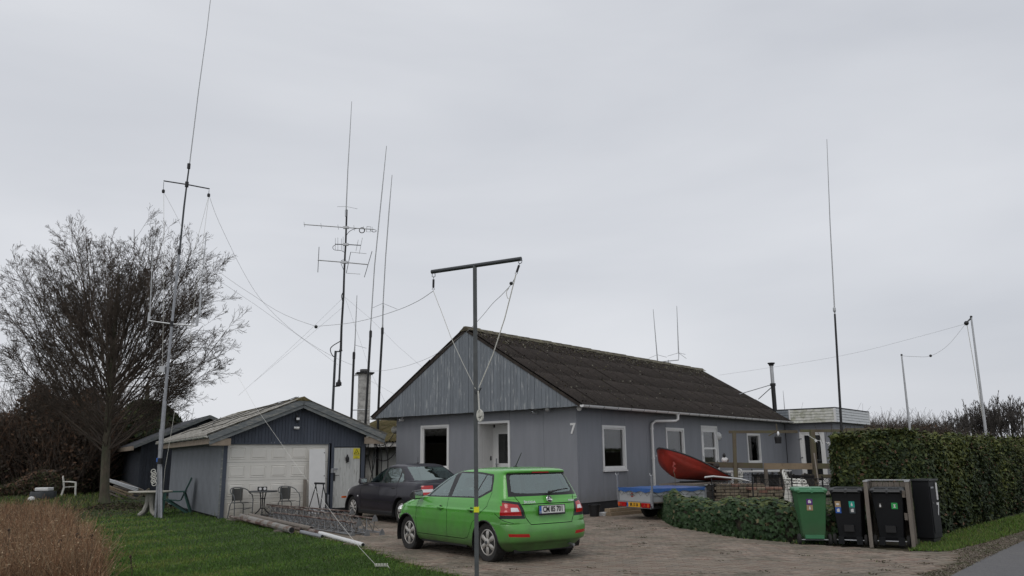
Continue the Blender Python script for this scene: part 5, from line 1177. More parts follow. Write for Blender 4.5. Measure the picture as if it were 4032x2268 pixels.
# middle yagi
YT('boom', 'darkpole', [Q(350, 1266), Q(440, 1268), Q(560, 1275)], .02)
for x, ya, yb in ((353, 1216, 1310), (373, 1212, 1318), (402, 1220, 1312), (416, 1205, 1330)): YT('element', 'alu', [Q(x, ya), Q(x, yb)], .011)
YT('element', 'alu', [Q(540, 1230), Q(520, 1322)], .011); YT('element', 'alu', [Q(573, 1214), Q(547, 1344)], .011)
YT('feed_cable', 'darkpole', smoothp([Q(353, 1272), Q(332, 1288), Q(345, 1312), Q(400, 1318), Q(430, 1335)]), .012)
# bottom yagi
YT('boom', 'alu', [Q2(210, 50), Q2(430, 68), Q2(622, 86)], .026)
for a, b in ((Q(220, 1288), Q2(210, 150)), (Q(652, 1323), Q2(589, 190)), (Q(478, 1330), Q2(442, 156))): YT('element', 'darkpole', [a, b], .014)
YT('rod', 'alu', [Q(478, 1330), Q(606, 1343)], .011); YT('rod', 'alu', [Q2(442, 156), Q2(556, 164)], .011)
YT('feed_cable', 'darkpole', smoothp([Q2(440, 50), Q2(410, 50), Q2(398, 70), Q2(420, 130)]), .012)
for p in (Q(440, 1130), Q(437, 1268), Q2(430, 68)): mb = MB(); mb.bb(p.x-.12, p.x+.12, Y1-.05, Y1+.05, p.z-.05, p.z+.05); mb.build('boom_clamp', M['alu'], y1, world=True)
# ---- three whips by the chimney
def whipmast(label, Y, dark, rod, extras=(), group='whip masts beside the chimney'):
    P_ = [A(x, y, Y) for x, y in dark]; t = mast('whip_mast', label, 'antenna mast', P_[0], group)
    wtube(t, 'pole', 'black', [Vector((P_[0].x, Y, 0))]+P_, .05, 8); wtube(t, 'rod', 'fibre', [A(x, y, Y) for x, y in rod], [.034]+[.024]*(len(rod)-2)+[.014], 6)
    p = P_[-1]; mb = MB(); mb.lathe([(.06, -.15), (.06, .1), (.04, .14)], 8, p); mb.build('collar', M['black'], t, world=True)
    for a, b in extras: wtube(t, 'radial', 'alu', [A(*a, Y), A(*b, Y)], .009, 5)
    return t
def z2(x, y): return (1150*.6389+x*.6389/2.07, 1000*.6389+y*.6389/2.07)
def z1(x, y): return (1150*.6389+x*.6389/2.07, 350*.6389+y*.6389/2.07)
w1_ = whipmast('shortest whip mast standing just left of the chimney', 32.3, [z2(483, 1345), z2(504, 825)], [z2(508, 810), z2(512, 740), z2(529, 336)], [(z2(512, 742), z2(606, 768))])
for y in (992, 1272): wtube(w1_, 'wall_bracket', 'alu', [A(*z2(496, y), 32.3), A(*z2(540 if y < 1000 else 630, y-2), 32.3)], .022, 5)
whipmast('tallest whip mast rising directly in front of chimney', 32.0, [z2(598, 1385), z2(620, 980), z2(640, 650)], [z2(632, 715), z2(640, 600), z1(672, 1449), z1(731, 858), z1(770, 465)])
whipmast('whip mast standing between chimney and the house gable', 32.5, [z2(703, 1275), z2(718, 950), z2(736, 625)], [z2(738, 600), z2(742, 400), z1(762, 1380), z1(791, 988), z1(815, 702)], [(z2(655, 440), z2(740, 402)), (z2(740, 402), z2(858, 450)), (z2(748, 420), z2(736, 620))])
# ---- roof aerials on the house
ra = thing('roof_aerial', 'pair of thin whip aerials on a bracket over the house ridge', 'aerial', HS.w(RX-.3, 13.5, 5.2), HS.yaw)
Yr = 37.5
def rp(x, y): return A(1700*.6389+x*.6389/1.84, 1200*.6389+y*.6389/1.84, Yr)
wtube(ra, 'support', 'alu', [rp(1714, 440), rp(1714, 400)], .03, 6); wtube(ra, 'cross_tube', 'alu', [rp(1636, 415), rp(1788, 400), rp(1790, 350)], .025, 6)
for a, b, rr in (((1636, 410), (1604, 32), .016), ((1788, 350), (1775, 8), .016)): wtube(ra, 'whip', 'fibre', [rp(*a), rp(*b)], [.03, .012], 6)
for a, b in (((1572, 388), (1632, 362)), ((1632, 362), (1702, 380)), ((1708, 372), (1790, 348)), ((1790, 348), (1838, 360)), ((1790, 350), (1845, 390)), ((1632, 362), (1640, 405))): wtube(ra, 'radial', 'alu', [rp(*a), rp(*b)], .01, 5)
# ---- tall right mast, flag poles, little far whip
Yq = 23.2; mr_ = thing('antenna_mast', 'tall slim dark mast with whip rising beside the flat roofed wing', 'antenna mast', (A(2118, 1150, Yq).x, Yq, 0))
wtube(mr_, 'pole', 'black', [Vector((A(2120, 1180, Yq).x+.1, Yq, 0)), A(2118, 1100, Yq), A(2100, 790, Yq)], [.045, .04, .03], 8); wtube(mr_, 'rod', 'fibre', [A(2100, 790, Yq), A(2088, 560, Yq), A(2080, 350, Yq)], [.02, .015, .008], 6)
p = A(2099, 779, Yq); mb = MB(); mb.lathe([(.03, -.08), (.045, -.03), (.045, .05), (.02, .08)], 8, p); mb.build('collar', M['alu'], mr_, world=True)
for i, (lab, pts, Y, r, wx) in enumerate((('shorter grey pole leaning left behind the hedge', [(2291, 1100), (2268, 893)], 27, .042, (2290, 894)), ('taller white flagpole with pulley standing behind the hedge', [(2481, 1095), (2443, 797)], 30, .055, None))):
    t = thing('flagpole', lab, 'pole', (A(*pts[0], Y).x+.6, Y, 0), 0, 'poles behind the hedge'); top = A(*pts[1], Y); bt = A(*pts[0], Y); dr_ = (bt-top); z0 = bt+dr_*(bt.z/(top.z-bt.z)); wtube(t, 'pole', 'alu', [z0, bt, top], [r*1.2, r, r*.6], 10)
    mb = MB(); mb.ball(top, r*.9, 8, 6); mb.build('finial', M['black'], t, world=True)
    if i: wtube(t, 'pulley_arm', 'darkpole', [A(2443, 800, Y), A(2431, 812, Y)], .03); wtube(t, 'halyard', 'rope', [A(2432, 814, Y), A(2452, 930, Y), A(2474, 1060, Y)], .012, 5); mb = MB(); mb.ball(A(2431, 813, Y), .09, 8, 6); mb.build('pulley', M['black'], t, world=True)
rope('aerial_wire', 'thin faint wire from taller flagpole far across to the house roof', 'wire', [(2428, 815), (2300, 850), (2150, 888), (2000, 915), (1808, 944)], 30, 36, .0065, 'wire', True)
rope('aerial_wire', 'thin wire with small insulator between the two flagpoles', 'wire', [(2268, 895), (2300, 897), (2341, 895), (2385, 868), (2429, 815)], 27, 30, .009, 'wire', True)
t = thing('insulator_ball', 'tiny black insulator on wire between the flagpoles', 'insulator', (A(2341, 895, 28.4).x, 28.4, 0)); mb = MB(); mb.ball(A(2341, 895, 28.4), .05, 8, 6); mb.build('ball', M['black'], t, world=True)
t = thing('small_whip', 'short thin whip aerial on the wing roof near the flue', 'aerial', HS.w(.2, 20, 3.7), HS.yaw); wtube(t, 'rod', 'fibre', [A(1974, 1030, 34), A(1970, 983, 34)], [.02, .008], 5)
# ================================================================== LOOSE THINGS
def r3(a, b): return ((2280+a/2.994)*.6389, (1570+b/2.994)*.6389)
def c2(a, b): return ((600+a/1.887)*.6389, (1500+b/1.887)*.6389)
def g2(a, b): return ((860+a/4.025)*.6389, (1700+b/4.025)*.6389)
def bn(a, b): return ((3100+a/4.025)*.6389, (1850+b/4.025)*.6389)
def w4(a, b): return ((3000+a/4.6)*.6389, (1600+b/4.6)*.6389)
# ---- trailer
to = HS.w(2.27, -.62)
tr = thing('trailer', 'small grey box trailer with blue tarpaulin and yellow plate by the house wall', 'trailer', to, HS.yaw-math.radians(20.6))
TW, TL, Z0, Z1_ = .69, 1.9, .50, .80
for n_, a in (('tailboard', (-TW, TW, 0, .03)), ('headboard', (-TW, TW, TL-.03, TL)), ('side_panel', (-TW, -TW+.03, .032, TL-.032)), ('side_panel', (TW-.03, TW, .032, TL-.032))):
    mb = MB(); mb.bb(*a, Z0, Z1_); pnl = mb.build(n_, M['trailerw'], tr)
    if n_ == 'side_panel':
        xx = a[0]-.008 if a[0] < 0 else a[1]
        mb = MB(); mb.bb(xx, xx+.008, .05, TL-.05, Z0+.14, Z0+.18); mb.build('panel_rib', M['alu'], pnl)
mb = MB(); mb.bb(-TW, TW, 0, TL, Z0-.03, Z0-.002); mb.build('floor', M['greywood'], tr)
for x in (-TW-.01, TW+.01):
    for y in (-.01, TL+.01): mb = MB(); mb.bb(x-.025, x+.025, y-.025, y+.025, .40, Z1_+.02); mb.build('corner_post', M['galv'], tr)
mb = MB(); mb.bb(-TW, TW, -.05, -.02, .33, .37); mb.bb(-TW, TW, -.03, -.01, .46, .50); mb.build('light_bar', M['galv'], tr)
for s_ in (1, -1):
    mb = MB(); mb.bb(s_*.5-.17, s_*.5+.17, -.075, -.04, .35, .47); l_ = mb.build('tail_lamp', M['redlamp'], tr, bevel=.008)
    mb = MB(); mb.bb(s_*.62-.03, s_*.62+.03, -.080, -.074, .37, .45); mb.build('orange_lens', M['orange'], l_)
    mb = MB(); mb.prism([(s_*.5-.08, .375), (s_*.5+.03, .375), (s_*.5-.02, .45)], .004, lambda u, v, d: Vector((u, -.081-d, v))); mb.build('reflector', M['red'], l_)
mb = MB(); mb.bb(-.27, .27, -.07, -.05, .355, .475); npl = mb.build('number_plate', M['plateY'], tr)
mb = MB(); mb.bb(-.268, -.215, -.074, -.0705, .36, .47); mb.build('country_band', M['blue'], npl)
pm = basis((.025, -.072, .415), (1, 0, 0), (0, 0, 1)); text('BR 13 56', .115, M['ink'], npl, pm, .82, bold=.0035, depth=.001)
lm = basis((-.12, -.004, .665), (1, 0, 0), (0, 0, 1)); mb = MB(); n = 20
mb.add([lm @ Vector((.062*math.cos(2*math.pi*i/n), .062*math.sin(2*math.pi*i/n), .002)) for i in range(n)], [tuple(range(n))]); lg = mb.build('round_logo', M['red'], tr, fixn=False)
mb = MB(); mb.prism([(-.11, -.02), (.11, -.02), (.11, .025), (-.11, .025)], .002, lambda u, v, d: lm @ Vector((u, v, .003+d))); mb.build('logo_band', M['trailerw'], lg); text('STEMA', .05, M['ink'], lg, lm @ Matrix.Translation((0, .002, .006)), 1.2, bold=.001)
# tarpaulin with a sagging top and skirt
n = 16; vs = []; fs = []
for j in range(n+1):
    for i in range(n+1):
        u, v = i/n, j/n; x = -TW-.02+(2*TW+.04)*u; y = -.02+(TL+.04)*v
        z = Z1_+.05+.035*math.sin(u*math.pi)*math.sin(v*math.pi)+.008*math.sin(u*19+v*7)*math.sin(v*13)-.02*abs(math.sin(v*math.pi*3))*abs(u-.5)
        vs.append((x, y, z))
idx = lambda i, j: j*(n+1)+i
for j in range(n):
    for i in range(n): fs.append((idx(i, j), idx(i+1, j), idx(i+1, j+1), idx(i, j+1)))
ring = [idx(i, 0) for i in range(n)]+[idx(n, j) for j in range(n)]+[idx(n-i, n) for i in range(n)]+[idx(0, n-j) for j in range(n)]
b0 = len(vs)
for k_, r_ in enumerate(ring): x, y, z = vs[r_]; vs.append((x*1.012, y+(-.012 if y < TL/2 else .012), Z1_-.045+.02*math.sin(k_*1.3)))
m_ = len(ring); fs += [(ring[k_], b0+k_, b0+(k_+1) % m_, ring[(k_+1) % m_]) for k_ in range(m_)]
mb = MB(); mb.add(vs, fs); tarp = mb.build('tarpaulin', M['tarp'], tr, smooth=True)
mb = MB()
pts = [(-TW+.02+i*(2*TW-.04)/10, -.025, Z1_-.03 if i % 2 == 0 else Z1_-.15) for i in range(11)]; mb.tube(pts, .005, 4); mb.build('lacing_cord', M['black'], tarp)
mb = MB(); pts = [(TW+.014, .05+i*(TL-.1)/8, Z1_-.03 if i % 2 == 0 else Z1_-.17) for i in range(9)]; mb.tube(pts, .005, 4); mb.build('lacing_cord', M['black'], tarp)
mb = MB(); mb.bar((-.5, .1, .34), (-.1, TL, .36), .05, .07); mb.bar((.5, .1, .34), (.1, TL, .36), .05, .07); mb.bar((-.1, TL, .36), (0, TL+.9, .40), .05, .07); mb.bar((.1, TL, .36), (0, TL+.9, .40), .05, .07); mb.build('chassis', M['galv'], tr)
mb = MB(); mb.tube([(-.75, 1.0, .30), (.75, 1.0, .30)], .03, 8); mb.build('axle', M['darkpole'], tr)
for s_ in (1, -1):
    t_ = MB(); t_.lathe([(.14, -.07), (.26, -.08), (.29, -.05), (.29, .05), (.26, .08), (.14, .07)], 24, (s_*.60 if s_ < 0 else .80, 1.0, .29), 'x'); wh = t_.build('wheel', M['rubber'], tr, smooth=True)
    t_ = MB(); t_.lathe([(0, 0), (.15, 0), (.15, .02)], 16, (s_*.60 if s_ < 0 else .84, 1.0, .29), 'x'); t_.build('hub', M['galv'], wh)
mb = MB(); vs = []; nn = 14
for k_ in range(nn+1):
    a = math.pi*(-.02+1.04*k_/nn)
    for xx in (.70, .93): vs.append((xx, 1.0+.37*math.cos(a), .30+.36*math.sin(a)))
mb.add(vs, [(2*k_, 2*k_+1, 2*k_+3, 2*k_+2) for k_ in range(nn)]); vs2 = [(.93, 1.0+(.37-q*.05)*math.cos(math.pi*(-.02+1.04*k_/nn)), .30+(.36-q*.05)*math.sin(math.pi*(-.02+1.04*k_/nn))) for k_ in range(nn+1) for q in (0, 1)]
mb.add(vs2, [(2*k_, 2*k_+1, 2*k_+3, 2*k_+2) for k_ in range(nn)]); mb.build('mudguard', M['trailerw'], tr, fixn=False)
for x, zb in ((-TW-.04, .55), (TW+.05, .35)):
    mb = MB(); mb.bar((x, -.02, zb), (x, -.02, 1.18), .035, .035); p_ = mb.build('ladder_post', M['galv'], tr)
    mb = MB(); mb.tube([(x-.06, -.02, 1.25), (x-.055, -.02, 1.20), (x, -.02, 1.18), (x+.055, -.02, 1.20), (x+.06, -.02, 1.25)], .012, 6); mb.build('fork', M['alu'], p_)
# ---- boat
bo_c = HS.w(1.65, 2.0, 1.88); st_c = HS.w(2.10, 5.05, .97)
fx_ = (bo_c-st_c); BL = fx_.length; fx_.normalize(); ly = Vector((0, 0, 1)).cross(fx_).normalized(); uz = fx_.cross(ly)
boat = thing('rowing_boat', 'faded red rowing boat tipped bow up on a dark timber stand', 'boat', (st_c.x, st_c.y, 0))
BM = Matrix.Identity(4)
for i in range(3): BM[i][0] = fx_[i]; BM[i][1] = ly[i]; BM[i][2] = uz[i]; BM[i][3] = st_c[i]
ns, nc_ = 26, 14; vs = []; 
for i in range(ns+1):
    s_ = i/ns; hb_ = .66*(1-.12*(1-s_)**2)*(1-max(0, (s_-.45)/.55)**2.4)**.75+.004
    zk = -(.12+.74*s_)*(1-max(0, (s_-.62)/.38)**2.0)
    sheer = .06*max(0, s_-.3)**2*2
    for j in range(nc_+1):
        t = j/nc_; # 0 gunwale .. 1 keel
        if t < .45: yy = 1-.12*(t/.45)**1.5; zz = t/.45*.52
        else: q = (t-.45)/.55; yy = .88*(1-q)**.85; zz = .52+.48*q**.9
        if .20 < t < .30: yy -= .018
        xs = s_*BL-(.10*max(0, (s_-.75)/.25)**2)*zz*1.9
        vs.append((xs, hb_*yy, sheer+(zk-sheer)*zz))
V2 = [BM @ Vector(v) for v in vs]+[BM @ Vector((v[0], -v[1], v[2])) for v in vs]; q = nc_+1; off = len(vs); fs = []
for i in range(ns):
    for j in range(nc_):
        a = i*q+j; fs.append((a, a+1, a+q+1, a+q)); fs.append((off+a, off+a+q, off+a+q+1, off+a+1))
for j in range(nc_): fs.append((j, off+j, off+j+1, j+1))
mb = MB(); mb.add(V2, fs); hull = mb.build('hull', M['red'], boat, world=True, smooth=True)
for s_ in (1, -1):
    mb = MB(); mb.tube([BM @ Vector((vs[i*q][0], s_*vs[i*q][1], vs[i*q][2]+.01)) for i in range(ns+1)], .024, 6); mb.build('gunwale', M['darkpole'], boat, world=True, smooth=True)
mb = MB(); mb.add([BM @ Vector((vs[i*q][0]*.98+.02, s_*vs[i*q][1]*.93, vs[i*q][2]-.03)) for i in range(ns+1) for s_ in (1, -1)], [(2*i, 2*i+1, 2*i+3, 2*i+2) for i in range(ns)]); mb.build('inner_deck', M['red'], boat, world=True, fixn=False)
mb = MB(); mb.tube([BM @ Vector((.05, 0, -.12)), BM @ Vector((BL*.62, 0, -.66))], .02, 5); mb.build('keel', M['darkpole'], boat, world=True)
for (xx, zz) in ((BL*.40, -.07), (BL*.93, -.12)):
    yy = -(.66*(1-max(0, (xx/BL-.45)/.55)**2.4)**.75)-.004; p = BM @ Vector((xx, yy, zz)); mb = MB(); mb.lathe([(0, -.012), (.04 if xx < 2 else .015, -.008), (.04 if xx < 2 else .015, 0)], 12, (p.x, p.y, p.z), 'y'); mb.build('fitting', M['white'], boat, world=True)
rp0, rp1 = r3(1118, 745), r3(1140, 1150); d0 = 25.0
cd = thing('mooring_rope', 'knotted orange and grey rope hanging in front of the red boat', 'rope', (A(*rp0, 23.4).x, 23.4, 0))
mb = MB(); mb.tube([A(*r3(a, b), 23.4) for a, b in ((1118, 745), (1122, 800), (1112, 860), (1128, 900), (1135, 1000), (1140, 1190))], .009, 5); mb.build('strand', M['wood'], cd, world=True)
mb = MB(); mb.tube([A(*r3(a, b), 23.4) for a, b in ((1112, 745), (1125, 775), (1108, 800), (1130, 825), (1122, 860))], [.02, .04, .025, .04, .03], 6); mb.build('knot', M['red'], cd, world=True)
bs = thing('timber_stand', 'dark timber crate stand under the red boat behind the trailer', 'stand', HS.w(1.95, 3.6), HS.yaw+.12)
for z in (.10, .28, .46, .64): mb = MB(); mb.bb(-.5, .55, -1.5, -1.46, z, z+.16); mb.build('board', M['screen'], bs); mb = MB(); mb.bb(.55, .59, -1.46, 1.5, z, z+.16); mb.build('board', M['screen'], bs)
mb = MB(); mb.bb(-.55, .62, -1.55, 1.55, .83, .87); mb.build('top', M['greywood'], bs)
pA = A(*r3(1525, 985), 25.6); pB = A(*r3(1570, 1200), 25.3)
ez = thing('easel_frame', 'pale grey leaning timber frame at the right end of boat stand', 'frame', (pB.x, pB.y, 0)); mb = MB()
mb.bar(pA, Vector((pB.x+.05, pB.y, .05)), .05, .09); mb.bar(A(*r3(1455, 1140), 25.5), A(*r3(1560, 1140), 25.4), .04, .05); mb.build('timber', M['greywood'], ez, world=True)
# ---- bucket, planks, white bent pole
bk_ = HS.w(.72, -.28); mb = MB(); mb.lathe([(.13, 0), (.165, .33), (.18, .33), (.18, .36), (.155, .36), (.12, .02), (0, .02)], 20); single(mb, 'bucket', M['black'], 'black plastic bucket on the paving by the house corner plinth', 'bucket', bk_, smooth=True)
pk_ = thing('plank_stack', 'pale weathered planks lying on the ground beside house plinth', 'planks', HS.w(.85, 0), HS.yaw-.12)
for i, (x, z, l) in enumerate(((-.12, .03, 1.9), (.1, .03, 1.7), (-.02, .13, 1.85))): mb = MB(); mb.bb(x-.10, x+.10, .1*i, l+.1*i, z, z+.09); mb.build('plank', M['newwood'] if i else M['white'], pk_)
pp = [r3(*p) for p in ((1485, 925), (1580, 915), (1900, 945), (2040, 985))]
t = thing('bent_pole', 'white bent pole lying across the stern of the red boat', 'pole', (A(*pp[0], 23.8).x, 23.8, 0)); wtube(t, 'tube', 'white', [A(*p, 23.8+.3*i) for i, p in enumerate(pp)], .025, 8)
# ---- wire fence with crossed tops
def fence_panel(P0, P1, h, lab, group, n=12, zb=.05):
    t = thing('wire_fence_panel', lab, 'fence', P0, math.atan2((P1-P0).y, (P1-P0).x), group); L_ = (P1-P0).length
    for x in (0, L_): mb = MB(); mb.tube([(x, 0, 0), (x, 0, h+.06)], .02, 6); mb.build('post', M['blackmetal'], t)
    for z in (h, h-.14, zb+.1): mb = MB(); mb.tube([(0, 0, z), (L_, 0, z)], .008, 5); mb.build('rail', M['blackmetal'], t)
    k_ = int(L_/.14)
    for i in range(k_):
        x0, x1 = L_*i/k_, L_*(i+1)/k_
        if i: mb = MB(); mb.tube([(x0, 0, zb), (x0, 0, h)], .0055, 4); mb.build('bar', M['blackmetal'], t)
        mb = MB(); mb.tube([(x0, 0, h), (x1, 0, h-.14)], .005, 4); mb.tube([(x0, 0, h-.14), (x1, 0, h)], .005, 4); mb.build('cross', M['blackmetal'], t)
    mb = MB()
    for z in np.arange(zb+.2, h-.2, .12): mb.tube([(0, 0, z), (L_, 0, z)], .004, 4)
    mb.build('mesh_wires', M['blackmetal'], t)['kind'] = 'stuff'
    return t
fp = [A(1790, 1209, 24.6), A(1892, 1205, 23.6), A(1991, 1203, 22.6), A(2068, 1202, 21.9), A(2116, 1202, 21.4)]
for i in range(4): P0, P1 = fp[i].copy(), fp[i+1].copy(); h_ = fp[i].z; P0.z = P1.z = 0; fence_panel(P0, P1, h_, ['black wire fence panel in front of the paver stack', 'black wire fence panel between paver stack and white chairs', 'black wire fence panel in front of the stacked white chairs', 'short black wire fence panel against the tall hedge'][i], 'black wire fence panels')
fb = [A(*r3(1640, 850), 27.5), A(*r3(2040, 870), 27.0), A(*r3(2500, 880), 25.5)]
for i in range(2): P0, P1 = fb[i].copy(), fb[i+1].copy(); h_ = fb[i].z; P0.z = P1.z = 0; fence_panel(P0, P1, h_, ['rear black wire fence panel by the boat stern', 'rear black wire fence panel before dark reed screen'][i], 'rear black wire fence panels')
sc_ = thing('reed_screen', 'dark reed and slat screen standing behind the wire fence', 'screen', (fb[1].x+.1, fb[1].y+.2, 0), math.atan2((fb[2]-fb[1]).y, (fb[2]-fb[1]).x))
for i in range(34):
    x = i*.075; hh = 1.08+rng.normal(0, .03); mb = MB(); mb.bb(x, x+.055+rng.uniform(0, .02), -.01, .01+rng.uniform(0, .02), 0, hh); mb.build('slat', M['screen'] if rng.random() < .8 else M['greywood'], sc_)
mb = MB(); mb.bb(-.05, 2.6, -.04, -.02, 1.0, 1.06); mb.bb(-.05, 2.6, -.04, -.02, .4, .45); mb.build('rail', M['blackmetal'], sc_)
# ---- paver stacks
pme = {}
for k_, m_ in (('t', 'brick'), ('r', 'redbrick')):
    mb = MB(); mb.bb(-.12, .12, -.06, .06, 0, .075); me_ = mb.mesh('brick', M[m_]); b_ = bmesh.new(); b_.from_mesh(me_); bmesh.ops.bevel(b_, geom=b_.edges[:], offset=.006, segments=1, affect='EDGES'); b_.to_mesh(me_); b_.free(); pme[k_] = me_
for (px, Y, nx, ny, nz, lab) in ((r3(1870, 1200), 25.6, 6, 5, 8, 'larger stack of tan concrete pavers behind the wire fence'), (r3(2190, 1210), 25.0, 4, 4, 7, 'smaller stack of tan pavers to the right of larger stack')):
    c_ = A(*px, Y); st = thing('paver_stack', lab, 'pavers', (c_.x, Y, 0), -.12, 'stacks of concrete pavers'); zb = .12
    for k_ in range(nz):
        for j in range(ny):
            for i in range(nx):
                if 0 < j < ny-1 and k_ < nz-1 and 0 < i < nx-1: continue
                if k_ == nz-1 and rng.random() < .18: continue
                x = (i-(nx-1)/2)*.25+(.06 if k_ % 2 else 0)+rng.normal(0, .008); y = (j-(ny-1)/2)*.128+rng.normal(0, .012)
                inst(pme['r' if (k_ == nz-1 and rng.random() < .6) or rng.random() < .06 else 't'], 'brick', st, (x, y, zb+k_*.088), (0, 0, rng.normal(0, .035)))
    mb = MB(); mb.bb(-nx*.13, nx*.13, -ny*.065, ny*.065, .02, .11); mb.build('pallet', M['greywood'], st)
# ---- deck railing / pergola timbers
dk = thing('pergola', 'weathered timber pergola and deck railing in front of the house wing', 'pergola', (A(1847, 1180, 26).x, 26, 0))
def beam(n, p, q, w, h, m='wood'): mb = MB(); mb.bar(p, q, w, h); return mb.build(n, M[m], dk, world=True)
beam('beam', A(*r3(1765, 392), 26.2), A(*r3(2575, 388), 26.0), .06, .09, 'wood'); beam('beam', A(*w4(690, 444), 25.9), A(*w4(1500, 442), 25.7), .06, .09, 'wood'); beam('beam', A(*w4(1500, 440), 25.8), A(*w4(2440, 432), 25.6), .08, .15, 'wood'); beam('beam', A(*w4(2400, 425), 25.6), A(*w4(2700, 470), 23.5), .06, .07, 'greywood')
for px, t_, b_, w_ in (((1830, 0), 405, 850, .12), ):
    a = A(*r3(1828, 408), 26.1); b = A(*r3(1842, 860), 26.1); b = a+(b-a)*(a.z/(a.z-b.z)); beam('post', b, a, .10, .10, 'wood')
a = A(*w4(905, 420), 25.85); b = A(*w4(955, 1100), 25.85); b = a+(b-a)*(a.z/(a.z-b.z)); beam('post', b, a, .14, .14, 'wood')
a = A(*w4(1450, 490), 25.9); b = Vector((a.x, a.y, 0)); beam('post', b, a, .14, .14, 'wood')
a = A(*w4(2420, 430), 25.7); b = Vector((a.x, a.y, 0)); beam('post', b, a, .1, .1, 'wood')
beam('rail', A(*r3(1440, 775), 26.3), A(*r3(2165, 790), 26.0), .05, .17, 'wood'); beam('rail', A(*r3(2180, 795), 25.85), A(*w4(910, 1085), 25.75), .05, .19, 'newwood'); beam('rail', A(*w4(975, 1080), 25.8), A(*w4(1480, 1085), 25.6), .05, .17, 'wood')
beam('rail', A(*w4(720, 1265), 25.8), A(*w4(1430, 1268), 25.6), .04, .12, 'wood')
for x in (1845, 2195, 2385): a = A(*r3(x, 775), 26.2); beam('rail_post', Vector((a.x, a.y, 0)), a, .1, .1, 'greywood')
t = thing('deck', 'low timber deck behind the railing by the house', 'deck', HS.w(1.6, 12.5), HS.yaw)
for i in range(16): mb = MB(); mb.bb(-1.5, 1.2, -1+i*.32, -1+i*.32+.30, .08, .12); mb.build('board', M['greywood'], t)
# leaning stick, figurine, lantern, star garland, table on deck
t = thing('leaning_stick', 'thin pale stick leaning against the pergola post', 'stick', (A(*w4(1035, 1420), 24.5).x, 24.5, 0)); wtube(t, 'stick', 'greywood', [A(*w4(945, 850), 25.6), A(*w4(1035, 1450), 24.5)], .02, 6)
p = A(*r3(1720, 758), 26.2); mb = MB(); mb.ball((0, 0, .10), .10, 10, 8, 0, (1.1, .8, .95)); mb.ball((-.02, -.04, .23), .055, 8, 6, 1); mb.ball((.08, -.02, .08), .045, 8, 6, 2); mb.lathe([(.06, .26), (.0, .33)], 8, (-.02, -.04, 0), 'z', 1)
o = mb.build('figurine', [M['white'], M['black'], M['rust']], smooth=True); o.location = p; tag(o, 'small white and dark bird figurine perched on the timber rail', 'figurine')
p = A(*w4(285, 500), 25.6); t = thing('lantern', 'black lantern hanging beneath the pergola beam', 'lantern', (p.x, p.y, p.z)); mb = MB(); mb.lathe([(.10, -.30), (.12, -.10), (.03, .02), (.0, .1)], 8); mb.build('shade', M['black'], t); mb = MB(); mb.tube([(0, 0, .05), (-.02, 0, .32)], .02, 6); mb.tube([(-.28, .05, -.05), (.0, 0, .1)], .02, 5); mb.build('hook', M['wood'], t); mb = MB(); mb.ball((.0, -.05, .0), .06, 8, 6, sc=(.7, .7, 1.4)); mb.build('lamp_glass', M['clearlamp'], t, smooth=True)
gp_ = [w4(*p) for p in ((800, 500), (870, 545), (975, 605), (1080, 632), (1210, 662), (1290, 658), (1380, 636), (1450, 600), (1520, 560), (1590, 505))]
t = thing('star_garland', 'string of small white stars sagging between the pergola posts', 'garland', (A(*gp_[0], 25.6).x, 25.6, 0)); gpts = [A(*p, 25.6) for p in gp_]; wtube(t, 'cord', 'white', smoothp(gpts), .009, 5)
for i in (2, 3, 4, 5, 6, 8):
    c_ = gpts[i]; P_ = []
    for k_ in range(10): rr = .07 if k_ % 2 == 0 else .028; P_.append((rr*math.sin(math.pi*k_/5), rr*math.cos(math.pi*k_/5)))
    mb = MB(); mb.prism(P_, .012, lambda u, v, d: c_+Vector((u, d-.02, v-.03))); mb.build('star', M['white'], t, world=True)
p = A(*r3(1560, 780), 25.9); t = thing('hose_coil', 'tangled dark hose and reel behind the boat gunwale', 'hose', (p.x, p.y, 0)); mb = MB()
for i in range(5): rr = .2-.02*i; mb.tube([Vector((p.x-.12+rr*1.3*math.cos(a), p.y+.03*i, p.z-.06+rr*.6*math.sin(a))) for a in [2*math.pi*k/14 for k in range(15)]], .012, 5)
mb.ball(p+Vector((.15, 0, -.03)), .11, 8, 6, sc=(1, 1, .9)); mb.build('coil', M['screen'], t, world=True)
p = A(*r3(2150, 855), 27.3); t = thing('deck_table', 'white edged long table behind the black fence', 'table', (p.x, p.y, 0), HS.yaw+.7); mb = MB(); mb.bb(-1.3, .9, -.35, .35, p.z-.02, p.z+.03); mb.build('table_top', M['white'], t)
for sx in (-1.1, .7):
    for sy in (-.3, .3): mb = MB(); mb.bb(sx-.03, sx+.03, sy-.03, sy+.03, 0, p.z-.02); mb.build('leg', M['white'], t)
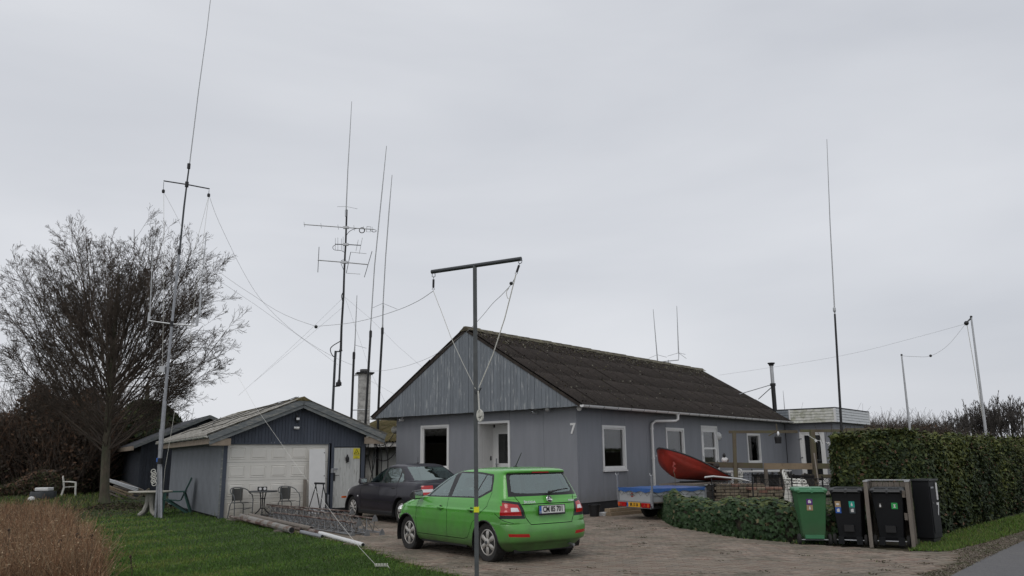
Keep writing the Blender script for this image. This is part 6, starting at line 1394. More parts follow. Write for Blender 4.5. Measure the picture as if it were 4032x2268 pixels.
# ---- white plastic chair
def plastic_chair(name, label, loc, rz, sc=1., m='whiteplastic', group=None, high=False):
    t = thing(name, label, 'chair', loc, rz, group); t.scale = (sc,)*3
    sh = 0.44; bh = .92 if not high else 1.10
    mb = MB(); mb.prism([(-.22, -.22), (.22, -.22), (.19, .22), (-.19, .22)], .025, lambda u, v, d: Vector((u, v, sh+d-.02*(v+.2)))); mb.build('seat', M[m], t, bevel=.006)
    mb = MB(); top = []
    for i in range(9):
        u = -1+2*i/8; top.append((u*.22, sh+.05+(bh-sh-.05)*(1-.25*abs(u)**3)))
    n = 7
    for i in range(n):
        x = -.18+.36*i/(n-1); z1 = sh+.05+(bh-sh-.10)*(1-.28*abs(x/.2)**3); mb.bar((x, .215, sh+.04), (x*1.05, .215+.16*(z1-sh), z1), .036, .012, up=Vector((0, 1, 0)))
    mb.tube([(x_, .215+.16*(z_-sh), z_) for x_, z_ in top], .022, 6); mb.tube([(-.22, .215, sh+.02), (-.22, .215+.16*(top[0][1]-sh), top[0][1])], .02, 6); mb.tube([(.22, .215, sh+.02), (.22, .215+.16*(top[0][1]-sh), top[0][1])], .02, 6)
    mb.build('backrest', M[m], t)
    for s_ in (1, -1):
        mb = MB(); mb.tube([(s_*.24, .26, .68), (s_*.27, .0, .67), (s_*.26, -.22, .64), (s_*.25, -.24, .60)], [.022, .028, .028, .02], 6); mb.build('armrest', M[m], t, smooth=True)
        mb = MB(); mb.bar((s_*.25, -.23, .62), (s_*.26, -.27, 0), .05, .035); mb.build('leg', M[m], t); mb = MB(); mb.bar((s_*.22, .21, sh), (s_*.25, .30, 0), .05, .035); mb.build('leg', M[m], t)
    return t
plastic_chair('garden_chair', 'white plastic armchair standing alone by the far thicket', G(172, 1251), math.radians(115), 1.15)
p = G(107, 1258); t = thing('fire_pit', 'rusty drum ring with a white lid on rough grass', 'drum', p)
mb = MB(); mb.lathe([(.55, 0), (.58, .2), (.55, .4), (.48, .4), (.48, .1)], 16); mb.build('drum', M['darkpole'], t, smooth=True); mb = MB(); mb.bb(-.3, .35, -.25, .25, .42, .58); mb.build('lid', M['white'], t, bevel=.03)
p = G(78, 1262); mb = MB(); mb.ball((0, 0, .08), .16, 8, 6); single(mb, 'white_bag', M['white'], 'small white bag lying on grass left of the drum', 'bag', p)
plastic_chair('garden_chair', 'white plastic chair on the deck behind the black fence', A(*r3(1800, 900), 28.2)*1, math.radians(-70), 1.05); bpy.context.scene.collection.objects[-1]
_c = [o for o in COL.objects if o.name.startswith('garden_chair')][-1]; _c.location.z = .25
for i in range(4):
    c_ = A(1998, 1230, 23.6); plastic_chair('stacking_chair', ['lowest white chair in the stack behind the fence', 'second white chair up in the stack by green bin', 'third white chair up in the stack behind fence', 'topmost white chair of the stack behind green bin'][i], Vector((c_.x+.16-.02*i, 23.6+.05*i, .02+.085*i)), math.radians(60), 1.05, group='stacked white plastic chairs')
# ---- green high backed chair, oval table, wood pile
gc = thing('adirondack_chair', 'dark green high backed garden chair against corrugated garage wall', 'chair', G(434, 1291), math.radians(-72)); gc.scale = (1.15,)*3
for i in range(5): x = -.2+.1*i; mb = MB(); mb.bar((x, .20, .36), (x*1.15, .45, 1.02-abs(i-2)*.02), .085, .02, up=Vector((0, 1, 0))); mb.build('back_slat', M['greenplastic'], gc)
for i in range(4): mb = MB(); mb.bb(-.24, .24, -.28+i*.12, -.18+i*.12, .38-.012*i, .40-.012*i); mb.build('seat_slat', M['greenplastic'], gc)
for s_ in (1, -1):
    mb = MB(); mb.bb(s_*.30-.05, s_*.30+.05, -.35, .34, .60, .625); mb.build('armrest', M['greenplastic'], gc)
    mb = MB(); mb.bar((s_*.28, -.3, 0), (s_*.28, -.26, .60), .06, .05); mb.build('leg', M['greenplastic'], gc); mb = MB(); mb.bar((s_*.26, .42, 0), (s_*.26, -.2, .40), .05, .05); mb.build('leg', M['greenplastic'], gc); mb = MB(); mb.bar((s_*.27, .5, .0), (s_*.27, .28, .62), .05, .04); mb.build('leg', M['greenplastic'], gc)
tb = thing('oval_table', 'pale stone topped oval table on a splayed concrete pedestal', 'table', G(374, 1298), math.radians(8)); zt = A(374, 1256, 26).z-.0
zt = .78
mb = MB(); n = 28; mb.add([(0.68*math.cos(2*math.pi*i/n)*f, .42*math.sin(2*math.pi*i/n)*f, z) for f, z in ((.95, zt-.05), (1, zt-.035), (1, zt-.012), (.97, zt)) for i in range(n)], [(k_*n+i, k_*n+(i+1) % n, (k_+1)*n+(i+1) % n, (k_+1)*n+i) for k_ in range(3) for i in range(n)]+[tuple(range(n))[::-1], tuple(3*n+i for i in range(n))]); mb.build('table_top', M['stone'], tb)
for k_ in range(4):
    a = math.pi/4+math.pi/2*k_; mb = MB(); mb.tube([(.07*math.cos(a), .07*math.sin(a), zt-.06), (.09*math.cos(a), .09*math.sin(a), .4), (.18*math.cos(a), .18*math.sin(a), .15), (.36*math.cos(a), .32*math.sin(a), 0.03)], [.09, .07, .07, .06], 7); mb.build('pedestal_foot', M['concrete'], tb, smooth=True)
wpz = thing('wood_pile', 'heap of old planks and pipes beside the dark shed', 'timber pile', G(318, 1255), math.radians(-14)); 
for i in range(16):
    x0, z0 = -.85+rng.uniform(-.15, .15), .15+rng.uniform(0, .5); L_ = rng.uniform(1.2, 1.8); y = rng.uniform(-.5, .4); mb = MB(); mb.bar((x0, y, z0+.25), (x0+L_, y+rng.uniform(-.1, .1), z0-.18), .10, .05); mb.build('plank', M['greywood'] if i % 3 else M['newwood'], wpz)
for i in range(3): mb = MB(); mb.tube([(-.9+.1*i, -.55, 1.0-.07*i), (1.1, -.6, .5-.07*i)], .035, 7); mb.build('pipe', M['alu'], wpz)
for x in (-.8, .9): mb = MB(); mb.bar((x, -.4, 0), (x, .4, .45), .08, .08); mb.bar((x, .4, 0), (x, -.4, .45), .08, .08); mb.build('trestle', M['wood'], wpz)
# ---- bistro chairs, round table, item, trestles, boards in front of the garage
def bistro(label, loc, rz):
    t = thing('bistro_chair', label, 'chair', loc, rz, 'bistro chairs by the garage door'); r = .013
    mb = MB(); mb.lathe([(.21, .41), (.21, .425), (0, .43)], 18); mb.build('seat', M['mesh'], t)
    mb = MB(); vs = []
    for z in (.46, .78):
        for i in range(9): a = math.radians(50+80*i/8); rr = .235+.03*(z-.46); vs.append((rr*math.cos(a), rr*math.sin(a)+.02, z))
    mb.add(vs, [(i, i+1, i+10, i+9) for i in range(8)]); mb.build('backrest', M['mesh'], t)
    mb = MB(); arc = [(-.25, -.20, 0), (-.26, -.19, .5), (-.26, -.12, .62)]+[(.265*math.cos(a), .265*math.sin(a)+.02, .66+.15*max(0, math.sin(a))**.7) for a in [math.radians(180-i*15) for i in range(13)]]+[(.26, -.12, .62), (.26, -.19, .5), (.25, -.20, 0)]
    mb.tube(arc, r, 7); mb.build('frame', M['postgrey'], t, smooth=True)
    for s_ in (1, -1): mb = MB(); mb.tube([(s_*.10, .24, .80), (s_*.12, .24, .44), (s_*.19, .20, .36), (s_*.22, .25, 0)], r, 6); mb.build('leg', M['postgrey'], t, smooth=True)
    mb = MB(); mb.tube([(-.25, -.2, .28), (.25, -.2, .28)], .008, 5); mb.tube([(-.25, -.2, .28), (-.21, .22, .22)], .008, 5); mb.tube([(.25, -.2, .28), (.21, .22, .22)], .008, 5); mb.tube([(-.21, -.05, .405), (-.25, -.18, .405)], .008, 5); mb.tube([(.21, -.05, .405), (.25, -.18, .405)], .008, 5); mb.build('stretcher', M['postgrey'], t)
    return t
c1 = bistro('grey bistro chair at left end of the garage door', GS.w(GS.pl(1, -.55, *g2(345, 1300)).x, -.50), math.radians(45)); c1.scale = (1.12,)*3
c2_ = bistro('grey bistro chair to the right of the small round table', GS.w(GS.pl(1, -.6, *g2(1095, 1270)).x, -.60), math.radians(40)); c2_.scale = (1.12,)*3
bt = thing('bistro_table', 'small round dark bistro table in front of garage door', 'table', GS.w(GS.pl(1, -.65, *g2(690, 1290)).x, -.65), .5); bt.scale = (1.12,)*3
mb = MB(); mb.lathe([(.0, .68), (.38, .68), (.385, .70), (.38, .715), (0, .715)], 28); mb.build('table_top', M['darkpole'], bt)
for k_ in range(3):
    a = 2*math.pi*k_/3+.3; mb = MB(); mb.tube([(.09*math.cos(a), .09*math.sin(a), .68), (.055*math.cos(a), .055*math.sin(a), .5), (.05*math.cos(a), .05*math.sin(a), .26), (.12*math.cos(a), .12*math.sin(a), .18), (.33*math.cos(a), .33*math.sin(a), 0)], .016, 7); mb.build('leg', M['blackmetal'], bt, smooth=True)
mb = MB(); mb.lathe([(.07, .24), (.07, .26)], 12); mb.build('collar', M['blackmetal'], bt); mb = MB(); mb.lathe([(.075, .5), (.075, .52)], 12); mb.build('collar', M['blackmetal'], bt)
zt_ = .715*1.12; b_ = bt.location; cmt = thing('twin_dial_clock', 'small black twin dial gadget lying on the bistro table', 'clock', (b_.x-.02, b_.y, zt_), .45)
mb = MB(); mb.bb(-.15, .13, -.04, .04, 0, .12); mb.build('housing', M['black'], cmt, bevel=.015)
for x in (-.075, .06): mb = MB(); mb.lathe([(.0, -.046), (.042, -.045), (.042, -.041)], 14, (x, 0, .06), 'y'); mb.build('dial', M['white'], cmt)
wb = thing('leaning_board', 'tall white board leaning against the garage door', 'board', GS.w(0, 0), GS.yaw)
x0_, x1_ = GS.pl(1, -.1, *g2(1400, 1290)).x, GS.pl(1, -.1, *g2(1655, 1290)).x; zt_ = GS.pl(1, -.06, *g2(1530, 280)).z
wb.location = GS.w((x0_+x1_)/2, -.30); w_ = (x1_-x0_)/2
mb = MB(); T_ = Matrix.Rotation(math.radians(-5.5), 4, 'X'); mb.bb(-w_, w_, 0, .03, 0, zt_+.02, 0, T_); mb.build('panel', M['white'], wb)
for z in (.2, 1.2, zt_-.1):
    p = T_ @ Vector((w_-.03, -.004, z)); mb = MB(); mb.lathe([(.018, -.004), (.018, .004)], 8, p, 'y'); mb.build('screw_hole', M['black'], wb)
xg = GS.pl(1, -.1, *g2(1358, 1270)).x; zg = GS.pl(1, -.05, *g2(1358, 755)).z
mb = MB(); mb.bb(-.05, .05, 0, .04, 0, zg, 0, Matrix.Rotation(math.radians(-4), 4, 'X')); single(mb, 'leaning_plank', M['greywood'], 'narrow grey plank leaning left of the tall white board', 'plank', GS.w(xg, -.16), GS.yaw)
ts = thing('trestle', 'black steel trestle pair standing before the leaning white board', 'trestle', GS.w((x0_+x1_)/2-.02, -.52), GS.yaw)
Tz = .98
for s_ in (1, -1):
    for (xb, xt) in ((s_*.30, s_*.10), ( -s_*.10+.05, s_*.14)):
        mb = MB(); mb.tube([(xb, -.22*s_, 0), (xt, 0, Tz)], .016, 7); mb.build('leg', M['blackmetal'], ts)
mb = MB(); mb.tube([(-.17, 0, Tz), (.17, 0, Tz-.02)], .03, 8); mb.build('crossbar', M['blackmetal'], ts)
mb = MB(); mb.tube([(-.27+.045*i, -.1, .28-.10*math.sin(math.pi*i/6)) for i in range(7)], .005, 4); mb.build('chain', M['galv'], ts); mb = MB(); mb.tube([(.03+.035*i, -.1, .25-.10*math.sin(math.pi*i/6)) for i in range(7)], .005, 4); mb.build('chain', M['galv'], ts)
xt_ = GS.pl(1, -.1, *g2(1690, 1290)).x; zt2 = GS.pl(1, -.06, *g2(1705, 975)).z
for k_ in range(2): mb = MB(); mb.tube([(0, 0, 0), (.03, .08, zt2-.05*k_)], .035, 8); single(mb, 'leaning_tube', M['darkpole' if k_ == 0 else 'galv'], ['dark tube leaning by right edge of the garage door', 'grey tube leaning beside the dark tube at garage door edge'][k_], 'tube', GS.w(xt_+.07*k_, -.12), GS.yaw, 'tubes leaning by garage door')
# ---- pile of pipes
def gtube(name, label, cat, pa, pb, r, m, za=None, zb_=None, n=10, group='pipes lying on the lawn edge'):
    a = G(*pa, z=r if za is None else za); b = G(*pb, z=r if zb_ is None else zb_); t = thing(name, label, cat, (a.x, a.y, 0), 0, group)
    wtube(t, 'pipe', m, [a, b], r, n); d = (b-a).normalized(); mb = MB(); mb.tube([b-d*.02, b+d*.004], r*.8, n); mb.build('open_end', M['black'], t, world=True); return t
gtube('steel_pipe', 'long rusty thin pipe along the outer edge of pile', 'pipe', g2(190, 1345), c2(1010, 1112), .035, 'rust', .12, .06)
gtube('steel_pipe', 'thick grey pipe with rust patches on the pile', 'pipe', g2(370, 1345), c2(1035, 1108), .078, 'rustgrey', .14, .10)
gtube('timber_pole', 'pale timber pole lying on top of the pipe pile', 'pole', g2(500, 1325), c2(1180, 1098), .055, 'greywood', .20, .12)
gtube('steel_pipe', 'dark red rusty channel between the grey pipe and pole', 'pipe', g2(480, 1345), c2(1110, 1104), .05, 'rust', .10, .07)
gtube('steel_pipe', 'short grey pipe at the near end of pile', 'pipe', c2(1105, 1122), c2(1262, 1157), .045, 'galv', .06, .05)
gtube('steel_pipe', 'short brown pipe joined to the white plastic pipe', 'pipe', c2(1165, 1108), c2(1255, 1132), .045, 'rust', .09, .08)
gtube('plastic_pipe', 'bright white plastic pipe pointing out over the paving', 'pipe', c2(1245, 1130), c2(1565, 1219), .045, 'white', .08, .05)
for k_, (a, b) in enumerate((((610, 1040), (690, 1046)), ((975, 1125), (1050, 1135)))):
    P = G(*c2(*a)); mb = MB(); mb.bb(-.3, .3, -.06, .06, 0, .05); single(mb, 'bearer', M['greywood'], ['timber bearer under far end of the pipe pile', 'timber bearer under near end of the pipe pile'][k_], 'bearer', P, -.6)
# ---- lattice mast sections on the ground
def lattice(label, pa, pb, z0, side=.34, n=15, m='lattice', top='rust'):
    a = G(*pa, z=z0); b = G(*pb, z=z0); d = (b-a); L_ = d.length; d.normalize(); up = Vector((0, 0, 1)); s_ = d.cross(up).normalized(); up = s_.cross(d)
    t = thing('lattice_mast_section', label, 'mast section', (a.x, a.y, 0), 0, 'lattice mast sections on the ground')
    offs = [s_*side/2, -s_*side/2, up*side*.86]
    for k_, o_ in enumerate(offs): wtube(t, 'chord', top if k_ == 2 else m, [a+o_, b+o_], .018, 7)
    for i in range(n):
        for p_, q_ in ((0, 1), (1, 2), (2, 0)):
            u0 = a+d*(L_*i/n); u1 = a+d*(L_*(i+1)/n); mb = MB(); mb.tube([u0+offs[p_], u1+offs[q_]], .008, 4); mb.tube([u1+offs[p_], u0+offs[q_]], .008, 4) if p_ != 0 else None; mb.build('lattice_brace', M[m], t, world=True)
            if p_ == 1: wtube(t, 'lattice_strut', m, [u0+offs[1], u0+offs[2]], .010, 5)
    for o_ in offs:
        mb = MB(); c_ = b+o_; mb.prism([(-.07, -.06), (.07, -.06), (.05, .02), (0, .09), (-.05, .02)], .02, lambda u, v, dd: c_+s_*u+up*v+d*dd); mb.build('end_plate', M[m], t, world=True)
    return t
lattice('longest lattice mast section lying nearest the cars', c2(880, 1010), c2(1650, 1130), .08, .36, 16)
lattice('lattice mast section with brown chord at the back of heap', c2(840, 990), c2(1480, 1055), .06, .34, 14, 'lattice', 'rust')
lattice('low lattice mast section on the near side of heap', c2(900, 1045), c2(1530, 1140), .05, .28, 14)
# ---- wheelie bins
def wheelie(label, pl_, pr_, body, lid, stickers, group=None, foot=True, hh=1.06):
    a, b = G(*pl_), G(*pr_); w = (b-a).length; d = (b-a).normalized(); c_ = (a+b)/2
    t = thing('wheelie_bin', label, 'bin', c_, math.atan2(d.y, d.x), group); W2 = w*.5; k = W2/.29
    def ring(z, wx, y0, y1): return [(-wx, y0, z), (wx, y0, z), (wx, y1, z), (-wx, y1, z)]
    lv = [ring(.10, .20*k, .04, .52), ring(.16, .215*k, .02, .54), ring(.9, .275*k, -.055, .62), ring(.965, .285*k, -.06, .63), ring(.965, .30*k, -.075, .66), ring(.99, .30*k, -.075, .66)]
    mb = MB(); mb.add([p for r_ in lv for p in r_], [(i*4+j, i*4+(j+1) % 4, (i+1)*4+(j+1) % 4, (i+1)*4+j) for i in range(5) for j in range(4)]+[(3, 2, 1, 0)]); bd = mb.build('bin_body', M[body], t, bevel=.012)
    if foot:
        mb = MB(); mb.bb(-.09*k, .09*k, -.045, .01, .26, .38); mb.build('recess', M['black'], bd)
        for s_ in (1, -1): mb = MB(); mb.bb(s_*.17*k-.055*k, s_*.17*k+.055*k, -.02, .03, .03, .17); mb.build('axle_bracket', M[body], bd)
    else: mb = MB(); mb.bb(-.18*k, .18*k, -.03, .015, .125, .19); mb.build('axle_bracket', M[lid], bd)
    L2 = [ring(.985, .315*k, -.03, .70), ring(1.02, .32*k, -.03, .72), ring(hh-.015, .30*k, .02, .68), ring(hh, .26*k, .10, .58)]
    mb = MB(); mb.add([p for r_ in L2 for p in r_], [(i*4+j, i*4+(j+1) % 4, (i+1)*4+(j+1) % 4, (i+1)*4+j) for i in range(3) for j in range(4)]+[(12, 13, 14, 15), (3, 2, 1, 0)]); ld = mb.build('lid', M[lid], t, bevel=.01)
    mb = MB(); mb.tube([(-.24*k, -.12, .99), (.24*k, -.12, .99)], .016, 8); mb.build('handle', M[lid], t)
    for x in (-.25, .0, .25): mb = MB(); mb.bb(x*k-.018, x*k+.018, -.135, -.03, .965, 1.015); mb.build('hinge', M[body if x else lid], t)
    for x in (-.12, .12): mb = MB(); mb.bb(x*k-.10*k, x*k+.10*k, .0, .012, 1.02, 1.05); mb.build('lid_rib', M[lid], ld)
    mb = MB(); mb.tube([(-.27*k, .02, .10), (.27*k, .02, .10)], .012, 6); mb.build('axle', M['galv'], t)
    for s_ in (1, -1):
        mb = MB(); mb.lathe([(.03, -.03), (.085, -.03), (.105, -.02), (.105, .02), (.085, .03), (.03, .03)], 20, (s_*.29*k, .03, .105), 'x'); mb.build('wheel', M['rubber'], t, smooth=True)
    for (x, z, w_, h_, m, icon) in stickers:
        y = -.055+(.9-z)*.102-.004; mb = MB(); T = Matrix.Translation((x*k, y, z)) @ Matrix.Rotation(math.radians(5.8), 4, 'X'); mb.bb(-w_/2, w_/2, -.004, .003, -h_/2, h_/2, 0, T)
        s1 = mb.build('sticker', M[m], bd, bevel=0)
        shp = {'bag': [(-.025, -.025), (.025, -.025), (.028, .01), (.01, .022), (.018, .034), (-.01, .034), (-.022, .02)], 'box': [(-.022, -.03), (.022, -.03), (.022, .028), (.005, .032), (-.022, .018)], 'bottle': [(-.013, -.03), (.013, -.03), (.013, .008), (.005, .018), (.005, .034), (-.005, .034), (-.005, .018), (-.013, .008)], 'apple': [(-.02, -.03), (.02, -.03), (.006, 0), (.02, .028), (-.02, .028), (-.006, 0)], 'round': [(.028*math.cos(q), .02*math.sin(q)) for q in [2*math.pi*i/10 for i in range(10)]]}[icon]
        mb = MB(); mb.prism(shp, .002, lambda u, v, d: T @ Vector((u*1.1, -.005-d, v))); mb.build('pictogram', M['white'], s1)
    return t
wheelie('green wheelie bin with purple and tan stickers, leftmost of the bins', bn(205, 1195), bn(690, 1200), 'bingreen', 'binlid', [(-.05, .80, .11, .105, 'purple', 'bag'), (-.05, .69, .11, .10, 'tan', 'bottle')], None, False)
wheelie('black wheelie bin with four coloured stickers beside green bin', bn(765, 1195), bn(1265, 1215), 'binblack', 'binlidb', [(-.17, .755, .10, .11, 'tan', 'round'), (-.17, .645, .10, .11, 'blue', 'box'), (.09, .755, .10, .11, 'teal', 'bottle'), (.09, .645, .10, .11, 'greyp', 'box')])
wheelie('black wheelie bin with green square sticker inside the timber screen', bn(1410, 1215), bn(1940, 1235), 'binblack', 'binlidb', [(-.14, .74, .08, .10, 'ink', 'bottle'), (.11, .735, .105, .11, 'greenp', 'apple')])
# ---- timber bin screen
sl0, sr0 = G(*bn(1340, 1230)), G(*bn(2010, 1255)); d = (sr0-sl0).normalized(); SWd = (sr0-sl0).length
ss = thing('bin_screen', 'three sided weathered timber screen around the rightmost bin', 'screen', sl0, math.atan2(d.y, d.x)); Hs = 1.17; Dp = .86
for x in (0, SWd): mb = MB(); mb.bb(x-.032, x+.032, -.04, .04, 0, Hs); mb.build('post', M['greywood'], ss); mb = MB(); mb.bb(x-.045, x+.045, Dp-.045, Dp+.045, 0, Hs); mb.build('post', M['greywood'], ss)
nB = int((SWd)/.115)
for i in range(nB): x = .05+(SWd-.1)*i/nB; mb = MB(); mb.bb(x+.004, x+(SWd-.1)/nB-.004, Dp-.01, Dp+.012, .06, Hs-.02); mb.build('board', M['greywood'], ss)
for s_, x in ((1, .0), (-1, SWd)):
    for i in range(7): y = .05+.11*i; mb = MB(); mb.bb(x-.012, x+.012, y+.004, y+.106, .06, Hs-.02); mb.build('board', M['greywood'], ss)
for x in (0.0, SWd): mb = MB(); mb.bb(x-.04, x+.04, -.05, Dp+.05, Hs+.002, Hs+.022); mb.build('capping', M['alu'], ss)
mb = MB(); mb.bb(.041, SWd-.041, Dp-.04, Dp+.05, Hs+.002, Hs+.022); mb.build('capping', M['alu'], ss)
for z in (.95, .55): mb = MB(); mb.bb(SWd-.10, SWd-.046, .1, .2, z-.06, z+.06); mb.build('block', M['greywood'], ss)
# ---- black parcel box
pb_ = G(*bn(2070, 1150)); q_ = G(*bn(2360, 1110)); bx_ = thing('parcel_box', 'tall black metal box with white number 7 beside the hedge', 'box', G(*bn(2040, 1165)), math.radians(-46)); hbx = 1.18
mb = MB(); v = [(0, 0), (.30, -.10), (.50, .28), (.15, .75), (-.02, .6)]
mb.bb(0.03, .34, .03, .46, .10, hbx-.02); cab = mb.build('cabinet', M['binblack'], bx_, bevel=.01); mb = MB(); mb.bb(.01, .37, .0, .48, hbx-.018, hbx+.012); mb.build('lid', M['binlidb'], bx_)
mb = MB(); mb.bb(.345, .352, .06, .43, .2, hbx-.12); mb.build('door', M['binblack'], bx_)
mb = MB(); mb.bb(.353, .358, .08, .22, hbx-.16, hbx-.13); mb.build('name_strip', M['galv'], bx_); mb = MB(); mb.bb(.353, .36, .34, .41, hbx-.38, hbx-.06); mb.build('label', M['white'], bx_)
text('7', .32, M['white'], bx_, basis((.356, .35, .62), (0, 1, 0), (0, 0, 1)), .8, 'number', .008); mb = MB(); mb.lathe([(.015, 0), (.015, .01)], 10, (.353, .12, .75), 'x'); mb.build('lock', M['chrome'], bx_)
mb = MB(); mb.bb(.06, .31, .06, .43, 0, .1); mb.build('foot', M['black'], bx_)
# ================================================================== VEGETATION
def tubes_np(P, Rr, n=3):
    """P (N,K,3) polylines, Rr (N,K) radii -> verts, quads"""
    N_, K_, _ = P.shape; D = np.empty_like(P); D[:, 1:-1] = P[:, 2:]-P[:, :-2]; D[:, 0] = P[:, 1]-P[:, 0]; D[:, -1] = P[:, -1]-P[:, -2]
    D /= np.linalg.norm(D, axis=2, keepdims=True)+1e-9; ref = np.where(np.abs(D[..., 2:3]) > .9, np.array([1., 0, 0]), np.array([0, 0, 1.]))
    a = np.cross(D, ref); a /= np.linalg.norm(a, axis=2, keepdims=True)+1e-9; b = np.cross(a, D)
    ang = np.arange(n)*2*np.pi/n
    V = P[:, :, None, :]+Rr[:, :, None, None]*(a[:, :, None, :]*np.cos(ang)[None, None, :, None]+b[:, :, None, :]*np.sin(ang)[None, None, :, None])
    i = np.arange(N_)[:, None, None]; k = np.arange(K_-1)[None, :, None]; j = np.arange(n)[None, None, :]; j2 = (j+1) % n
    base = i*K_*n
    F = np.stack([base+k*n+j, base+k*n+j2, base+(k+1)*n+j2, base+(k+1)*n+j], -1).reshape(-1, 4)
    return V.reshape(-1, 3), F
def grow_from(P, Rr, per, spread, lfrac, up=.15, kmin=.25, K=4, lmul=1., gravity=0., outw=None, jag=.05):
    """children along parents; P (N,K,3)"""
    N_, K_, _ = P.shape; M_ = N_*per; pi = np.repeat(np.arange(N_), per); t = kmin+(1-kmin)*rng.random(M_)**.8
    f = t*(K_-1); i0 = np.minimum(f.astype(int), K_-2); fr = (f-i0)[:, None]
    o = P[pi, i0]*(1-fr)+P[pi, i0+1]*fr; d = P[pi, i0+1]-P[pi, i0]; d /= np.linalg.norm(d, axis=1, keepdims=True)+1e-9
    L_ = np.linalg.norm(P[:, 1:]-P[:, :-1], axis=2).sum(1)[pi]*lfrac*(.6+.7*rng.random(M_))*(1.15-.55*t)*lmul
    v = rng.normal(size=(M_, 3)); v -= d*(v*d).sum(1, keepdims=True); v /= np.linalg.norm(v, axis=1, keepdims=True)+1e-9
    sp_ = spread*(.7+.6*rng.random(M_))[:, None]; d2 = d*np.cos(sp_)+v*np.sin(sp_)
    r0 = (Rr[pi, i0]*(1-fr[:, 0])+Rr[pi, i0+1]*fr[:, 0])*.62
    Q = np.empty((M_, K, 3)); Q[:, 0] = o; cur = d2.copy()
    for k in range(1, K):
        cur = cur+np.array([0, 0, up])+rng.normal(size=(M_, 3))*jag*2; cur /= np.linalg.norm(cur, axis=1, keepdims=True)
        Q[:, k] = Q[:, k-1]+cur*(L_/(K-1))[:, None]
    Rn = r0[:, None]*np.linspace(1, .45, K)[None, :]
    return Q, Rn
def tree(name, label, base, trunk_pts, trunk_r, limbs, ell_c, ell_r, levels, group=None, cat='tree', mt='bark', mc='twig', minr=.006, updir=.0, biasz=-.25, fan=False):
    t = thing(name, label, cat, base, 0, group); bx, by, bz = base
    mb = MB(); tp = smoothp([Vector(p) for p in trunk_pts], 4); n = len(tp); mb.tube(tp, [trunk_r*(1-.75*i/(n-1))*(1.35 if i == 0 else 1) for i in range(n)], 10); mb.build('trunk', M[mt], t, smooth=True)
    T = np.array([tuple(p) for p in tp]); N_ = limbs
    u = rng.normal(size=(N_, 3)); u /= np.linalg.norm(u, axis=1, keepdims=True); u[:, 2] = np.where(u[:, 2] < biasz, -u[:, 2]*.6, u[:, 2])
    tgt = np.array(ell_c)+u*np.array(ell_r)*(.74+.2*rng.random((N_, 1)))
    hz = np.clip((tgt[:, 2]-ell_c[2])/ell_r[2]*.5+.45+rng.normal(0, .12, N_), .18, .98); ti = hz*(n-1); i0 = np.minimum(ti.astype(int), n-2); fr = (ti-i0)[:, None]; o = T[i0]*(1-fr)+T[i0+1]*fr
    if fan: ti = np.clip(.20+.22*rng.random(N_)+.34*np.clip((tgt[:, 2]-ell_c[2])/ell_r[2], 0, 1), .1, .8)*(n-1); i0 = ti.astype(int); fr = (ti-i0)[:, None]; o = T[i0]*(1-fr)+T[i0+1]*fr
    o[:, 2] = np.minimum(o[:, 2], tgt[:, 2]+1.0)
    K = 7; s_ = np.linspace(0, 1, K)[None, :, None]; P = o[:, None]*(1-s_)+tgt[:, None]*s_; mid = np.sin(s_*np.pi)
    P[..., 2:3] += -mid*.07*np.linalg.norm(tgt-o, axis=1)[:, None, None]*(1 if updir == 0 else -1)
    P[:, 1:] += rng.normal(size=(N_, K-1, 3))*.05*ell_r[0]/4
    Ls = np.linalg.norm(tgt-o, axis=1); R_ = (trunk_r*.25*(Ls/Ls.max())**.8)[:, None]*np.linspace(1, .25, K)[None, :]
    VV, FF = [], []; off = 0
    def put(P_, R2, nn=3):
        nonlocal off
        V_, F_ = tubes_np(P_, np.maximum(R2, minr), nn); VV.append(V_); FF.append(F_+off); off += len(V_)
    put(P, R_, 5)
    for li, (per, spr, lf, up, K2) in enumerate(levels): P, R_ = grow_from(P, R_, per, spr, lf, up, .22 if li == 0 else .15, K2); put(P, R_)
    V_ = np.concatenate(VV); F_ = np.concatenate(FF); V_ -= np.array([bx, by, bz]); o = npmesh('crown', V_, F_, M[mc], parent=t)
    for c in t.children:
        if c.name.startswith('trunk'): c.data.transform(Matrix.Translation((-bx, -by, -bz)))
    return t
M['bark'] = mat('grey_brown_bark', (.085, .072, .052), .95, var=.3, scale=5, bump=.15, bscale=18, col2=(.07, .075, .045), c2scale=2, stretch=(1, 1, .5))
M['twig'] = mat('dark_bare_twigs', (.085, .066, .052), .95, var=.25, scale=1)
M['fartwig'] = mat('grey_brown_far_twigs', (.085, .076, .070), 1, var=.2, scale=.3)
YT_ = 34.3; tb0 = G(262, 1268)
tr0 = tree('bare_tree', 'large spreading leafless tree left of the garage', tuple(tb0), [tb0, A(266, 1150, YT_), A(274, 1020, YT_), A(284, 900, YT_), A(292, 780, YT_), A(300, 690, YT_)], .20, 104,
     tuple(A(298, 822, YT_+.5)), (5.3, 4.4, 5.3), [(12, .50, .34, .0, 5), (8, .62, .38, .03, 4), (5, .66, .48, .06, 3)], minr=.0055, biasz=-.65, fan=True)
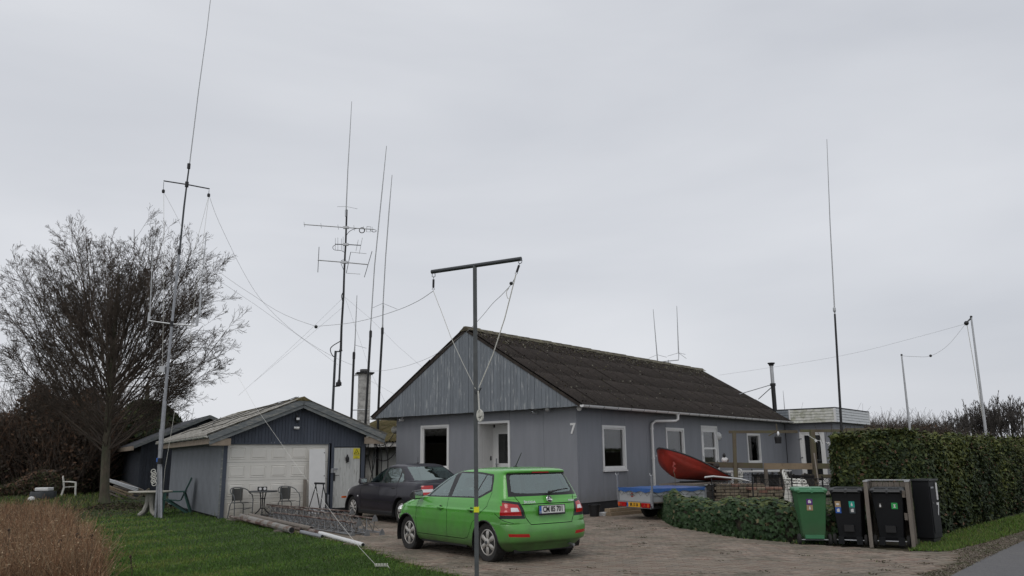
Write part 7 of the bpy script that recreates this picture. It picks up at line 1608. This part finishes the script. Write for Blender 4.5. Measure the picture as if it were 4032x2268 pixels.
# ivy clad second trunk
def leafcloud(Pts, Nrm, size, fold=.35, jitter=.6, aspect=1.6):
    """two-triangle folded leaves at points facing roughly along normals"""
    N_ = len(Pts); n = Nrm+rng.normal(size=(N_, 3))*jitter; n /= np.linalg.norm(n, axis=1, keepdims=True)+1e-9
    a = np.cross(n, rng.normal(size=(N_, 3))); a /= np.linalg.norm(a, axis=1, keepdims=True)+1e-9; b = np.cross(n, a)
    s_ = (size*(.65+.7*rng.random(N_)))[:, None]
    tip = Pts+a*s_*aspect*.5; tail = Pts-a*s_*aspect*.5; l = Pts+b*s_*.42+n*s_*fold*.4; r_ = Pts-b*s_*.42+n*s_*fold*.4
    V = np.stack([tail, l, tip, r_], 1).reshape(-1, 3); i = np.arange(N_)*4
    F = np.concatenate([np.stack([i, i+1, i+2], 1), np.stack([i, i+2, i+3], 1)]); return V, F
lg = [mat('leaf_tone_%s' % n_, c, .65, var=.25, scale=3, spec=.3) for n_, c in (('dark', (.017, .028, .011)), ('mid', (.034, .052, .017)), ('olive', (.065, .08, .022)), ('light', (.11, .125, .032)))]
ib = A(352, 1180, 50.0); ib.z = 0
iv = thing('ivy_clad_tree', 'dark ivy covered trunk standing behind the bare tree', 'tree', ib)
N_ = 16000; hgt = rng.random(N_)**.8; th = rng.random(N_)*2*np.pi; zz = .5+hgt*5.0; rad = (2.1*np.sin(np.clip(hgt*.93+.07, 0, 1)*np.pi)**.55+.2)*(.75+.3*rng.random(N_))*(1+.16*np.sin(th*3+zz*1.3))
Pn = np.stack([rad*np.cos(th), rad*np.sin(th), zz], 1); Nn = np.stack([np.cos(th), np.sin(th), .3+0*th], 1)
V_, F_ = leafcloud(Pn, Nn, .20); o = npmesh('ivy_foliage', V_, F_, lg[:3], np.tile(rng.choice([0, 0, 0, 1, 2], N_), 2), iv); o['kind'] = 'stuff'
mb = MB(); mb.tube([(0, 0, 0), (.1, 0, 3), (0, .1, 6.5)], [.3, .25, .12], 8); mb.build('trunk', M['bark'], iv)
# thicket on the left
brown = [mat('thicket_%s' % n_, c, .95, var=.3, scale=1.5) for n_, c in (('russet', (.135, .080, .050)), ('dark', (.065, .049, .038)), ('grey', (.10, .084, .068)), ('olive', (.05, .055, .022)))]
def thicket(name, label, x0, x1, y0, y1, hfn, nst, nleaf, r=.012, lsz=.10, cat='thicket', mix=(0, 0, 1, 1, 2)):
    X = x0+(x1-x0)*rng.random(nst); Y = y0+(y1-y0)*rng.random(nst); Hh = hfn(X, Y)*(.6+.45*rng.random(nst)); K = 5
    d = rng.normal(size=(nst, 3))*.3; d[:, 2] = 1; P = np.empty((nst, K, 3)); P[:, 0] = np.stack([X, Y, 0*X], 1)
    for k in range(1, K): P[:, k] = P[:, k-1]+d*(Hh/(K-1))[:, None]; d = d+rng.normal(size=(nst, 3))*.16
    R_ = np.full((nst, 1), r*1.6)*np.linspace(1, .4, K)[None]; V1, F1 = tubes_np(P, R_); P2, R2 = grow_from(P, R_, 6, .6, .45, .08, .2, 3); V2, F2 = tubes_np(P2, np.maximum(R2, r*.5))
    mb_ = np.concatenate([np.full(len(F1), 1), rng.choice(mix, len(F2))]); o = npmesh(name, np.concatenate([V1, V2]), np.concatenate([F1, F2+len(V1)]), brown, mb_, None, 'stuff'); o['label'] = label
    X = x0+(x1-x0)*rng.random(nleaf); Y = y0+(y1-y0)*rng.random(nleaf); Hh = hfn(X, Y); Z = Hh*rng.random(nleaf)**.7
    Pn = np.stack([X, Y, Z], 1); V_, F_ = leafcloud(Pn, np.tile([0, -.6, .6], (nleaf, 1)), lsz, jitter=1.)
    clump = np.sin(X*2.1+Z*1.7)+np.sin(Y*1.3+X*.7+Z*2.3); mi = np.where(Z < .9+.4*clump, rng.choice([3, 0, 1, 3], nleaf), np.where(clump > .3, rng.choice([0, 0, 2], nleaf), rng.choice([1, 1, 0], nleaf)))
    o2 = npmesh(name+'_leaves', V_, F_, brown, np.tile(mi, 2), o, 'stuff')
    return o
thicket('thicket', 'russet brown leafless thicket of shrubs left of the shed', -33, -23.6, 43.5, 50, lambda X, Y: 3.6+.9*np.sin(X*.9+.4)+.5*np.sin(X*2.3+Y)+.28*(X+31), 1500, 42000, .014, .15)
thicket('bramble', 'low olive brambles before the thicket', -36, -23.6, 41.5, 44.5, lambda X, Y: 1.0+.4*np.sin(X*1.4+Y)+0*X, 500, 12000, .01, .11, mix=(3, 3, 0, 1))
thicket('woodland_edge', 'dark distant wood beyond the thicket at far left', -85, -40, 88, 100, lambda X, Y: 6.3+.8*np.sin(X*.5)+.5*np.sin(X*1.3+2), 1600, 26000, .05, .5, mix=(1, 1, 2))
thicket('distant_scrub', 'low grey brown scrub under the far row of bare trees', 130, 260, 240, 262, lambda X, Y: 4.8+.6*np.sin(X*.21)+.5*np.sin(X*.57), 2200, 5000, .06, .5, mix=(2, 2, 1))
thicket('woodland', 'dull brown far wood seen above the hedge right of the wing', 85, 130, 235, 262, lambda X, Y: 10.2+1.0*np.sin(X*.11+1)+.7*np.sin(X*.37)-.04*(X-85), 4200, 9000, .06, .5, mix=(2, 2, 2, 1))
# row of bare trees on the right horizon
proto = []
for k_ in range(3):
    h_ = 17.5
    t = tree('field_tree', 'far bare tree', (0, 0, 0), [(0, 0, 0), (.3*k_-.3, 0, 4), (.3, .2, 9), (0, 0, 14)], .36, 26, (0, 0, 10.8), (4.2, 3.6, 7.4), [(6, .40, .42, .10, 4), (4, .45, .5, .12, 3)], 'bare trees on the right horizon', mc='fartwig', minr=.055, biasz=-.05, fan=True); proto.append(t)
pos = [(2352, .72), (2378, .78), (2402, .86), (2428, .93), (2452, .98), (2476, 1.05), (2500, 1.10), (2526, 1.12), (2552, 1.12), (2580, 1.15)]
words = ['smallest leftmost bare tree of the row on right horizon', 'second small bare tree of the horizon row', 'third bare tree from left in horizon row', 'bare tree just left of the taller flagpole', 'bare tree directly behind the taller flagpole', 'bare tree just right of the taller flagpole base', 'broad bare tree second right of the flagpole', 'bare tree third from the right picture edge', 'bare tree next to the last one on right', 'rightmost bare tree cut by the picture edge']
for i, (x, s_) in enumerate(pos):
    p = A(x, 1140, 250+6*(i % 3)); loc = (p.x, p.y, 0)
    if i < 3: t = proto[i]; t.location = loc; t.rotation_euler = (0, 0, i); t['label'] = words[i]
    else: t = dup(proto[i % 3], loc, i*1.3, words[i])
    t.scale = (s_,)*3
# ---- tall hedge
F0, F1 = G(2122, 1357), G(2352, 1351); hd_ = dv.normalized(); F2 = F1+hd_*26; HH = 2.06
perp = Vector((-hd_.y, hd_.x, 0)); inn = (F1-F0).normalized(); bk = Vector((-inn.y, inn.x, 0))
bk0 = Vector((F0.x, F0.y, 0)).normalized(); B0 = F0+bk0*1.6; B2 = F2+perp*1.5; B1 = F1+(bk*.75+perp*.75)*1.6
hg = thing('hedge', 'tall clipped evergreen hedge behind the bins running along the road', 'hedge', F1)
def wall_pts(P, Q, n, h0=0., h1=HH):
    L_ = (Q-P).length; u = rng.random(n); z = h0+(h1-h0)*rng.random(n); d = (Q-P).normalized(); nr = Vector((d.y, -d.x, 0))
    X = np.outer(u*L_, np.array(d))+np.array(P); X[:, 2] = z
    b = .05*np.sin(u*L_*3.1+z*2.3)+.035*np.sin(u*L_*7.7-z*5.1)+.03*rng.normal(size=n)-.13*np.clip((z-HH+.22)/.22, 0, 1)**2+.05*np.sin(z*2.2)
    X += np.outer(b, np.array(nr)); return X, np.tile(np.array(nr), (n, 1)), z, u*L_
sets = [wall_pts(F0, F1, 17000), wall_pts(F1, F1+hd_*9, 30000), wall_pts(F1+hd_*9, F2, 20000), wall_pts(B0, F0, 9000)]
def top_pts(n, quad):
    u, v = rng.random(n), rng.random(n); a, b, c, d = [np.array(q) for q in quad]
    X = ((1-u)*(1-v))[:, None]*a+(u*(1-v))[:, None]*b+(u*v)[:, None]*c+((1-u)*v)[:, None]*d; X[:, 2] = HH+.04*rng.normal(size=n)+.04*np.sin(X[:, 0]*2.5)+.03*np.sin(X[:, 1]*4.1); return X, np.tile([0, 0, 1.], (n, 1)), X[:, 2], u
sets += [top_pts(5000, (F0, F1, B1, B0)), top_pts(9000, (F1, F2, B2, B1))]
Pn = np.concatenate([s_[0] for s_ in sets]); Nn = np.concatenate([s_[1] for s_ in sets]); Zz = Pn[:, 2]
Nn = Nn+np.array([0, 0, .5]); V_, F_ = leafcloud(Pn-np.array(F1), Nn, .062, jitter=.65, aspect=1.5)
cl_ = np.sin(Pn[:, 0]*1.9+Zz*1.1)+np.sin(Pn[:, 1]*1.3-Zz*2.7)+np.sin(Pn[:, 0]*5.3+Pn[:, 1]*3.1)*.5
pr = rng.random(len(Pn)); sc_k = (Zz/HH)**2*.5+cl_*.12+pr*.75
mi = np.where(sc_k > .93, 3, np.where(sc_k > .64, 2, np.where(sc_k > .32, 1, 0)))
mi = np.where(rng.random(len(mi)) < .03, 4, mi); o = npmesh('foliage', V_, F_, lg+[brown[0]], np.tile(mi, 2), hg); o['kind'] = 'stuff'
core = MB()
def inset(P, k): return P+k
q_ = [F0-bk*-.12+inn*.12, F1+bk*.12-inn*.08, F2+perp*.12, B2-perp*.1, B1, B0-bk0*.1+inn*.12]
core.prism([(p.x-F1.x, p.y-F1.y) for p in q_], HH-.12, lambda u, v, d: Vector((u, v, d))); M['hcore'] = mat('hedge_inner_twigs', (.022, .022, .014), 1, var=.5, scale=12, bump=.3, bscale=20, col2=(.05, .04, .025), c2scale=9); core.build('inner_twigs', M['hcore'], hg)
P_ = []
for i in range(160):
    u = rng.random(); p = F0.lerp(F1, u)+Vector((0, 0, 0)) if i < 40 else F1+hd_*rng.random()*14; p = p + (bk if i < 40 else perp)*rng.uniform(.1, 1.0)
    d = Vector((rng.normal()*.25, rng.normal()*.25, 1)); P_.append([tuple(p+Vector((0, 0, HH-.15))-F1), tuple(p+d*.12+Vector((0, 0, HH-.1))-F1), tuple(p+d*(.2+.18*rng.random())+Vector((0, 0, HH-.1))-F1)])
V_, F_ = tubes_np(np.array(P_), np.full((160, 3), .005)); npmesh('stray_shoots', V_, F_, M['twig'], parent=hg)['kind'] = 'stuff'
# ---- low ivy bank
fl = [G(1652, 1296), G(1672, 1310), G(1700, 1328), G(1775, 1340), G(1850, 1352), G(1930, 1361), G(2010, 1367), G(2110, 1368), G(2220, 1363)]
fl = [p+Vector((0, .12, 0)) for p in smoothp(fl, 5)]; seg = [(b-a).length for a, b in zip(fl[:-1], fl[1:])]; cum = np.concatenate([[0], np.cumsum(seg)]); FLn = np.array([tuple(p) for p in fl])
bank = thing('ivy_bank', 'low bank of dark green ivy between the driveway and the bins', 'ivy', FLn.mean(0) * np.array([1, 1, 0]))
bo = np.array(bank.location); DEP = np.array([.42, 1.55, 0.]); HI = .60
def ivy_surface(s_, t):
    x = np.interp(s_, cum, FLn[:, 0]); y = np.interp(s_, cum, FLn[:, 1]); te = np.clip(s_/.55, 0, 1)**.5
    a = np.clip(t/.42, 0, 1)*np.pi/2; b = np.clip((t-.42)/.58, 0, 1); hh = HI*(1+.10*np.sin(s_*1.9)+.06*np.sin(s_*4.7+1))*te
    f = .13*(1-np.cos(a))+b*.87; bulge = -.09*np.sin(a*2)*te
    P_ = np.stack([x+DEP[0]*f, y+DEP[1]*f+bulge, hh*np.sin(a)*(1+.10*np.sin(b*np.pi)+.05*np.sin(s_*3+b*5))], -1)
    n = np.stack([0*s_-.12*np.cos(a), -np.cos(a)-.15, np.sin(a)+.12], -1); return P_, n/np.linalg.norm(n, axis=-1, keepdims=True)
NI = 4600; s_ = cum[-1]*rng.random(NI); t_ = rng.random(NI)**1.15; Pn, Nn = ivy_surface(s_, t_); Pn += Nn*(rng.normal(size=(NI, 1))*.03+.02); Pn[:, 2] = np.maximum(Pn[:, 2], .03)
lob = [(0, -.25), (.55, -.45), (.50, .05), (.95, .25), (.42, .40), (.0, 1.15), (-.42, .40), (-.95, .25), (-.50, .05), (-.55, -.45)]
il = [mat('ivy_leaf_%s' % n_, c, .6, var=.22, scale=14, rand=.15, spec=.25) for n_, c in (('deep', (.014, .032, .011)), ('green', (.024, .052, .016)), ('bluish', (.034, .062, .026)), ('yellowish', (.075, .095, .026)), ('dry', (.13, .11, .055)))]
lv = np.array([(0, 0, .12)]+[(x, y, -.10*abs(x)-.12*max(y, 0)) for x, y in lob]); lf_ = [(0, i+1, (i+1) % 10+1) for i in range(10)]
mi = np.where(rng.random(NI) < .03, 4, rng.choice([0, 1, 1, 2, 2], NI)); mi = np.where((t_ > .36) & (rng.random(NI) < .45), 3, mi); mi = np.where((s_ < 1.6) & (rng.random(NI) < .4), 3, mi)
dist = np.linalg.norm(Pn[:, :2], axis=1)+(t_ > .6)*2; size = .060+.028*rng.random(NI)
w_sh = np.argsort(dist-size*60*0)[:]; vis_ok = (t_ < .5) & (Pn[:, 0]/Pn[:, 1] < .385); cand = np.where(vis_ok)[0]; near = cand[np.argsort(-size[cand]/dist[cand])][:300]; isn = np.zeros(NI, bool); isn[near] = True
def leafframe(n):
    n = Vector(n)+Vector(rng.normal(size=3)*.30); n.normalize(); dn = Vector((rng.normal()*.45, -.2, -1)); y = (dn-n*dn.dot(n)).normalized(); x = y.cross(n); return x, y, n
lms = []
for m_ in il:
    me = bpy.data.meshes.new('leaf'); me.from_pydata([tuple(v) for v in lv], [], lf_); me.materials.append(m_); lms.append(me)
VB, FB, MBi = [], [], []; off = 0
for i in range(NI):
    x, y, n = leafframe(Nn[i]); R3 = np.array([x, y, n]).T; p = Pn[i]-bo
    if isn[i]:
        o = bpy.data.objects.new('leaf', lms[mi[i]]); COL.objects.link(o); o.parent = bank
        mm = Matrix(((R3[0, 0], R3[0, 1], R3[0, 2], 0), (R3[1, 0], R3[1, 1], R3[1, 2], 0), (R3[2, 0], R3[2, 1], R3[2, 2], 0), (0, 0, 0, 1))) @ Matrix.Scale(size[i], 4); mm.translation = Vector(p); o.matrix_local = mm
    else:
        VB.append((R3 @ (lv.T*size[i])).T+p); FB.append(np.array(lf_)+off); MBi += [mi[i]]*10; off += 11
npmesh('leaf_cover', np.concatenate(VB), np.concatenate(FB), il, MBi, bank)['kind'] = 'stuff'
sg_ = np.linspace(0, cum[-1], 60); tg = np.linspace(0, 1, 14); S2, T2 = np.meshgrid(sg_, tg, indexing='ij'); Pc, Nc = ivy_surface(S2.ravel(), T2.ravel()); Pc = Pc-Nc*.06-bo; Pc[:, 2] = np.maximum(Pc[:, 2], .0)
ii = np.arange(59)[:, None]*14+np.arange(13)[None]; F_ = np.stack([ii, ii+14, ii+15, ii+1], -1).reshape(-1, 4); npmesh('stems', Pc, F_, M['hcore'], parent=bank, smooth=True)
# ---- grass
gm = [mat('grass_blade_%s' % n_, c, .7, var=.2, scale=2) for n_, c in (('deep', (.052, .112, .011)), ('fresh', (.092, .185, .018)), ('yellow', (.17, .20, .04)), ('dull', (.085, .09, .04)))]
def sample_ground(n, x0, x1, y0, y1, poly, pw=1.):
    px = x0+(x1-x0)*rng.random(n); py = y0+(y1-y0)*rng.random(n)**pw
    Rm = np.array([RR, UU, FW]); d = ((px*K-2016)/FPX)[:, None]*Rm[0]+((1134-py*K)/FPX)[:, None]*Rm[1]+Rm[2]; t = (0-H)/d[:, 2]; P_ = np.array([0, 0, H])+d*t[:, None]
    k = inpoly_np(P_[:, :2], poly) & (t > 0) & (P_[:, 1] < 60); return P_[k]
def blades(name, P_, h, w, mats, mi, lean=.5, label=None, seg2=False, z0=0):
    n = len(P_); D = P_[:, 1:2]/12.; a = rng.random(n)*2*np.pi; dx = np.stack([np.cos(a), np.sin(a), 0*a], 1)*(w*D); hh = (h*(.55+.8*rng.random(n)))[:, None]*(1+.25*(D-1)); ln = np.stack([rng.normal(size=n)*lean, rng.normal(size=n)*lean, np.ones(n)], 1); ln /= np.linalg.norm(ln, axis=1, keepdims=True)
    tip = P_+ln*hh; V = np.stack([P_-dx, P_+dx, tip], 1).reshape(-1, 3); V[:, 2] += z0; F = np.arange(3*n).reshape(-1, 3); o = npmesh(name, V, F, mats, mi, None, 'stuff')
    if label: o['label'] = label
    return o
PL_ = sample_ground(210000, -100, 1260, 1225, 1470, lawn_poly, .9)
reedpoly = [p.xy[:] for p in (G(-150, 1300), G(60, 1305), G(130, 1332), G(165, 1385), G(202, 1449), G(235, 1560), G(-200, 1560))]
pn = np.sin(PL_[:, 0]*1.1+PL_[:, 1]*.6)+np.sin(PL_[:, 0]*2.7-PL_[:, 1]*1.9)+rng.normal(size=len(PL_))*.9; dull = (PL_[:, 0] < -13-.0*PL_[:, 1]) & (rng.random(len(PL_)) < .75)
mi = np.where(pn > 1.7, 2, np.where(pn > .1, 1, 0)); mi = np.where(dull, 3, mi); mi = np.where(rng.random(len(PL_)) < .05, 3, mi)
blades('lawn_grass', PL_, .040, .0055, gm, mi, .55, 'short green lawn grass left of the driveway')
PV = sample_ground(60000, 2260, 2600, 1285, 1400, verge, 1.); mi = rng.choice([0, 1, 1, 2, 3], len(PV)); blades('verge_grass', PV, .06, .006, gm, mi, .6, 'green grass verge along the hedge foot')
# ragged tufts where lawn meets paving
PE = []
for a, b in zip(edge[:-1], edge[1:]):
    n = int((b-a).length*260); u = rng.random(n)[:, None]; PE.append(np.array(a)*(1-u)+np.array(b)*u+np.stack([rng.normal(size=n)*.10+.02, rng.normal(size=n)*.08, 0*u[:, 0]], 1))
for a, b in zip(fl[:-1], fl[1:]): n = 8; u = rng.random(n)[:, None]; PE.append(np.array(a)*(1-u)+np.array(b)*u+np.stack([rng.normal(size=n)*.08, rng.normal(size=n)*.07-.16, 0*u[:, 0]], 1))
PE = np.concatenate(PE); blades('edge_grass', PE, .055, .006, gm, rng.choice([0, 1, 2, 3], len(PE)), .7, 'ragged grass tufts creeping over the paving edge')
# weeds, moss crumbs and leaf litter on the paving
PW_ = []
for i in range(70):
    px, py = rng.uniform(1050, 2350), rng.uniform(1310, 1449)
    if i < 22: px, py = rng.uniform(1500, 1760), rng.uniform(1312, 1335)
    c_ = G(px, py)
    if not inpoly((c_.x, c_.y), drive): continue
    n = int(rng.integers(5, 22)); PW_.append(np.array(c_)+rng.normal(size=(n, 3))*np.array([.05 if i % 4 else .10, .06, 0]))
PW_ = np.concatenate(PW_); PW_[:, 2] = .02; Vw, Fw = leafcloud(PW_+np.array([0, 0, .006]), np.tile([0, 0, 1.], (len(PW_), 1)), .024, jitter=.7)
lt = [mat('litter_%s' % n_, c, .9, var=.3, scale=6) for n_, c in (('brown', (.055, .038, .024)), ('moss', (.06, .075, .02)), ('dark', (.03, .024, .018)))]
npmesh('leaf_litter', Vw, Fw, lt, np.tile(rng.choice([0, 0, 1, 2], len(PW_)), 2), None, 'stuff')
PR = sample_ground(14000, 1040, 2480, 1310, 1449, drive); PR[:, 2] = .022; Vw, Fw = leafcloud(PR, np.tile([0, 0, 1.], (len(PR), 1)), .011, jitter=.3); npmesh('grit', Vw, Fw, lt+[mat('pale_grit', (.24, .21, .17), 1)], np.tile(rng.choice([0, 2, 3, 3], len(PR)), 2), None, 'stuff')
PD = sample_ground(16000, 2250, 2600, 1330, 1460, xy((5.0, 10.5), G(2300, 1412), G(2390, 1384), D0, D0+dv*9, E1+dv*9, E1, E0)); PD[:, 2] = .014; Vw, Fw = leafcloud(PD, np.tile([0, 0, 1.], (len(PD), 1)), .016, jitter=.5); npmesh('roadside_gravel', Vw, Fw, lt+[mat('pale_grit', (.24, .21, .17), 1)], np.tile(rng.choice([0, 0, 1, 3, 3], len(PD)), 2), None, 'stuff')
# ---- dry tall grass in the left foreground
rm = [mat('dry_grass_%s' % n_, c, .9, var=.25, scale=2) for n_, c in (('straw', (.32, .205, .115)), ('russet', (.24, .13, .07)), ('pale', (.40, .30, .19)), ('dark', (.06, .04, .028)))]
PQ = sample_ground(64000, -200, 262, 1296, 1600, reedpoly, 1.2); n = len(PQ); PQ = np.concatenate([PQ, PQ[rng.random(n) < .35]+rng.normal(size=(1, 3))*np.array([.05, .05, 0])]); n = len(PQ)
hh = .28+.36*rng.random(n)+.12*np.sin(PQ[:, 0]*1.7+PQ[:, 1]); dcl = rng.normal(size=(n, 3))*.22; dcl[:, 2] = 1
P1 = PQ+dcl*(hh*.55)[:, None]; P2 = P1+(dcl+rng.normal(size=(n, 3))*.35)*(hh*.45)[:, None]; V_, F_ = tubes_np(np.stack([PQ, P1, P2], 1), np.stack([.0028+0*hh, .0024+0*hh, .0013+0*hh], 1)*(PQ[:, 1:2]/11)); F_mi = np.repeat(rng.choice([0, 0, 1, 1, 1, 2, 3], n), 6)
npmesh('dry_grass', V_, F_, rm, F_mi, None, 'stuff')
n = len(PQ); sel = rng.random(n) < .5; V_, F_ = leafcloud(P2[sel], np.tile([0, -1, .3], (sel.sum(), 1)), .011, jitter=1.2, aspect=3.2); npmesh('dry_seed_heads', V_, F_, rm, np.tile(rng.choice([0, 0, 1, 1, 2], sel.sum()), 2), None, 'stuff')
for k_, (px, py, top) in enumerate(((12, 1470, 1333), (180, 1495, 1345), (232, 1500, 1347), (262, 1480, 1425), (330, 1465, 1400), (205, 1500, 1352), (150, 1510, 1360))):
    b = G(px, py); tp_ = A(px+rng.uniform(-4, 14), top, b.y); t = thing('dead_stalk', ['dark dead stalk at the left picture edge', 'dark stalk with drooping head in dry grass', 'dark stalk with brown seed head left of the lawn', 'short dark stalk at the lawn border', 'lone dry stalk standing in lawn edge', 'thin dark stalk between two seed heads', 'dark stalk leaning among dry grass'][k_], 'plant', b, 0, 'dead stalks in the dry grass')
    mb = MB(); mid = (b+tp_)/2+Vector((.02, 0, 0)); mb.tube([b, mid, tp_], .006, 5); mb.ball(tp_, .022, 6, 4); 
    for q in range(5): u = rng.uniform(.4, .95); p = b.lerp(tp_, u); mb.tube([p, p+Vector((rng.normal()*.06, rng.normal()*.05, .06))], .003, 4)
    mb.build('stalk', rm[3], t, world=True)
# rough grass at the back left and behind the hedge
PB = sample_ground(26000, -100, 330, 1200, 1300, [(-60, 30), (-16, 30), (-19, 40), (-20, 60), (-60, 60)]); mi = rng.choice([3, 3, 0, 2], len(PB)); blades('rough_grass', PB, .11, .008, gm, mi, .6, 'rough dull grass behind the lawn')
# leaf litter and earth under the tree
c_ = G(262, 1275); PU = np.array(c_)+rng.normal(size=(5000, 3))*np.array([2.6, 1.5, 0]); PU[:, 2] = .02; Vw, Fw = leafcloud(PU, np.tile([0, 0, 1.], (len(PU), 1)), .07, jitter=.5); npmesh('fallen_leaves', Vw, Fw, lt, np.tile(rng.choice([0, 0, 2, 1], len(PU)), 2), None, 'stuff')
# weeds by the lattice heap
for k_, (px, py) in enumerate(((600, 1298), (640, 1300), (660, 1296), (700, 1292), (925, 1312), (548, 1305))):
    b = G(px, py-1); n = 40; P_ = np.array(b)+rng.normal(size=(n, 3))*np.array([.12, .06, 0]); P_[:, 2] = 0
    blades('weed_tuft', P_, .16, .004, gm, rng.choice([0, 3, 3], n), .5, None)

# ---- moss cushions and lichen on the house roof
NM = 5200; yy = rng.random(NM)*17.6-.3; tt = rng.random(NM)**1.0; near_r = rng.random(NM) < .45; tt = np.where(near_r, 1-np.abs(rng.normal(size=NM))*.10, tt); tt = np.clip(tt, .01, .99)
row = np.abs(((tt*5.1) % 1)-.02) ; keep = near_r | (row < .12) | (rng.random(NM) < .35); yy, tt = yy[keep], tt[keep]; n = len(yy)
xs = EXR+(RX-EXR)*tt; zs = EZ+(RZ-EZ)*tt+.065; nrm = np.array([RZ-EZ, 0, EXR-RX]); nrm = nrm/np.linalg.norm(nrm)
V_, F_ = leafcloud(np.stack([xs, yy, zs], 1), np.tile(nrm, (n, 1)), .055, jitter=.5, aspect=1.1)
mo = [mat('roof_moss_%s' % n_, c, 1, var=.4, scale=8) for n_, c in (('dark', (.035, .032, .018)), ('olive', (.085, .078, .036)), ('pale', (.19, .18, .14)), ('brown', (.05, .035, .025)))]
o = npmesh('moss', V_, F_, mo, np.tile(np.where((tt > .8), rng.choice([0, 1, 1, 2, 3], n), rng.choice([0, 0, 1, 3, 3, 2], n)), 2), roof, 'stuff')
